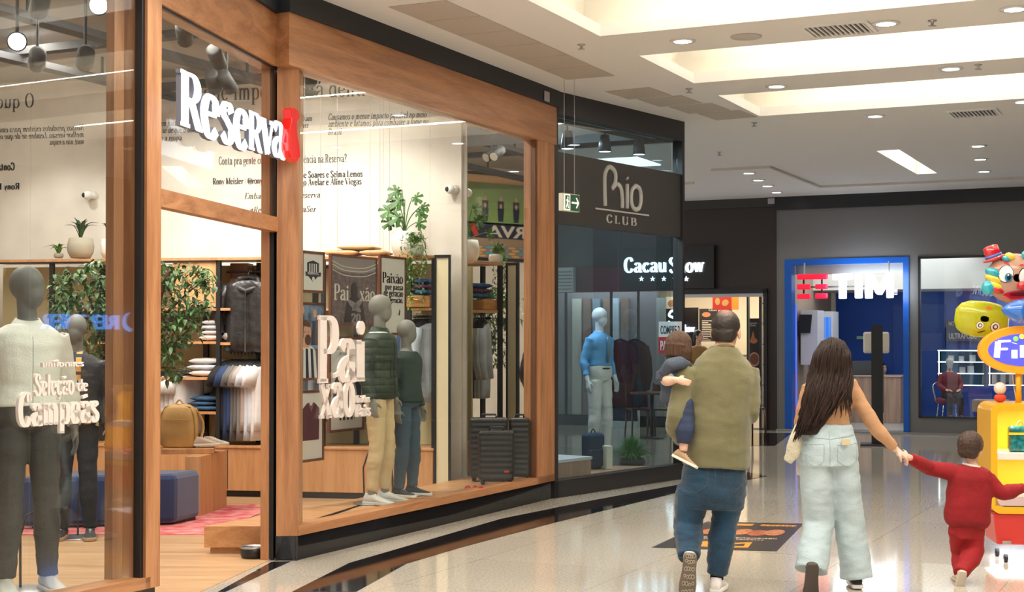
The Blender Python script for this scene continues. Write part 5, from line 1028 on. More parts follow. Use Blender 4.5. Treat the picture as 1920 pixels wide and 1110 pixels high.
nv = mat('print_navy', (.02, .025, .05), .7); lt_ = mat('print_offwhite', (.66, .62, .56), .7); skp = mat('print_skin', (.55, .30, .20), .7); gy = mat('print_grey', (.25, .22, .21), .7); mar = mat('print_maroon', (.10, .03, .045), .8); pbl = mat('print_blue', (.10, .24, .42), .7)
# crest
r, w_, h = board('small framed crest with striped shield and banner, top left of the hanging posters', 564, 607, 469, 548)
c = w_/2; shp(r, [[(c-.09, h*.72), (c, h*.78), (c+.09, h*.72), (c+.085, h*.42), (c, h*.26), (c-.085, h*.42)]], nv, y=-.005); shp(r, [rect(c-.06+i*.034, c-.045+i*.034, h*.46, h*.70) for i in range(4)], lt_, y=-.0065)
shp(r, [[(c-.12, h*.50), (c+.12, h*.50), (c+.11, h*.40), (c-.11, h*.40)]], nv, y=-.008); shp(r, [oval(c, h*.33, .02, .02)], lt_, y=-.0085)
g = G(); sans(g, 'RESERVA F.C.', .022, (c, -.0095, h*.44), X, Z, NY, .001, .17, .01, 'C'); g.build('print_text', lt_, r)
# stadium
r, w_, h = board('framed dark stadium photograph with the word Paixão and two people hugging', 618, 706, 475, 610, mat('print_stadium', (.16, .12, .12), .7, nz=(30, .35)))
shp(r, [[(.03, h*.80), (w_*.3, h*.75), (w_*.7, h*.75), (w_-.03, h*.80), (w_-.03, h*.97), (.03, h*.97)]], gy); g = G()
for q in (.98, .93, .86): g.tube(catmull([(.03, -.008, h*(q-.08)), (w_*.3, -.008, h*(q-.15)), (w_*.7, -.008, h*(q-.15)), (w_-.03, -.008, h*(q-.08))], 6), .004, 5)
g.build('print_lines', lt_, r)
shp(r, [oval(w_*.5, h*.50, .055, .075), [(w_*.28, .03), (w_*.34, h*.33), (w_*.44, h*.42), (w_*.56, h*.42), (w_*.68, h*.34), (w_*.74, .03)]], mat('print_dark', (.045, .035, .035), .7)); shp(r, [oval(w_*.50, h*.28, .12, .03, t=-.4), oval(w_*.56, h*.30, .10, .028, t=.5)], gy, y=-.0075)
g = G(); serif(g, 'Pai', h*.22, (.05, -.008, h*.36), X, Z, NY, .001, (8, 3), w_*.32); serif(g, 'xão', h*.22, (w_*.61, -.008, h*.36), X, Z, NY, .001, (8, 3), w_*.34); g.build('print_text', lt_, r)
g = G(); serif(g, '20', h*.12, (w_*.43, -.0085, h*.05), X, Z, NY, .001, (12, 5), w_*.2); g.build('print_text', gy, r)
# text board
r, w_, h = board('framed white poster reading Paixão que passa de geração em geração', 711, 760, 478, 628); g = G()
for tx, zz, hh_, x_ in (('Paixão', .66, .13, .07), ('que passa', .575, .075, .17), ('de geração', .49, .09, .12), ('em geração.', .41, .075, .14)): serif(g, tx, h*hh_, (w_*x_+.01, -.006, h*zz), X, Z, NY, .001, (9, 3), w_*(.93-x_)-.03)
g.build('print_text', inkm, r); shp(r, [[(w_*.72, h*.26), (w_*.76, h*.25), (w_*.78, h*.31), (w_*.75, h*.33)]], nv)
# cheering man
r, w_, h = board('framed photograph of a cheering bearded man in a black and white striped shirt', 556, 609, 566, 714, wl=.1, pm= mat('print_crowd', (.14, .20, .30), .7, nz=(9, .7)), fw=.02)
shp(r, [oval(w_*.62, h*.86, .025, .035), oval(w_*.80, h*.80, .025, .035), oval(w_*.2, h*.90, .022, .03)], skp); shp(r, [[(w_*.5, h*.45), (w_*.55, h*.76), (w_*.75, h*.78), (w_*.85, h*.45)]], nv)
shp(r, [[(.02, .02), (.02, h*.40), (w_*.22, h*.46), (w_*.5, h*.44), (w_*.72, h*.34), (w_*.8, .02)]], mat('print_white', (.6, .6, .6), .7), y=-.0065); shp(r, [[(w_*(.1+i*.2), .02), (w_*(.2+i*.2), .02), (w_*(.2+i*.17), h*.40), (w_*(.12+i*.17), h*.41)] for i in range(4)], nv, y=-.008)
shp(r, [[(w_*.18, h*.42), (w_*.42, h*.42), (w_*.40, h*.55), (w_*.2, h*.55)], oval(w_*.34, h*.60, .058, .085)], skp, y=-.009); shp(r, [oval(w_*.36, h*.52, .045, .045), [(w_*.05, h*.66), (w_*.1, h*.76), (w_*.3, h*.78), (w_*.45, h*.72), (w_*.42, h*.68), (w_*.2, h*.70), (w_*.1, h*.58)]], mat('print_beard', (.10, .045, .02), .7), y=-.0105); shp(r, [oval(w_*.37, h*.535, .02, .022)], mar, y=-.012); shp(r, [rect(w_*.22, w_*.28, h*.615, h*.622), rect(w_*.34, w_*.4, h*.615, h*.622)], nv, y=-.012)
# framed polo
r, w_, h = board('framed folded maroon polo shirt, bottom left of the hanging posters', 556, 606, 733, 869, wl=.08)
shp(r, [[(w_*.22, h*.30), (w_*.82, h*.30), (w_*.84, h*.74), (w_*.66, h*.82), (w_*.52, h*.78), (w_*.38, h*.82), (w_*.20, h*.74)]], mar); shp(r, [[(w_*.38, h*.82), (w_*.52, h*.70), (w_*.66, h*.82), (w_*.60, h*.83), (w_*.52, h*.76), (w_*.44, h*.83)]], mat('print_collar', (.2, .08, .10), .8), y=-.0065)
# framed jersey
r, w_, h = board('framed black and white striped jersey behind the window lettering', 616, 681, 631, 812, wl=.09); g = G(); serif(g, 'Paixão que não', .03, (w_*.15, -.006, h*.86), X, Z, NY, .001, (8, 4), w_*.5, .2); serif(g, 'se explica', .03, (w_*.28, -.006, h*.81), X, Z, NY, .001, (8, 4), w_*.35, .2); g.build('print_text', greyink, r)
shp(r, [[(w_*.30, h*.12), (w_*.74, h*.12), (w_*.74, h*.68), (w_*.62, h*.74), (w_*.42, h*.74), (w_*.30, h*.68)], [(w_*.30, h*.70), (w_*.12, h*.48), (w_*.12, h*.30), (w_*.19, h*.30), (w_*.30, h*.52)], [(w_*.74, h*.70), (w_*.92, h*.48), (w_*.92, h*.30), (w_*.85, h*.30), (w_*.74, h*.52)]], nv); shp(r, [rect(w_*(.345+i*.11), w_*(.39+i*.11), h*.12, h*.71) for i in range(4)], lt_, y=-.0065)
r, w_, h = board('small dark green framed print low behind the mannequin legs', 708, 734, 758, 842, mat('print_darkgreen', (.03, .05, .04), .6))
shp(r, [[(w_*.3, h*.2), (w_*.7, h*.2), (w_*.7, h*.7), (w_*.5, h*.76), (w_*.3, h*.7)]], lt_)
# tall framed panel at the end of the shelving
PW2 = SF.off(.04); a0_, a1_ = PW2.loc(815, 600)[0], PW2.loc(845, 600)[0]
t = thing('standing_mirror', 'tall cream panel in a black frame at the right end of the shelving', 'panel', PW2.w(a0_, .006), PW2.rot); hh_ = PW2.loc(815, 478)[1]-.006; w_ = a1_-a0_
g = G(); g.box(0, .02, -.02, .02, 0, hh_); g.box(w_-.02, w_, -.02, .02, 0, hh_); g.box(.02, w_-.02, -.02, .02, hh_-.03, hh_); g.box(.02, w_-.02, -.02, .02, 0, .03); g.build('frame', black, t); G().box(.02, w_-.02, -.01, .01, .03, hh_-.03).build('panel', mat('cream_panel', (.70, .62, .42), .6), t)
# stadium mural on the far left wall (seen in the mirror)
mu = thing('mural', 'team photograph above stadium seats on the left wall, seen in the mirror', 'mural', (-7.17, 6.9, 2.95), math.pi/2)
mw, mh = 3.45, 1.35; G().box(-.05, mw+.05, -.0, .03, -.05, mh+.05).build('frame', blackm, mu)
for nm_, poly, mm in (('field', rect(0, mw, .55, mh-.12), mat('print_pitch', (.22, .34, .12), .7, nz=(1.2, .2))), ('top_band', rect(0, mw, mh-.12, mh), mat('print_orange_sand', (.62, .38, .18), .7)), ('banner', rect(0, mw, .32, .58), nv), ('wall_strip', rect(0, mw, .2, .32), mat('print_tan', (.35, .25, .17), .7)), ('stands', rect(0, mw, 0, .2), gy)): shp(mu, [poly], mm, nm_, 0)
g = G(); sans(g, 'RESERVA', .19, (1.1, -.003, .35), X, Z, NY, .001, 1.75, .03); g.build('print_text', lt_, mu); shp(mu, [[(3.0, .36), (3.1, .35), (3.16, .44), (3.2, .54), (3.1, .56), (3.06, .46)]], mat('print_red', (.6, .05, .02), .7), y=-.003)
for k in range(14): x_ = .9+(k % 7)*.33; zz = .60 if k < 7 else .72; shp(mu, [[(x_-.05, zz), (x_+.05, zz), (x_+.07, zz+.22), (x_-.07, zz+.22)]], nv, 'suit', -.003-.001*(k < 7)); shp(mu, [oval(x_, zz+.255, .03, .04, 10)], skp, 'face', -.003-.001*(k < 7))
seat_o, seat_b = mat('print_orange', (.75, .42, .12), .7), mat('print_teal', (.08, .42, .55), .7)
for k in range(60): x_ = (k % 15)*.235+.02+(k//15 % 2)*.08; zz = .01+(k//15)*.047; shp(mu, [oval(x_+.1, zz+.02, .09, .018, 10)], seat_b if (k*7) % 10 < 3 else seat_o, 'seat_print', -.003)
# suitcases and small things near the mirror
ribbed = bpy.data.materials.new('ribbed_black_shell'); ribbed.use_nodes = True; nt = ribbed.node_tree; b = nt.nodes['Principled BSDF']; L = nt.links.new; b.inputs['Base Color'].default_value = (.022, .021, .021, 1); b.inputs['Roughness'].default_value = .3
tc = nt.nodes.new('ShaderNodeTexCoord'); wv_ = nt.nodes.new('ShaderNodeTexWave'); wv_.bands_direction = 'Z'; wv_.inputs['Scale'].default_value = 6; L(tc.outputs['Object'], wv_.inputs['Vector']); bp = nt.nodes.new('ShaderNodeBump'); bp.inputs['Distance'].default_value = .003; L(wv_.outputs['Fac'], bp.inputs['Height']); L(bp.outputs[0], b.inputs['Normal'])
def suitcase(label, x0, x1, yt, yb, Y, dep):
    p_ = at(x0, yb, Y); w2 = at(x1, yb, Y).x-p_.x; h = at(x0, yt, Y).z-.214; t = thing('suitcase', label, 'suitcase', (p_.x, Y, .214), .0)
    G().box(0, w2, 0, dep, .04, h).build('shell', ribbed, t, bevel=.03, seg=4); G().tube([(w2*.3, dep/2, h), (w2*.32, dep/2, h+.03), (w2*.68, dep/2, h+.03), (w2*.7, dep/2, h)], .01, 8).build('handle', black, t, True); G().tube([(0.0, dep*.5, .05), (-.001, dep*.5, h-.02)], .004, 6).build('zip', black, t)
    for i in range(4): g = G(); g.ell((w2*.12 if i % 2 else w2*.88, dep*.2 if i < 2 else dep*.8, .022), (.022, .015, .022)); g.build('wheel', black, t, True)
    return t, w2, h
t, w2, h = suitcase('large black ribbed suitcase by the mirror', 880, 952, 784, 893, 14.33, .22); t, w2, h = suitcase('second large black suitcase against the window frame end', 955, 994, 784, 885, 14.42, .16)
t, w2, h = suitcase('small black ribbed suitcase standing in front of the large ones', 897, 964, 808, 896, 14.02, .16)
G().box(w2*.72, w2*.86, -.004, .0, .12, .14).build('red_tag', mat('print_red', (.6, .05, .02), .7), t)
for i, x in enumerate((876, 888, 900)): p_ = at(x, 903, 13.55-.05*i); g = G(); g.ell((0, 0, .022), (.022, .018, .022)); g.tube([(0, 0, .04), (.02, 0, .045), (.03, 0, .02)], .006, 6); o = g.build('red_keyring', mat('clear_red', (.5, .01, .02), .2), None, True); o.location = (p_.x, p_.y, .2125); tg(o, ['leftmost', 'middle', 'rightmost'][i]+' of three small red trinkets at the foot of the suitcases', 'trinket', 'red trinkets')
# wall cameras
for x, y, lab in ((848, 357, 'white dome camera on the wall above the monstera'), (172, 368, 'white dome camera on the wall above the agave')):
    p_ = PW.pt(x, y)-PW.n*.10; t = thing('security_camera', lab, 'camera', p_, PW.rot); G().ell((0, 0, 0), (.05, .06, .048)).build('dome', white, t, True); G().tube([(0, .02, 0), (.04, .095, .01)], [.03, .045], 14).build('mount', white, t, True); G().ell((-.02, -.035, -.0), (.028, .03, .028)).build('lens', blackm, t, True)
# track lights and cable trays under the shop ceiling
def tracklight(label, p_, aim, glow=False, s_=1.0, z1=SHOPZ):
    t = thing('spotlight', label, 'spotlight', p_); d_ = (V(aim)-V(p_)).normalized()
    G().tube([(0, 0, .0), (0, 0, z1-V(p_).z)], .012, 8).build('stem', blackm, t); G().tube([-d_*.10*s_, -d_*.09*s_, d_*.11*s_], [.04*s_, .062*s_, .065*s_], 18).build('head', blackm, t, True)
    G().tube([d_*.106*s_, d_*.114*s_], .055*s_, 18).build('lamp_face', lampw if glow else mat('dim_lamp', (.5, .48, .45), .3), t); return t
aimw = PW.w(3.2, 1.8)
for i, (x, y, Y, gl, ax_) in enumerate(((345, 62, 11.6, 0, 3.0), (405, 105, 12.2, 0, 3.8), (399, 152, 13.2, 0, 3.4), (425, 152, 13.2, 0, 4.2), (160, 108, 10.4, 0, 1.0), (70, 110, 10.8, 0, .5), (32, 78, 9.6, 1, 0), (185, 10, 9.4, 1, 0), (75, 8, 9.8, 0, 0), (575, 140, 12.5, 0, 4.8))):  # two glowing heads stand in for reflected lamps and face the camera
    p_ = at(x, y, Y); tracklight('black spotlight under the shop ceiling, '+['upper left of the sign', 'just above the sign', 'left one of the hanging pair', 'right one of the hanging pair', 'angled over the left window', 'hanging beyond the left window', 'standing in for a reflected lamp near the left picture edge', 'standing in for a reflected lamp at the top of the left window', 'unlit at the top left corner', 'at the top left corner of the long window'][i], p_, C0 if gl else PW.w(ax_, 2.4), bool(gl))
for i, (sa, sb, d_) in enumerate(((6, 13.4, -7.3), (6, 13.4, -8.6), (4, 14.5, -10))):
    t = thing('cable_tray', ['black perforated cable tray nearest the long window', 'black cable tray above the doorway', 'black cable tray deep inside the shop'][i], 'cable tray', (0, 0, 0)); g = G(); g.boxf(sa, sb, d_-.08, d_-.07, SHOPZ-.26, SHOPZ-.2); g.boxf(sa, sb, d_+.07, d_+.08, SHOPZ-.26, SHOPZ-.2); g.boxf(sa, sb, d_-.08, d_+.08, SHOPZ-.262, SHOPZ-.255); g.build('tray', blackm, t); g = G(); [g.boxf(sa+k*1.5, sa+k*1.5+.02, d_-.01, d_+.01, SHOPZ-.25, SHOPZ) for k in range(int((sb-sa)/1.5)+1)]; g.build('hanger_rod', blackm, t)
for i, s_ in enumerate((8.2, 10.3, 12.4)):
    o = G().boxf(s_, s_+.12, -10.5, -6.6, SHOPZ-.19, SHOPZ-.12).build('ceiling_rail', blackm); tg(o, ['black ceiling rail crossing over the left window', 'black ceiling rail crossing above the doorway', 'black ceiling rail crossing by the mirror end'][i], 'rail')
for i, (a, z, pw_, an) in enumerate(((1.2, 1.9, 70, 70), (2.8, 2.6, 70, 75), (3.7, 2.4, 70, 75), (4.7, 2.3, 75, 75), (5.5, 2.2, 40, 65))): spot('shop_spot', PW.w(a, 4.25, 1.5), PW.w(a, z-.2, 0), pw_, an, (1, .93, .84))
spot('mannequin_spot', W(10.6, -6.9, 4.2), (-1.13, 12.45, 1.2), 110, 40); spot('mannequin_spot', W(6.2, -6.2, 4.2), (-2.9, 8.4, 1.2), 45, 40); spot('mannequin_spot', (-2.0, 10.2, 4.2), (-3.6, 11.8, 1.0), 90, 50)
# ================= the dark menswear shopfront (Rio Club) =================
silver = mat('silver_letters', (.52, .52, .52), .45)
PRs = PR.off(.002); rs_ = thing('shop_sign', 'grey shop name lettering on the charcoal band above the dark shopfront', 'sign', (0, 0, 0))
def pstroke(pl, pts, r, nm='letter', m=silver, par=rs_, dep=.012, smooth=True):
    P_ = [pl.pt(x, y) for x, y in pts]; P_ = catmull(P_, 8) if smooth else P_; G().tube(P_, r, 10, 1.0).build(nm, m, par, True)
for pts in ([(1134, 386), (1133, 350), (1134, 325), (1142, 313), (1152, 322), (1153, 340), (1148, 352)], [(1147, 354), (1156, 345), (1163, 352), (1166, 370), (1166, 390)], [(1175, 345), (1175, 391)], [(1175, 334), (1175.5, 335)], [(1191, 348), (1184, 358), (1183, 378), (1188, 391), (1197, 391), (1201, 375), (1199, 355), (1191, 348)]): pstroke(PRs, pts, .025)
g = G(); a = PRs.loc(1116, 390); b2 = PRs.loc(1216, 404); g.wall(PRs, a[0], b2[0], 0, .008, a[1]-.012, a[1]+.004); g.build('underline', silver, rs_)
p0 = PRs.pt(1136, 417); serif(G(), 'CLUB', 15*p0.y/FPX, p0, PRs.u, Z, -PRs.n, .006, (8, 3.4), PRs.loc(1197, 424)[0]-PRs.loc(1136, 417)[0], track=22, each=lambda gg, c: gg.v and gg.build('small_letter', silver, rs_, fix=False))
for i, x in enumerate((1064, 1134, 1198)):
    p_ = PR.off(-.35).pt(x, 262+i*6); t = thing('spotlight', ['leftmost', 'middle', 'rightmost'][i]+' of three cone spotlights behind the upper dark window', 'spotlight', p_, 0, 'cone spotlights in the dark shop')
    G().lathe([(.045, .09), (.065, .0), (.075, -.10), (.07, -.10), (.05, .0)]).build('shade', mat('dark_grey_metal', (.05, .05, .055), .4), t, True); G().cyl((0, 0, -.095), .066, .008).build('lamp_face', lampc if i < 3 else lampw, t, True); G().tube([(0, 0, .09), (0, 0, 3.93-p_.z)], .01, 6).build('stem', blackm, t)
o = G().wall(PR.off(-.35), .1, 2.5, 0, .04, 3.90, 3.945).build('lamp_track', blackm); tg(o, 'black lamp track carrying the three cone spotlights', 'track')
PI = lambda off: PR.off(-off)
def stand_on(px_, py_, off): return PI(off).pt(px_, py_)
t = thing('display_block', 'wood veneer display block at the left end of the dark shop window', 'block', (0, 0, 0)); P0 = PI(.12); l0 = P0.loc(1046, 600)[0]; l1 = P0.loc(1108, 600)[0]
G().wall(P0, l0, l1, -.55, 0, .125, .33).build('body', wood('rio_wood', (.42, .25, .17), (.30, .17, .11), True, 0), t); G().wall(P0, l0-.01, l1+.01, -.56, .01, .33, .36).build('top', mat('rio_white_top', (.50, .48, .48), .5), t)
o = slab('display_shelf', [PI(.15).w(l0, 0), PI(.15).w(PI(.15).loc(1215, 600)[0], 0), PI(.55).w(1.9, 0), PI(.95).w(l0, 0)], .122, .17, MATS['rio_wood']); tg(o, 'low veneer plinth under the mannequin in the dark shop window', 'plinth')
p_ = stand_on(1112, 885, .45); p_.z = .172; bk_ = thing('backpack', 'navy fabric backpack beside the white mannequin', 'backpack', p_, .6); g = G(); g.box(-.13, .13, -.07, .07, 0, .40); g.build('body', mat('dark_navy_fabric', (.02, .035, .07), .8), bk_, bevel=.05, seg=4); G().box(-.11, .11, -.09, -.06, .03, .22).build('pocket', mat('dark_navy_fabric2', (.015, .028, .055), .7), bk_, bevel=.02); G().tube(catmull([(-.04, 0, .39), (0, 0, .44), (.04, 0, .39)], 5), .008, 6).build('grab_handle', black, bk_, True)
o = G().box(-.03, .05, -.1, .1, 0, .26).build('shopping_bag', mat('cream_bag', (.62, .58, .48), .7), None, bevel=.01); q = stand_on(1133, 884, .35); o.location = (q.x, q.y, .172); o.rotation_euler = (0, 0, .5); tg(o, 'cream paper bag leaning beside the navy backpack', 'bag')
p_ = stand_on(1185, 882, .55); p_.z = .122; gp = thing('potted_grass', 'round tuft of bright green grass in a dark pot in the dark shop window', 'plant', p_); pot(gp, .16, .1, mat('dark_planter', (.04, .04, .045), .5)); g = G(); random.seed(4)
for i in range(420):
    a = random.random()*6.28; e = random.uniform(.05, 1.35); l_ = random.uniform(.24, .34); d_ = V((math.cos(a)*math.sin(e), math.sin(a)*math.sin(e), math.cos(e))); leafblade(g, [d_*.05+Z*.07, d_*l_*.6+Z*.10, d_*l_+Z*(.06-.03*e)], .005, .3)
g.build('grass_blades', mat('grass_green', (.06, .24, .05), .5), gp, fix=False)
for i in range(4):
    o = G().box(0, .26, 0, .3, 0, .028).build('folded_sweater', mat('navy_knit', (.02, .03, .08), .9), None, bevel=.01); q = PI(.95).w(.22+.004*i, 1.04+.03*i); o.location = q; o.rotation_euler = (0, 0, PR.rot); tg(o, 'folded navy sweater in the pile left of the white mannequin, '+pos4[3-i]+' of four', 'folded clothes', 'navy sweaters piled in the dark shop')
t = thing('side_table', 'slim white topped table holding the navy sweater pile', 'table', PI(.92).w(.16), PR.rot); G().box(0, .42, 0, .36, 1.0, 1.038).build('top', mat('rio_white_top', (.5, .48, .48), .5), t); [G().box(x, x+.02, y, y+.02, .122, 1.0).build('leg', steelb, t) for x in (.0, .4) for y in (0, .34)]
for i, (a, c, l_) in enumerate(((1.05, (.45, .50, .55), 'pale grey shirt on the rail deep in the dark shop'), (1.16, (.10, .25, .45), 'blue shirt on the rail deep in the dark shop'), (1.27, (.28, .16, .10), 'brown jacket on the rail deep in the dark shop'), (1.38, (.35, .35, .36), 'grey jacket on the rail deep in the dark shop'), (1.50, (.30, .05, .06), 'dark red jacket on the rail deep in the dark shop'))):
    garment(.42, .8, mat('rio_cloth_%d' % i, c, .85), PI(1.2).w(a, 1.75), PR.rot+.9, l_, cat='shirt', long_=True, seed=i)
t = thing('clothes_rail', 'freestanding black clothes rail deep in the dark shop', 'rail', (0, 0, 0)); G().tube([PI(1.2).w(.95, .13), PI(1.2).w(.95, 1.84), PI(1.2).w(1.6, 1.84), PI(1.2).w(1.6, .13)], .014, 8).build('frame', steelb, t)
# exit sign hanging from the ceiling
ex = at(1055, 378, 14.0); es_ = thing('exit_sign', 'hanging green and white exit sign with running figure and arrow', 'sign', ex, math.radians(50)); gw = mat('exit_white', (.85, .85, .80), .5, emit=(1, .98, .85), es=.5); gg = mat('exit_green', (.02, .12, .06), .5)
w_ = .27; G().box(0, w_, 0, .05, -.085, .085).build('case', mat('exit_case', (.75, .74, .66), .5), es_, bevel=.004); G().box(.02, .115, -.003, 0, -.075, .075).build('pictogram_panel', gw, es_); G().box(.115, w_-.008, -.003, 0, -.078, .078).build('arrow_panel', gg, es_)
g = G(); g.card(rect(.035, .10, -.065, .065), -.0035); g.build('doorway', gg, es_); g = G(); g.card(oval(.072, .045, .009, .010), -.006); g.card([(.055, .03), (.078, .032), (.076, -.01), (.088, -.055), (.078, -.058), (.066, -.02), (.055, -.055), (.045, -.05), (.058, -.005)], -.006); g.card([(.045, .02), (.06, .03), (.09, .01), (.086, .002), (.06, .015), (.05, .008)], -.0065); g.build('running_figure', gw, es_)
g = G(); g.card(rect(.135, .235, -.008, .008), -.004); g.card([(.20, .05), (.215, .05), (.252, 0), (.215, -.05), (.20, -.05), (.232, 0)], -.0045); g.build('arrow', gw, es_)
for x in (.05, .21): G().tube([(x, .02, .085), (x, .02, CEIL-ex.z)], .0025, 6).build('wire', steel, es_)
# ================= chocolate shop =================
glow = mat('white_blue_sign_glow', (1, 1, 1), .5, emit=(.70, .88, 1), es=2.2)
def tploc(x, y, s_=25.5): pl = Plane(W(s_, -14), D); return pl, pl.loc(x, y)
cs = thing('shop_sign', 'glowing blue white shop name sign with stars on a black panel', 'sign', (0, 0, 0)); pl = Plane(W(25.36, -14), D); l0 = pl.loc(1166, 600)[0]; l1 = pl.loc(1338, 600)[0]; z0, z1 = pl.loc(1300, 541)[1], pl.loc(1300, 461)[1]
G().wall(pl, l0, l1, -.12, -.02, z0, z1).build('panel', mat('sign_black', (.008, .007, .008), .3), cs)
def ptext(pl, txt, x0, x1, yb, cap, m_, par, nm, nib=(12, 5), lean=0, dep=.03, sans_=False, bold=.03):
    g = G(); p_ = pl.pt(x0, yb); w_ = abs(pl.loc(x1, yb)[0]-pl.loc(x0, yb)[0]); h_ = cap*p_.y/FPX
    if sans_: sans(g, txt, h_, p_, pl.u, Z, -pl.n, dep, w_, bold)
    else: serif(g, txt, h_, p_, pl.u, Z, -pl.n, dep, nib, w_, lean, hair=4)
    return g.build(nm, m_, par, fix=False)
ptext(pl, 'Cacau', 1170, 1251, 511, 27, glow, cs, 'letters', (9.5, 4)); ptext(pl, 'Show', 1254, 1321, 511, 27, glow, cs, 'letters', (9.5, 4))
def star(pl, x, y, r, m_, par): c = pl.loc(x, y); g = G(); g.prism([(c[0]+r*(1 if i % 2 == 0 else .42)*math.sin(i*math.pi/5), c[1]+r*(1 if i % 2 == 0 else .42)*math.cos(i*math.pi/5)) for i in range(10)], pl.P, pl.u, Z, -pl.n, .02); g.build('star', m_, par)
for x in (1203, 1224, 1245, 1266, 1287): star(pl, x, 523, .05, glow, cs)
PC = lambda s_: Plane(W(s_, -14), D)
def rectthing(name, label, cat, s_, x0, x1, yt, yb, m_, dep=.03, parts=(), z0=None):
    pl = PC(s_); a0_, a1_ = pl.loc(x0, 600)[0], pl.loc(x1, 600)[0]; zt = pl.loc(x0, yt)[1]; zb = pl.loc(x0, yb)[1] if z0 is None else z0
    r = thing(name, label, cat, pl.w(a0_, zb), pl.rot); G().box(0, a1_-a0_, 0, dep, 0, zt-zb).build('panel' if dep < .2 else 'body', m_, r, bevel=.003); return r, a1_-a0_, zt-zb
mb = mat('menu_black', (.018, .014, .014), .5); redp = mat('banner_red', (.55, .03, .02), .6, emit=(1, .06, .03), es=.12); orp = mat('banner_orange', (.75, .30, .03), .6, emit=(1, .4, .05), es=.15); crp = mat('print_cream', (.72, .62, .5), .7); brp = mat('print_choc', (.16, .06, .035), .6)
r, w_, h = rectthing('hanging_banner', 'red hanging banner with an orange strip inside the chocolate shop', 'banner', 27.0, 1336, 1384, 555, 581, redp); shp(r, [rect(w_*.75, w_, 0, h)], orp, 'orange_strip', -.002); shp(r, [oval(w_*.2, h*.6, .05, .07), oval(w_*.5, h*.5, .07, .06, t=.5)], mat('print_gold', (.7, .4, .1), .6), y=-.002)
g = G(); [g.tube([(w_*q, .01, h), (w_*q, .01, 3.1-r.location.z)], .004, 5) for q in (.1, .9)]; g.build('wire', black, r)
r, w_, h = rectthing('menu_board', 'dark menu board with small food pictures behind the head of the man', 'menu', 28.2, 1311, 1372, 579, 640, mb, z0=None)
random.seed(2); g = G()
for k in range(14): g.card(rect(.06, .06+random.uniform(.12, .26), h*.62-k*.035, h*.62-k*.035+.012), -.002); g.card(rect(.4, .4+random.uniform(.1, .2), h*.62-k*.035, h*.62-k*.035+.012), -.002)
g.build('menu_lines', crp, r); shp(r, [oval(w_*.22, h*.82, .09, .05), oval(w_*.62, h*.80, .05, .09)], mat('print_caramel', (.5, .18, .08), .6), y=-.002); g = G(); sans(g, 'Cacau Show', .05, (w_*.3, -.003, h*.93), X, Z, NY, .001); g.build('menu_title', lt_, r)
r, w_, h = rectthing('wall_panel_sign', 'black panel with white chocolate shop lettering left of the menu board', 'sign', 28.3, 1240, 1309, 577, 650, mat('sign_black', (.008, .007, .008), .3)); pl = PC(28.27); ptext(pl, 'Cacau', 1236, 1276, 622, 13, glow, r, 'letters'); ptext(pl, 'Show', 1277, 1303, 622, 13, glow, r, 'letters')
for c_ in list(r.children):
    if c_.name.startswith('letters'): c_.matrix_parent_inverse = Matrix.Translation(r.location) @ Matrix.Rotation(pl.rot, 4, 'Z'); c_.matrix_parent_inverse = c_.matrix_parent_inverse.inverted()
g = G(); g.tube(catmull([(w_*.42, -.02, h*.84), (w_*.30, -.02, h*.92), (w_*.22, -.02, h*.80), (w_*.34, -.02, h*.74), (w_*.40, -.02, h*.66), (w_*.30, -.02, h*.6), (w_*.2, -.02, h*.64)], 6), .025, 8); g.build('round_emblem', glow, r, True)
r, w_, h = rectthing('tall_poster', 'tall dark poster with desserts at the right of the chocolate shop door', 'poster', 25.9, 1401, 1423, 597, 702, mb); shp(r, [[(w_*.3, h*.62), (w_*.5, h*.78), (w_*.7, h*.62)], oval(w_*.55, h*.60, .07, .05)], mat('print_caramel', (.5, .18, .08), .6), y=-.002); shp(r, [oval(w_*.6, h*.27, .10, .13)], mat('print_pink', (.55, .25, .22), .6), y=-.002); shp(r, [oval(w_*.6, h*.27, .08, .10)], brp, y=-.004); g = G(); sans(g, 'Cappuccino', .04, (.03, -.003, h*.9), X, Z, NY, .001, w_*.7); sans(g, 'Chocolate', .04, (.03, -.003, h*.86), X, Z, NY, .001, w_*.6); g.build('print_text', lt_, r)
for x0, x1, l_, mm in ((1228, 1246, 'small framed dessert picture above the promotion sign', brp), (1247, 1274, 'small picture frame with orange lettering above the promotion sign', crp)):
    r, w_, h = rectthing('picture', l_, 'picture', 27.6, x0, x1, 557, 579, mm); shp(r, [oval(w_*.5, h*.45, w_*.3, h*.3)], mat('print_caramel', (.5, .18, .08), .6), y=-.002)
# promotion sign on the side glass of the dark shop
pl = PC(16.12); a0_, a1_ = pl.loc(1235, 600)[0], pl.loc(1278, 600)[0]; z0, z1 = pl.loc(1240, 663)[1], pl.loc(1240, 603)[1]; w_, h = a1_-a0_, z1-z0
r = thing('promotion_sign', 'white and red promotion sign reading Compre 2 Pague 1 on the side glass', 'sign', pl.w(a0_, z0), pl.rot); G().box(0, w_, 0, .01, h*.52, h).build('white_half', mat('sign_white', (.62, .62, .62), .6), r); G().box(0, w_, 0, .01, 0, h*.52).build('red_half', mat('sign_red', (.50, .02, .025), .6), r)
g = G(); sans(g, 'COMPRE 2', h*.26, (w_*.08, -.001, h*.62), X, Z, NY, .002, w_*.84, .012); g.build('letters', inkm, r); g = G(); sans(g, 'PAGUE 1', h*.30, (w_*.08, -.001, h*.11), X, Z, NY, .002, w_*.84, .02); g.build('letters', mat('sign_white', (.62, .62, .62), .6), r)
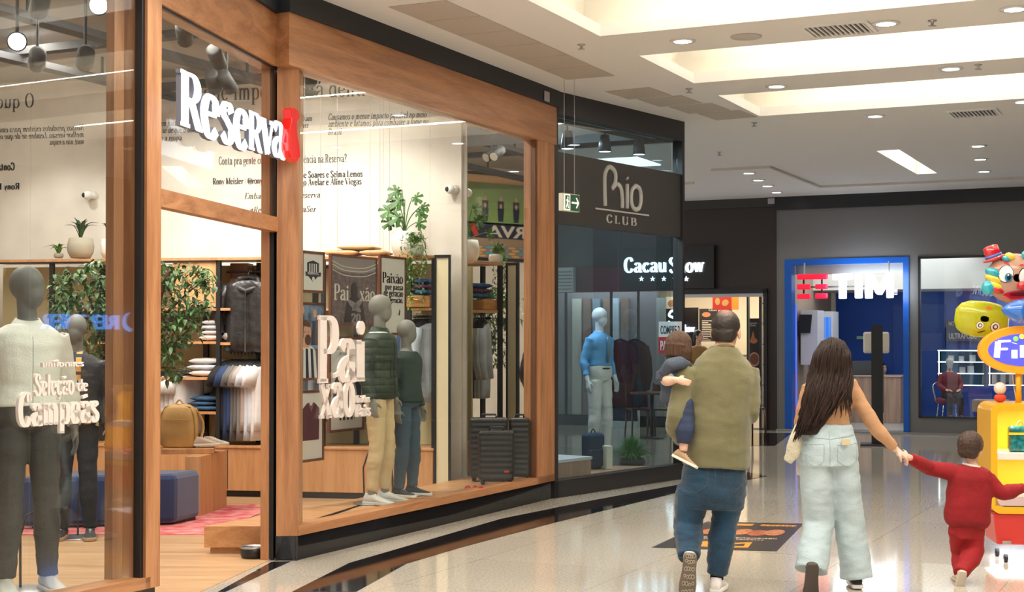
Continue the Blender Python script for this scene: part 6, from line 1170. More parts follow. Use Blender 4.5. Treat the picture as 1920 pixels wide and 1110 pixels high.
# counters, shelves and goods in the chocolate shop
r, w_, h = rectthing('counter', 'white tiled counter inside the chocolate shop', 'counter', 27.2, 1180, 1392, 668, 790, mat('counter_white', (.60, .56, .50), .4), .6, z0=.02); G().box(-.02, w_+.02, -.03, .62, h, h+.04).build('worktop', mat('counter_dark', (.06, .04, .035), .3), r)
ws_ = thing('wall_shelf', 'tall shelf of packets at the right edge of the chocolate shop', 'shelf', PC(26.6).w(PC(26.6).loc(1426, 600)[0], .02), PC(26).rot); 
for k in range(6): G().box(0, .32, 0, .35, .35+k*.38, .37+k*.38).build('shelf', mat('counter_dark', (.06, .04, .035), .3), ws_)
G().box(-.0, .32, .35, .37, 0, 2.4).build('back', brp, ws_)
for k in range(6):
    for m_ in range(2): o = G().box(0, .11, 0, .12, 0, .16+.04*((k+m_) % 3)).build('packet', mat(['packet_red', 'packet_teal', 'packet_pink', 'packet_gold'][(k*2+m_) % 4], [(.5, .05, .04), (.05, .3, .32), (.6, .25, .3), (.6, .38, .1)][(k*2+m_) % 4], .5), None, bevel=.006); q = ws_.location+D*(.03+.14*m_)+U*.05+Z*(.372+k*.38-.0); o.location = q; o.rotation_euler = (0, 0, RT); tg(o, ['red', 'teal', 'pink', 'gold'][(k*2+m_) % 4]+' packet on the tall chocolate shelf, '+['lowest', 'second', 'third', 'fourth', 'fifth', 'top'][k]+' shelf, '+['left', 'right'][m_], 'packet', 'packets on the chocolate shelf')
def chair(label, x, y, Y, rz, m_=None, grp=None):
    q = at(x, y, Y); t = thing('wooden_chair', label, 'chair', (q.x, q.y, .0), rz, grp); m_ = m_ or mat('red_brown_wood', (.14, .045, .02), .4)
    for sx in (-1, 1):
        for sy in (-1, 1): G().tube([(sx*.18, sy*.18, .45), (sx*.20, sy*.21, .0)], [.02, .014], 8).build('leg', m_, t, True)
        G().tube([(sx*.18, .18, .45), (sx*.18, .23, .88)], .016, 8).build('back_post', m_, t, True)
    G().box(-.2, .2, -.2, .2, .44, .47).build('seat', m_, t, bevel=.01); G().box(-.18, .18, .215, .235, .70, .86).build('back_slat', m_, t, bevel=.005); return t
chair('red brown wooden chair at the chocolate shop entrance behind the man', 1404, 638, 24.6, .4); chair('red brown wooden chair seen through the dark shop side glass', 1200, 638, 24.4, .2); chair('second wooden chair seen through the side glass beside a table', 1240, 638, 24.3, -.3)
q = at(1222, 638, 23.9); t = thing('cafe_table', 'small dark cafe table seen through the dark shop side glass', 'table', (q.x, q.y, 0)); G().cyl((0, 0, .72), .35, .03).build('top', brp, t, True); G().cyl((0, 0, .0), .03, .72).build('column', black, t, True); G().cyl((0, 0, .0), .2, .02).build('foot', black, t, True)
r, w_, h = rectthing('louvre_box', 'white louvred box seen high up through the dark shop window at its left', 'vent', 25.2, 1044, 1075, 502, 548, mat('louvre_white', (.6, .62, .64), .5), .12)
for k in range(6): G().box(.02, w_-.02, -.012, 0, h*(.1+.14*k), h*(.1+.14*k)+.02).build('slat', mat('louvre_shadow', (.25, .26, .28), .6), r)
# coats and a lit display beyond the side glass
for i, (x, c, l_) in enumerate(((1163, (.10, .015, .02), 'dark red coat on display beyond the dark shop, left'), (1190, (.09, .03, .02), 'brown coat on display beyond the dark shop, right'), (1172, (.03, .05, .08), 'slate bag and coat on display beyond the dark shop, middle'))):
    garment(.46, 1.1-.3*(i == 2), mat('coat_%d' % i, c, .85), at(x, 640+(60 if i == 2 else 0), 24.7), RT, l_, cat='coat', long_=True, seed=i)
o = G().boxf(25.05, 25.35, dx(1120)+.0, dx(1205), .0, .55).build('display_plinth', mat('pale_plinth', (.55, .60, .62), .5)); tg(o, 'pale plinth under the coats beyond the dark shop', 'plinth')
# people in the background
def bust(label, x, yt, Y, zf, top, hairc, yaw, k=1.0, arms=None, sit=False, glasses=False):
    H = at(x, yt, Y).z-zf; o = thing('person', label, 'person', (at(x, yt, Y).x, Y, zf)); s_ = k; z0 = H-1.75*s_
    P = lambda a, b, c: V((a*s_, b*s_, z0+c*s_)); J = dict(pel=P(0, 0, .92), nek=P(0, 0, 1.46), shL=P(-.17, 0, 1.39), shR=P(.17, 0, 1.39), hipL=P(-.09, 0, .9), hipR=P(.09, 0, .9), elL=P(-.25, -.05, 1.14), wrL=P(-.14, -.28, 1.05), elR=P(.25, -.05, 1.14), wrR=P(.14, -.28, 1.05))
    if sit: J.update(knL=P(-.12, -.42, .92), anL=P(-.12, -.42, .50), knR=P(.12, -.42, .92), anR=P(.12, -.42, .50))
    else: J.update(knL=P(-.1, 0, .50), anL=P(-.1, .02, .09), knR=P(.1, 0, .50), anR=P(.1, .02, .09))
    R = rotm(math.pi+yaw); hc = P(0, -.01, 1.64); hd = [(J['wr'+c], (-.5 if c == 'R' else .5, -.8, 0), (0, 0, 1), (0, 0, -1), dict(k=s_, curl=.4)) for c in 'LR']
    bodymesh(o, J, skin1, s_, R, hc, hands=hd, tk=s_, hk=s_, vox=.009); face_bits(o, hc, R, s_)
    g = G(); torso(g, J, s_, .02, .05, .985); [limb(g, J['sh'+c], J['el'+c], lerp(V(J['el'+c]), V(J['wr'+c]), .9), .066*s_, .055*s_, .042*s_) for c in 'LR']; fuse(g, 'top', top, o, .011, 5, [(8, 8, 16, .005)])
    g = G(); torso(g, J, s_, .012, -.02, .3); [limb(g, J['hip'+c], J['kn'+c], J['an'+c], .095*s_, .07*s_, .055*s_) for c in 'LR']; fuse(g, 'trousers', mat('dark_trousers', (.02, .02, .025), .8), o, .012, 4)
    for c in 'LR': shoe(o, V((J['an'+c].x, J['an'+c].y, J['an'+c].z)), (0, -1, 0), Z, s_, black, black)
    g = G(); g.ell(hc+R @ V((0, -.02*s_, .035*s_)), (.084*s_, .103*s_, .092*s_), R, 18, 12); g.tube([hc+R @ V((0, -.07*s_, 0)), hc+R @ V((0, -.08*s_, -.12*s_))], [.06*s_, .05*s_], 12); h_ = fuse(g, 'hair', hairc, o, .008, 2, [(40, 40, 20, .004)]); cutfront(h_, hc, R, lambda z: .03*s_+max(0, z)*.5)
    if glasses: G().tube([hc+R @ V((sx*.05*s_, .092*s_*(1-abs(sx)*.25), .005)) for sx in (-1, -.5, 0, .5, 1)], .004, 6).build('glasses', black, o, True)
    return o
bust('cashier with dark hair and glasses in the chocolate shop, facing right', 1310, 620, 26.55, .02, mat('mustard_brown_top', (.30, .17, .05), .8), mat('black_hair', (.012, .01, .01), .4), .9, .93, glasses=True)
# ================= phone shop =================
tim = thing('shop_sign', 'hanging sign with three red bars and glowing white letters', 'sign', (0, 0, 0)); pl = PC(25.35); tglow = mat('tim_white_glow', (1, 1, 1), .5, emit=(.82, .9, 1), es=3); rglow = mat('tim_red_glow', (.7, .0, .03), .5, emit=(1, .01, .04), es=.55)
def plbox(pl, x0, x1, yt, yb, nm, m_, par, dep=.08, bev=.02): a0_, a1_ = pl.loc(x0, 600)[0], pl.loc(x1, 600)[0]; z1, z0 = pl.loc((x0+x1)/2, yt)[1], pl.loc((x0+x1)/2, yb)[1]; return G().wall(pl, a0_, a1_, 0, dep, z0, z1).build(nm, m_, par, bevel=bev, seg=3)
for x0, x1, yt, yb in ((1496, 1553, 514, 524), (1496, 1521, 533, 543), (1530, 1553, 533, 542), (1496, 1521, 551, 561), (1530, 1553, 550, 560)): plbox(pl, x0, x1, yt, yb, 'red_bar', rglow, tim)
def plpoly(pl, pts, nm, m_, par, dep=.1): q = [pl.loc(x, y) for x, y in pts]; g = G(); g.prism(q, pl.P, pl.u, Z, -pl.n, dep); return g.build(nm, m_, par, bevel=.015, seg=3)
plpoly(pl, [(1563, 514), (1600, 513), (1600, 524), (1588, 524.5), (1588, 560), (1575, 560.5), (1575, 525), (1563, 525)], 'letter', tglow, tim); plpoly(pl, [(1605, 513), (1618, 512.5), (1618, 559), (1605, 559.5)], 'letter', tglow, tim)
plpoly(pl, [(1624, 512), (1637, 511.5), (1650, 536), (1664, 511), (1676, 510.5), (1676, 558.5), (1664, 559), (1664, 535), (1655, 552), (1645, 552), (1637, 535), (1637, 559.5), (1624, 560)], 'letter', tglow, tim)
for x in (1508, 1666): p_ = pl.pt(x, 515); G().tube([p_+U*.03, V((p_.x, p_.y, 2.95))+U*.03], .015, 6).build('hanging_rod', steel, tim)
plbox(PC(25.40), 1506, 1509, 524, 552, 'link_rod', black, tim, .02, 0); plbox(PC(25.40), 1540, 1543, 522, 552, 'link_rod', black, tim, .02, 0); plbox(PC(25.40), 1510, 1672, 536, 538.5, 'link_rod', black, tim, .02, 0)
area('sign_glow', PC(25.1).pt(1620, 536), 1.3, 14, (.8, .9, 1), rot=(math.pi/2, 0, RT), size2=.5)
r, w_, h = rectthing('reception_desk', 'wood veneer reception desk in the phone shop', 'desk', 28.3, 1590, 1688, 706, 772, wb, .6, z0=.022); G().box(-.02, w_+.02, -.02, .62, h, h+.03).build('desk_top', mat('desk_top_light', (.55, .42, .32), .4), r)
dz = h+.022+.03; o_ = PC(28.45); p_ = o_.w(o_.loc(1618, 600)[0], dz+.002); lp = thing('laptop', 'black laptop open on the reception desk', 'laptop', p_, RT+.25); G().box(-.2, .16, .0, .24, 0, .02).build('keyboard_base', black, lp); G().box(-.2, .16, -.03, -.015, .01, .27, Matrix.Rotation(-.12, 4, 'X')).build('screen', black, lp)
bust('shop clerk in a dark navy T-shirt bent behind the reception desk', 1656, 682, 29.0, .022, mat('navy_tee', (.015, .035, .07), .8), mat('black_hair', (.012, .01, .01), .4), .3, .88, sit=True)
to = thing('totem', 'tall black totem stand on a flat base in front of the phone shop', 'totem', (0, 0, 0)); q = at(1645, 834, 22.3); to.location = (q.x, q.y, 0); to.rotation_euler = (0, 0, RT+.2)
G().box(-.085, .085, -.05, .05, .03, 1.83).build('column', blackm, to, bevel=.004); G().box(.086, .10, -.045, .045, .5, 1.2).build('screen_edge', mat('dark_glass', (.06, .05, .05), .1), to); G().box(-.25, .25, -.22, .22, 0.001, .03).build('base', black, to, bevel=.004)
q = at(1646, 643, 22.6); dp = thing('sanitizer_dispenser', 'cream dispenser box mounted at the back of the black totem', 'dispenser', (q.x, q.y+.08, q.z), RT+.2); G().box(-.20, .19, 0, .14, -.16, .17).build('body', mat('cream_plastic', (.66, .60, .52), .5), dp, bevel=.03, seg=3); G().box(.155, .195, .02, .12, -.09, .11).build('grey_side', mat('grey_plastic', (.3, .32, .35), .4), dp, bevel=.02)
# white display lockers, wall screen, blue light panel
r, w_, h = rectthing('display_cabinet', 'white rounded display cabinet against the left wall of the phone shop', 'cabinet', 26.7, 1501, 1533, 582, 684, mat('gloss_white', (.72, .72, .74), .25), .5)
G().box(w_*.3, w_*.4, .2, .24, -r.location.z+.022, 0).build('leg', steel, r)
r, w_, h = rectthing('display_cabinet', 'white display cabinet with blue lit inside beside the blue wall', 'cabinet', 27.6, 1534, 1561, 584, 672, mat('gloss_white', (.72, .72, .74), .25), .5); shp(r, [rect(w_*.12, w_*.88, h*.05, h*.88)], mat('lit_blue', (.02, .12, .5), .4, emit=(.02, .2, .9), es=.6), 'lit_inside', -.002); shp(r, [rect(w_*.45, w_*.52, h*.05, h*.88), rect(w_*.74, w_*.80, h*.05, h*.88)], mat('pale_strip', (.5, .65, .8), .4), 'strip', -.004); G().box(w_*.3, w_*.4, .2, .24, -r.location.z+.022, 0).build('leg', steel, r)
t = thing('wall_monitor', 'small black monitor on an arm at the white cabinet', 'monitor', PC(26.55).pt(1509, 607), RT+.9); G().box(-.13, .13, -.02, .02, -.17, .17, Matrix.Rotation(.15, 4, 'X')).build('screen', black, t); G().tube([(0, .02, 0), (-.05, .12, .02), (-.12, .16, .02)], .012, 6).build('arm', black, t, True)
r, w_, h = rectthing('light_panel', 'blue and red lit advert panel just inside the phone shop door', 'panel', 26.05, 1486, 1493, 572, 788, mat('lit_panel_blue', (.05, .08, .4), .4, emit=(.10, .16, .9), es=.7), .05); shp(r, [rect(.01, w_-.01, h*(.08+.13*k), h*(.15+.13*k)) for k in range(3)], mat('lit_panel_red', (.4, .02, .06), .4, emit=(.8, .05, .12), es=.5), 'red_block', -.002)
r, w_, h = rectthing('notice', 'pale green notice strip on the blue door', 'notice', 29.5, 1606, 1626, 630, 636, mat('pale_green', (.35, .62, .52), .6), .02)
for i, x in enumerate((1626, 1650, 1678)):
    p_ = PC(27.8).pt(x, 566+i*.4); t = thing('ceiling_spotlight', 'small white spotlight under the phone shop soffit, '+['left', 'middle', 'right'][i], 'spotlight', (p_.x, p_.y, 2.545), RT); G().cyl((0, 0, -.09), .05, .09).build('body', white, t, True); G().cyl((0, 0, -.095), .04, .004).build('lamp_face', lampc, t, True)
# right-hand window: lit cabinets, poster, seated woman, table
def shelfcab(label, x0, x1, yt, yb, ys, grp=None):
    r, w_, h = rectthing('lit_cabinet', label, 'cabinet', 28.6, x0, x1, yt, yb, mat('cab_back', (.10, .30, .50), .5), .03)
    for y in (0, *ys, h-.02): pass
    lum = mat('cabinet_light', (1, 1, 1), .5, emit=(.75, .93, 1), es=3)
    for q_ in (0, .33, .66, .985): G().box(0, w_, -.3, 0, h*q_, h*q_+.02).build('shelf', mat('pale_shelf', (.6, .72, .8), .3), r); G().box(.01, w_-.01, -.302, -.29, h*q_+.003, h*q_+.017).build('light_strip', lum, r)
    for x in (0, w_-.02): G().box(x, x+.02, -.3, 0, 0, h).build('side', black, r); 
    G().box(.02, .035, -.295, -.28, 0, h).build('light_strip', lum, r); return r, w_, h
r, w_, h = shelfcab('lit glass shelf cabinet with phones boxes, left of the sweets kiosk sign', 1762, 1849, 657, 722, ())
wbx = mat('white_box', (.70, .74, .78), .5)
for k, (xx, lv, s_) in enumerate(((.28, 2, .10), (.50, 2, .09), (.74, 2, .11), (.52, 1, .10), (.70, 1, .12))): o = G().box(-s_/2, s_/2, -.05, .05, 0, s_*1.1).build('product_box', wbx, None, bevel=.004); o.location = r.location+D*(w_*xx)-U*.16+Z*(h*(.33*lv)+.022); o.rotation_euler = (0, 0, RT); tg(o, 'small white box on the '+['', 'middle', 'upper'][lv]+' lit shelf, '+['left', 'centre', 'right', 'left', 'right'][k], 'box', 'boxes on the lit shelves')
r, w_, h = shelfcab('lit glass shelf cabinet behind the sweets kiosk pole', 1856, 1945, 657, 722, ())
for k in range(5): o = G().box(-.045, .045, -.04, .04, 0, .20).build('product_box', mat('pale_red_box', (.62, .50, .50), .5), None, bevel=.004); o.location = r.location+D*(w_*(.12+k*.18))-U*.16+Z*(h*.0+.022); o.rotation_euler = (0, 0, RT); tg(o, 'tall pale box on the bottom lit shelf, '+ordi[k]+' from its left end', 'box', 'tall boxes on the right lit cabinet')
r, w_, h = rectthing('poster', 'dark poster with white letters on the blue wall of the phone shop', 'poster', 29.5, 1773, 1838, 599, 640, mat('poster_slate', (.05, .07, .12), .5)); g = G(); sans(g, 'ULTRAPODS', .11, (.06, -.003, h*.12), X, Z, NY, .002, w_*.8, .02); sans(g, 'NOVO', .08, (.06, -.003, h*.72), X, Z, NY, .002, w_*.3, .01); g.build('letters', lt_, r)
o = bust('woman with pale hair and red coat sitting in the phone shop', 1780, 672, 26.9, .022, mat('dark_red_coat', (.20, .03, .04), .8), mat('pale_grey_hair', (.42, .40, .38), .6), 3.0, .82, sit=True)
t = thing('metal_chair', 'metal chair with red seat under the woman in the phone shop', 'chair', (o.location.x, o.location.y, .022)); G().lathe([(.23, .42), (.25, .45), (.25, .50), (.2, .52), (.001, .52)]).build('seat', mat('dark_red_vinyl', (.22, .03, .04), .5), t, True); [G().tube([(sx*.15, sy*.15, .43), (sx*.2, sy*.2, 0)], .014, 6).build('leg', chrome, t, True) for sx in (-1, 1) for sy in (-1, 1)]; G().tube(catmull([(-.22, .1, .45), (-.25, .15, .75), (0, .22, .8), (.25, .15, .75), (.22, .1, .45)], 6), .014, 8).build('back_rail', chrome, t, True)
r, w_, h = rectthing('side_counter', 'low wood veneer table in the phone shop window', 'table', 27.4, 1822, 1885, 750, 772, wb, .5); [G().box(x, x+.06, .2, .26, -r.location.z+.022, 0).build('leg', black, r) for x in (.1, w_-.16)]
for k in range(3): o = G().boxf(28.0+k*.5, 28.12+k*.5, -3.6, -2.2, 2.50, 2.53).build('light_panel', lampc); tg(o, 'cool linear ceiling light in the phone shop, '+['nearest', 'middle', 'farthest'][k]+' of three', 'light', 'linear lights in the phone shop')
# ================= sweets kiosk and balloons =================
KY = 10.5; kq = at(1857, 638, KY); ki = thing('sweets_kiosk', 'yellow and red sweets kiosk with lit shelves and an oval blue sign', 'kiosk', (kq.x, KY, 0), -.12)
yel = mat('kiosk_yellow', (.80, .42, .01), .35, coat=.3); yin = mat('kiosk_inner_yellow', (.85, .58, .04), .4); red = mat('kiosk_red', (.62, .025, .02), .35, coat=.3); kz = lambda y: 1.6+(638-y)/FPX*KY; KW = .85; KD = .5
def rr(x0, x1, z0, z1, r_, n=6):
    out = []
    for cx, cz, a0_ in ((x1-r_, z1-r_, 0), (x0+r_, z1-r_, 90), (x0+r_, z0+r_, 180), (x1-r_, z0+r_, 270)): out += [(cx+r_*math.cos(math.radians(a0_+90*i/n)), cz+r_*math.sin(math.radians(a0_+90*i/n))) for i in range(n+1)]
    return out
zb_, zt_ = kz(963), kz(757)
def ringprism(outer, inner, y0, y1, nm, m_, par):
    n = len(outer); vs = [V((x, y, z)) for y in (y0, y1) for L_ in (outer, inner) for x, z in L_]; fs = []
    for i in range(n): j_ = (i+1) % n; fs += [(i, j_, n+j_, n+i), (2*n+i, 3*n+i, 3*n+j_, 2*n+j_), (i, 2*n+i, 2*n+j_, j_), (n+i, n+j_, 3*n+j_, 3*n+i)]
    return G().add(vs, fs).build(nm, m_, par)
ringprism(rr(0, KW, zb_, zt_, .07), rr(.045, KW-.045, zb_+.05, zt_-.045, .05), 0, KD, 'cabinet_frame', yel, ki); G().box(.02, KW-.02, KD-.03, KD-.005, zb_+.02, zt_-.02).build('cabinet_back', yin, ki)
for z_, nm in ((kz(862), 'shelf'),): G().box(.045, KW-.045, .02, KD-.03, z_, z_+.045).build(nm, mat('white_shelf', (.75, .74, .72), .4), ki)
G().box(.03, KW-.03, .0, KD-.03, kz(948), kz(930)).build('sweets_tray', mat('clear_tray', (.6, .45, .45), .15), ki)
g = G()
g.add([V((x, y, z)) for z, i_ in ((.13, .03), (zb_+.005, .0)) for x, y in ((.02+i_, .02+i_), (KW-.02-i_, .02+i_), (KW-.02-i_, KD-.02-i_), (.02+i_, KD-.02-i_))], [(3, 2, 1, 0), (4, 5, 6, 7), (0, 1, 5, 4), (1, 2, 6, 5), (2, 3, 7, 6), (3, 0, 4, 7)]); g.build('red_base', red, ki, bevel=.015)
for x in (.12, KW-.12):
    for y in (.1, KD-.1): w_o = G(); w_o.tube([(x-.012, y, .03), (x+.012, y, .03)], .03, 16); w_o.build('caster', black, ki, True)
G().box(.08, .14, .012, .02, .14, .165).build('latch', chrome, ki)
for z_ in (zt_-.055, kz(862)-.004):
    for x in (.16, .42, .68): area('shelf_lamp', ki.matrix_world @ V((0, 0, 0)) if False else (Matrix.Translation(ki.location) @ Matrix.Rotation(-.12, 4, 'Z')) @ V((x, .12, z_)), .05, 1.6, (1, .86, .5))
random.seed(8); cnd = G(); 
for k in range(260): cnd.ell((random.uniform(.06, KW-.06), random.uniform(.03, KD-.08), kz(929)+random.uniform(.0, .03)), [random.uniform(.010, .016)]*3, None, 6, 4)
cn_ = bpy.data.materials.new('pink_white_sweets'); cn_.use_nodes = True; nt = cn_.node_tree; b = nt.nodes['Principled BSDF']; L = nt.links.new; ge = nt.nodes.new('ShaderNodeNewGeometry'); cr = nt.nodes.new('ShaderNodeValToRGB'); cr.color_ramp.interpolation = 'CONSTANT'; cr.color_ramp.elements[0].color = (.75, .10, .10, 1); cr.color_ramp.elements[1].color = (.8, .6, .6, 1); cr.color_ramp.elements[1].position = .35; e_ = cr.color_ramp.elements.new(.7); e_.color = (.75, .25, .30, 1); L(ge.outputs['Random Per Island'], cr.inputs[0]); L(cr.outputs[0], b.inputs['Base Color']); b.inputs['Roughness'].default_value = .3
o = cnd.build('sweets', cn_, None, True, fix=False, kind='stuff'); o.location = ki.location; o.rotation_euler = ki.rotation_euler; o['label'] = 'pink, red and white sweets heaped in the kiosk tray'; o['category'] = 'sweets'
kw_ = lambda x, y, z: (Matrix.Translation(ki.location) @ Matrix.Rotation(-.12, 4, 'Z')) @ V((x, y, z))
lb = thing('backpack', 'small teal backpack with a yellow zip on the kiosk shelf', 'backpack', kw_(.235, .14, kz(862)+.046), -.12); G().box(-.085, .09, -.04, .05, 0, .19).build('body', mat('teal_glitter_vinyl', (.01, .13, .16), .25, nz=(30, .6)), lb, bevel=.025, seg=3); G().box(-.088, .092, -.044, -.03, .125, .142).build('yellow_zip', yel, lb); G().tube(catmull([(-.03, 0, .185), (0, 0, .225), (.03, 0, .185)], 5), .007, 6).build('grab_handle', mat('orange_strap', (.8, .3, .1), .5), lb, True)
ky_ = thing('sign_pole', 'x', 'x'); bpy.data.objects.remove(ky_)
G().tube([(.24, .22, zt_), (.24, .22, kz(690))], .022, 12).build('sign_pole', yel, ki, True)
sx_, sz_ = .27, kz(657); 
def ovalsolid(rx_, rz_, y0, dep, nm, m_, par, cx=sx_, cz=sz_): g = G(); g.prism(oval(cx, cz, rx_, rz_, 48), (0, y0, 0), X, Z, NY, dep); return g.build(nm, m_, par, bevel=.006)
sn = ovalsolid(.315, .175, .26, .09, 'sign_surround', mat('kiosk_orange', (.85, .30, .01), .35, emit=(1, .38, .02), es=.25), ki); ovalsolid(.255, .118, .168, .006, 'sign_face', mat('sign_violet_blue', (.05, .05, .55), .4, emit=(.10, .10, .95), es=.7), sn)
kt = mat('sign_letter_white', (1, 1, 1), .4, emit=(1, 1, 1), es=1.3)
for pts in ([(-.185, .06), (-.195, -.055)], [(-.185, .062), (-.10, .066)], [(-.19, .005), (-.12, .008)], [(-.07, .0), (-.07, -.06)], [(-.070, .048), (-.0695, .05)], [(-.01, .035), (-.01, -.055)], [(-.01, .02), (.02, .04), (.05, .025), (.055, -.05)], [(.10, .03), (.10, -.05)], [(.10, .07), (.1005, .07)]): G().tube([(sx_+a, .156, sz_+c) for a, c in pts], .021 if len(pts) < 4 else .019, 12, .4).build('letter', kt, sn, True)
for i, c in enumerate(((.25, .65, .15), (.85, .75, .1), (.95, .45, .2), (.9, .2, .25), (.6, .2, .6))): G().ell((sx_-.06+i*.042, .158, sz_+.082+.022*math.sin(i*.8)), (.019, .008, .019)).build('coloured_dot', mat('dot_%d' % i, c, .4, emit=c, es=.4), sn, True)
for (x, y, s_) in ((.20, .2, .0),): t = thing('toy', 'small round headed toy with a red body standing on top of the kiosk', 'toy', kw_(.11, .22, zt_+.002)); G().ell((0, 0, .03), (.045, .035, .032)).build('body', mat('print_red', (.6, .05, .02), .7), t, True); G().ell((0, 0, .10), (.045, .04, .045)).build('head', mat('toy_cream', (.7, .62, .58), .4), t, True)
for sy in (0, KD): pass
area('kiosk_floor_glow', kw_(KW/2, KD/2, .10), KW*.9, 3.5, (.95, .97, 1), rot=(0, 0, -.12), size2=KD*.9)
# balloons
BQ = 10.75; foil = dict(rough=.16, coat=.6, spec=.8)
def balloon(name, label, x, y, rx_, rz_, dep, m_, yaw=0, rolla=0, n=40, puck=.015, sq=1.0):
    t = thing(name, label, 'balloon', at(x, y, BQ), yaw); t.rotation_euler = (0, rolla, yaw); vs = []; rings = []
    for i in range(1, 20):
        th = math.pi*i/20; rings.append([V((rx_*math.sin(th)*math.copysign(abs(math.cos(a))**sq, math.cos(a))*(1+puck*math.sin(a*14)*abs(math.sin(th))**6), -dep*math.cos(th)*.9, rz_*math.sin(th)*math.copysign(abs(math.sin(a))**sq, math.sin(a))*(1+puck*math.sin(a*14)*abs(math.sin(th))**6))) for a in [2*math.pi*k/n for k in range(n*2)]])
    G().ring(rings).build('foil_body', m_, t, True); return t
def facep(t, rx_, rz_, dep, cx, cz, r1, r2, nm, m_, lift=.004, rot=0): # disc hugging the balloon's front
    pts = [(0, 0)]+[(math.cos(a), math.sin(a)) for a in [2*math.pi*i/24 for i in range(24)]]; vs = []
    for ring_ in (0, .5, 1):
        for i in range(24 if ring_ else 1):
            a = 2*math.pi*i/24; u_, v_ = r1*ring_*math.cos(a), r2*ring_*math.sin(a); x_ = cx+u_*math.cos(rot)-v_*math.sin(rot); z_ = cz+u_*math.sin(rot)+v_*math.cos(rot); q_ = max(0.02, 1-(x_/rx_)**2-(z_/rz_)**2); vs.append(V((x_, -dep*.9*math.sqrt(q_)-lift, z_)))
    fs = [(0, 1+i, 1+(i+1) % 24) for i in range(24)]+[(1+i, 25+i, 25+(i+1) % 24, 1+(i+1) % 24) for i in range(24)]; return G().add(vs, fs).build(nm, m_, t, True)
peach = mat('foil_peach', (.88, .56, .42), **foil); bw_ = mat('foil_white', (.85, .85, .85), **foil); bb = mat('foil_black', (.01, .01, .012), **foil); br_ = mat('foil_red', (.65, .01, .02), **foil); by_ = mat('foil_yellow', (.80, .80, .04), **foil); bt_ = mat('foil_teal', (.02, .42, .55), **foil); bbl = mat('foil_blue', (.02, .16, .62), **foil); byy = mat('foil_gold', (.85, .60, .05), **foil); lbl = mat('foil_pale_blue', (.30, .55, .80), nz=(14, .4), **foil)
a_, b3, c_ = .20, .185, .10; t = balloon('clown_balloon', 'clown face foil balloon with small red hat and coloured curls', 1900, 522, a_, b3, c_, peach, 0, .12)
for cx in (-.085, .055):
    facep(t, a_, b3, c_, cx, .02, .052, .066, 'eye_outline', bb, .003, -.2); facep(t, a_, b3, c_, cx, .02, .047, .060, 'eye_white', bw_, .006, -.2); facep(t, a_, b3, c_, cx+.018, -.005, .026, .032, 'iris', mat('foil_iris', (.02, .2, .4), **foil), .009); facep(t, a_, b3, c_, cx+.02, -.005, .014, .02, 'pupil', bb, .012); facep(t, a_, b3, c_, cx+.013, .012, .006, .007, 'glint', bw_, .014); facep(t, a_, b3, c_, cx-.01, .105, .04, .008, 'eyebrow', br_, .004, -.5 if cx < 0 else .3)
G().ell((.03, -.11, -.055), (.036, .03, .034)).build('nose', br_, t, True); facep(t, a_, b3, c_, .02, -.125, .10, .035, 'mouth', br_, .004, .15); facep(t, a_, b3, c_, .03, -.115, .07, .014, 'mouth_line', mat('foil_darkred', (.2, .0, .01), **foil), .008, .15)
for i, (cx, cz, rx2, rz2, m_) in enumerate(((-.17, .02, .06, .035, bt_), (-.16, -.03, .07, .032, byy), (-.15, -.07, .065, .03, by_), (-.13, -.10, .06, .026, br_), (-.19, -.09, .05, .06, bt_), (.07, .17, .05, .04, bt_), (.13, .16, .05, .035, br_), (-.06, .15, .04, .03, byy), (-.09, .13, .035, .022, bt_))): G().ell((cx, -.05, cz), (rx2, .035, rz2), rotm(0, 0, .3)).build('curl', m_, t, True)
g = G(); M_ = rotm(0, 0, -.45); hc_ = V((-.165, -.03, .125)); g.tube([hc_+M_ @ V((0, 0, 0)), hc_+M_ @ V((0, 0, .09)), hc_+M_ @ V((0, 0, .10))], [.062, .055, .03], 20, .6); g.ell(hc_, (.085, .05, .018), M_); g.build('hat', br_, t, True); G().tube([hc_+M_ @ V((0, 0, .012)), hc_+M_ @ V((0, 0, .03))], .065, 20, .62).build('hat_band', bbl, t, True)
a_, b3, c_ = .20, .135, .085; t = balloon('yellow_balloon', 'yellow green foil balloon with small googly eyes below the clown balloon', 1850, 598, a_, b3, c_, by_, 0, .10, puck=.012, sq=.72); t.location.y += .12; yb_ = t
for cx, r_ in ((-.03, .026), (.085, .034)): facep(t, a_, b3, c_, cx, -.05, r_*1.1, r_*1.1, 'eye_outline', bb, .003); facep(t, a_, b3, c_, cx, -.05, r_, r_, 'eye_white', bw_, .006); facep(t, a_, b3, c_, cx, -.05, r_*.6, r_*.6, 'eye_ring', bb, .009); facep(t, a_, b3, c_, cx, -.05, r_*.35, r_*.35, 'pupil', bw_, .012)
facep(t, a_, b3, c_, -.01, -.095, .03, .004, 'smile', bb, .004, .4); facep(t, a_, b3, c_, .03, .085, .025, .012, 'orange_mark', mat('foil_orange', (.8, .2, .03), **foil), .004)
t = balloon('rocket_balloon', 'blue foil balloon with a pointed dark blue end beside the kiosk sign', 1925, 586, .23, .095, .08, lbl, 0, .05, puck=.01); t.location.y -= .18
g = G(); rings = [[V((x_, r_*.85*math.sin(a), r_*math.cos(a)+.002)) for a in [2*math.pi*k/28 for k in range(28)]] for x_, r_ in ((-.245, .004), (-.22, .035), (-.18, .062), (-.13, .083), (-.10, .0905))]; g.ring(rings).build('dark_nose', bbl, t, True)
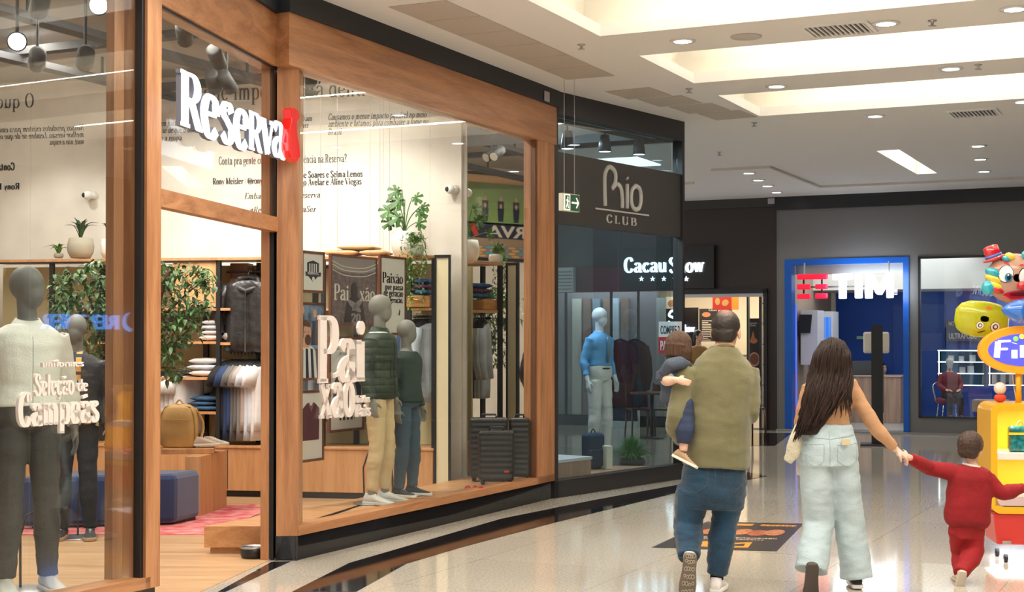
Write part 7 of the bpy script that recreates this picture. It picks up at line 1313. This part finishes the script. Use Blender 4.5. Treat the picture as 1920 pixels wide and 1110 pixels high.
for k in range(16): a = random.uniform(-1.2, 1.2); x_ = random.uniform(-.09, .0); q_ = math.sqrt(1-(x_/.23)**2); G().ell((x_, -.072*q_*math.cos(a)-.002, .095*q_*math.sin(a)), (.007, .003, .007)).build('blue_dot', bbl, t, True)
bs_ = [((-.05, .0), 'clown'),]
g = G(); o = G().tube([at(1893, 580, BQ+.1), at(1888, 640, BQ+.06), kw_(.24, .30, zt_+.01)], .003, 6).build('balloon_stick', white); tg(o, 'thin white stick holding the balloons above the kiosk', 'stick')
# ================= floor advert, ceiling fittings =================
q = px([(1222, 1027), (1325, 978.5), (1507, 982), (1456, 1034)]); fa = thing('floor_advert', 'dark rectangular floor advert with orange food pictures between the walkers', 'floor advert', (0, 0, 0))
def fpoly(uvs, z, m_, nm):
    A_, B_, C_, D_ = [V((p_[0], p_[1], 0)) for p_ in q]; f_ = lambda u_, v_: lerp(lerp(A_, D_, u_), lerp(B_, C_, u_), v_); pts = [f_(*uv_) for uv_ in uvs]; n = len(pts)
    return G().add([V((p_.x, p_.y, z-.001)) for p_ in pts]+[V((p_.x, p_.y, z)) for p_ in pts], [tuple(range(n))[::-1], tuple(range(n, 2*n))]+[(i, (i+1) % n, n+(i+1) % n, n+i) for i in range(n)]).build(nm, m_, fa)
fpoly(rect(0, 1, 0, 1), .0025, mat('advert_dark_film', (.04, .032, .03), .3), 'film'); og = mat('advert_orange', (.80, .32, .04), .3); ct = mat('advert_cream', (.6, .5, .4), .3)
fpoly([(.28, .08), (.55, .06), (.75, .08), (.73, .26), (.60, .22), (.45, .28), (.28, .24)], .004, og, 'orange_shape'); fpoly([(.60, .11), (.70, .12), (.69, .2), (.61, .18)], .0048, MATS['advert_dark_film'], 'shape_counter'); fpoly(rect(.10, .52, .86, .93), .004, og, 'orange_strip')
for k in range(5): fpoly(oval(.22+k*.15, .62-.03*(k % 2), .09, .11, 14), .0036+.0001*k, mat('advert_food_%d' % (k % 2), [(.62, .22, .09), (.45, .12, .06)][k % 2], .3, nz=(20, .5)), 'food_picture')
for u0, u1, v0, v1, mm in ((.60, .95, .86, .92, og), (.1, .9, .38, .41, ct), (.15, .8, .33, .35, ct), (.05, .3, .95, .965, ct)):
    k_ = 0; u_ = u0
    while u_ < u1: w2 = .012+.01*((k_*7) % 3); fpoly(rect(u_, min(u_+w2, u1), v0, v1), .0042, mm, 'small_print'); u_ += w2+.010; k_ += 1
def downlight(x, y, lab, pw_=44):
    p_ = atz(x, y, CEIL); t = thing('downlight', lab, 'downlight', (p_.x, p_.y, CEIL), 0, 'recessed ceiling downlights'); G().lathe([(.075, -.001), (.11, -.001), (.112, -.010), (.075, -.012)], caps=False).build('rim', white, t, True); G().cyl((0, 0, -.0105), .076, .004).build('lamp_face', lampc, t, True)
    spot('downlight_beam', (p_.x, p_.y, CEIL-.03), (p_.x, p_.y, 0), pw_, 110, (1, .96, .9), .07, .8); return t
for x, y, lab in ((1280, 76, 'downlight between the two front light coves, left end'), (1661, 43, 'downlight just right of the square air vent'), (1902, 16, 'downlight at the top right corner of the picture'), (1456, 161, 'downlight between the second and third light coves, left'), (1783, 128, 'downlight between the second and third light coves, middle'), (1641, 217, 'downlight below the third light cove'), (1918, 190, 'downlight at the right edge below the third cove'),
                  (1834, 273, 'nearest of the three downlights in line right of the ceiling slot'), (1838, 298, 'middle of the three downlights in line right of the ceiling slot'), (1845, 321, 'farthest of the three downlights in line right of the ceiling slot'), (1404, 324, 'nearest of four downlights in line above the chocolate shop'), (1422, 337, 'second of four downlights in line above the chocolate shop'), (1439, 348, 'third of four downlights in line above the chocolate shop'), (1456, 360, 'farthest of four downlights in line above the chocolate shop')): downlight(x, y, lab)
for s_, d_ in ((9.3, -4.9), (9.3, -2.5), (6.6, -4.9), (6.6, -2.5), (6.6, 0), (9.3, 0), (11.8, 1), (4, -3)): spot('downlight_beam', W(s_, d_, CEIL-.03), W(s_, d_, 0), 60, 110, (1, .96, .9), .07, .8)  # unseen downlights added beyond the view to light the near area
for x, y, lab in ((1090, 87, 'sprinkler head left of the front light cove'), (1748, 42, 'sprinkler head right of the square air vent'), (1834, 125, 'sprinkler head above the third light cove, right'), (1292, 170, 'sprinkler head near the left corner of the second cove'), (1414, 234, 'sprinkler head under the left end of the third cove'), (1349, 289, 'sprinkler head above the dark shop corner'), (1176, 224, 'sprinkler head by the dark shop soffit')):
    p_ = atz(x, y-4, CEIL); t = thing('sprinkler', lab, 'sprinkler', (p_.x, p_.y, CEIL)); G().lathe([(.001, 0), (.035, 0), (.035, -.006), (.012, -.01), (.010, -.035), (.02, -.04), (.001, -.042)]).build('head', steel, t, True); G().tube([(-.03, 0, -.045), (.03, 0, -.045)], .006, 6).build('deflector', steel, t)
for s0_, d0_, w2, l2, lab, n_ in ((11.66, -2.92, .40, .48, 'square air vent between the first two light coves', 12), (16.68, -2.56, .46, .48, 'square air vent beyond the third light cove', 12)):
    t = thing('air_vent', lab, 'air vent', W(s0_, d0_, CEIL), RT); 
    g = G(); g.box(-.03, l2+.03, -.03, .0, -.02, .0); g.box(-.03, l2+.03, w2, w2+.03, -.02, .0); g.box(-.03, 0, 0, w2, -.02, 0); g.box(l2, l2+.03, 0, w2, -.02, 0); g.build('frame', white, t); G().box(0, l2, 0, w2, -.004, -.001).build('dark_back', mat('vent_dark', (.05, .05, .05), .8), t)
    for k in range(n_): x_ = l2*(k+.5)/n_; G().box(x_-.002, x_+.012, 0, w2, -.019, -.005).build('blade', white, t)
p_ = atz(1399, 68, CEIL); t = thing('ceiling_speaker', 'round flush ceiling speaker left of the air vent', 'speaker', (p_.x, p_.y, CEIL)); G().lathe([(.001, -.001), (.13, -.001), (.13, -.008), (.12, -.012), (.001, -.012)], n=36).build('grille', mat('speaker_grey', (.52, .49, .46), .8), t, True)
hatch = mat('hatch_panel', (.52, .46, .40), .75); hi = 0
for s_, d_ in [(9.62+.575*k, -5.60) for k in range(6)]+[(13.85+.60*k, -5.52+.13*k) for k in range(4)]:
    o = G().box(0.004, .50, .006, .565, -.006, -.0005).build('access_hatch', hatch, None, bevel=.002); o.location = W(s_, d_, CEIL); o.rotation_euler = (0, 0, RT if hi < 6 else RT-.08); tg(o, 'beige ceiling access panel, '+ordi[hi if hi < 6 else hi-6]+' from the camera '+('in the row along the long window' if hi < 6 else 'in the row above the dark shop'), 'panel', 'ceiling access panels'); hi += 1
g = G(); g.boxf(20.8, 20.84, -6.6, -5.7, CEIL-.035, CEIL); g.boxf(20.84, 23.9, -5.74, -5.7, CEIL-.035, CEIL); g.boxf(23.86, 23.9, -5.7, 2, CEIL-.035, CEIL); g.boxf(22.4, 22.45, -8.5, -7.4, CEIL-.035, CEIL); st(g, 'trim_24', mat('ceiling_step', (.62, .58, .52), .8))
area('slot_light', W(21.3, -3.83, CEIL+.40), 2.6, 16, (1, .93, .78), rot=(0, 0, RB), size2=.2)
for x, y, lab in ((1025, 181, 'small grey number plate at the end of the black fascia'), (1446, 377, 'small grey number plate above the chocolate shop')):
    pl = PB.off(.055) if x < 1200 else PC(25.40); c = pl.loc(x, y); o = G().wall(pl, c[0]-.06, c[0]+.06, 0, .006, c[1]-.05, c[1]+.05).build('number_plate', mat('plate_grey', (.4, .38, .4), .5)); tg(o, lab, 'plate')
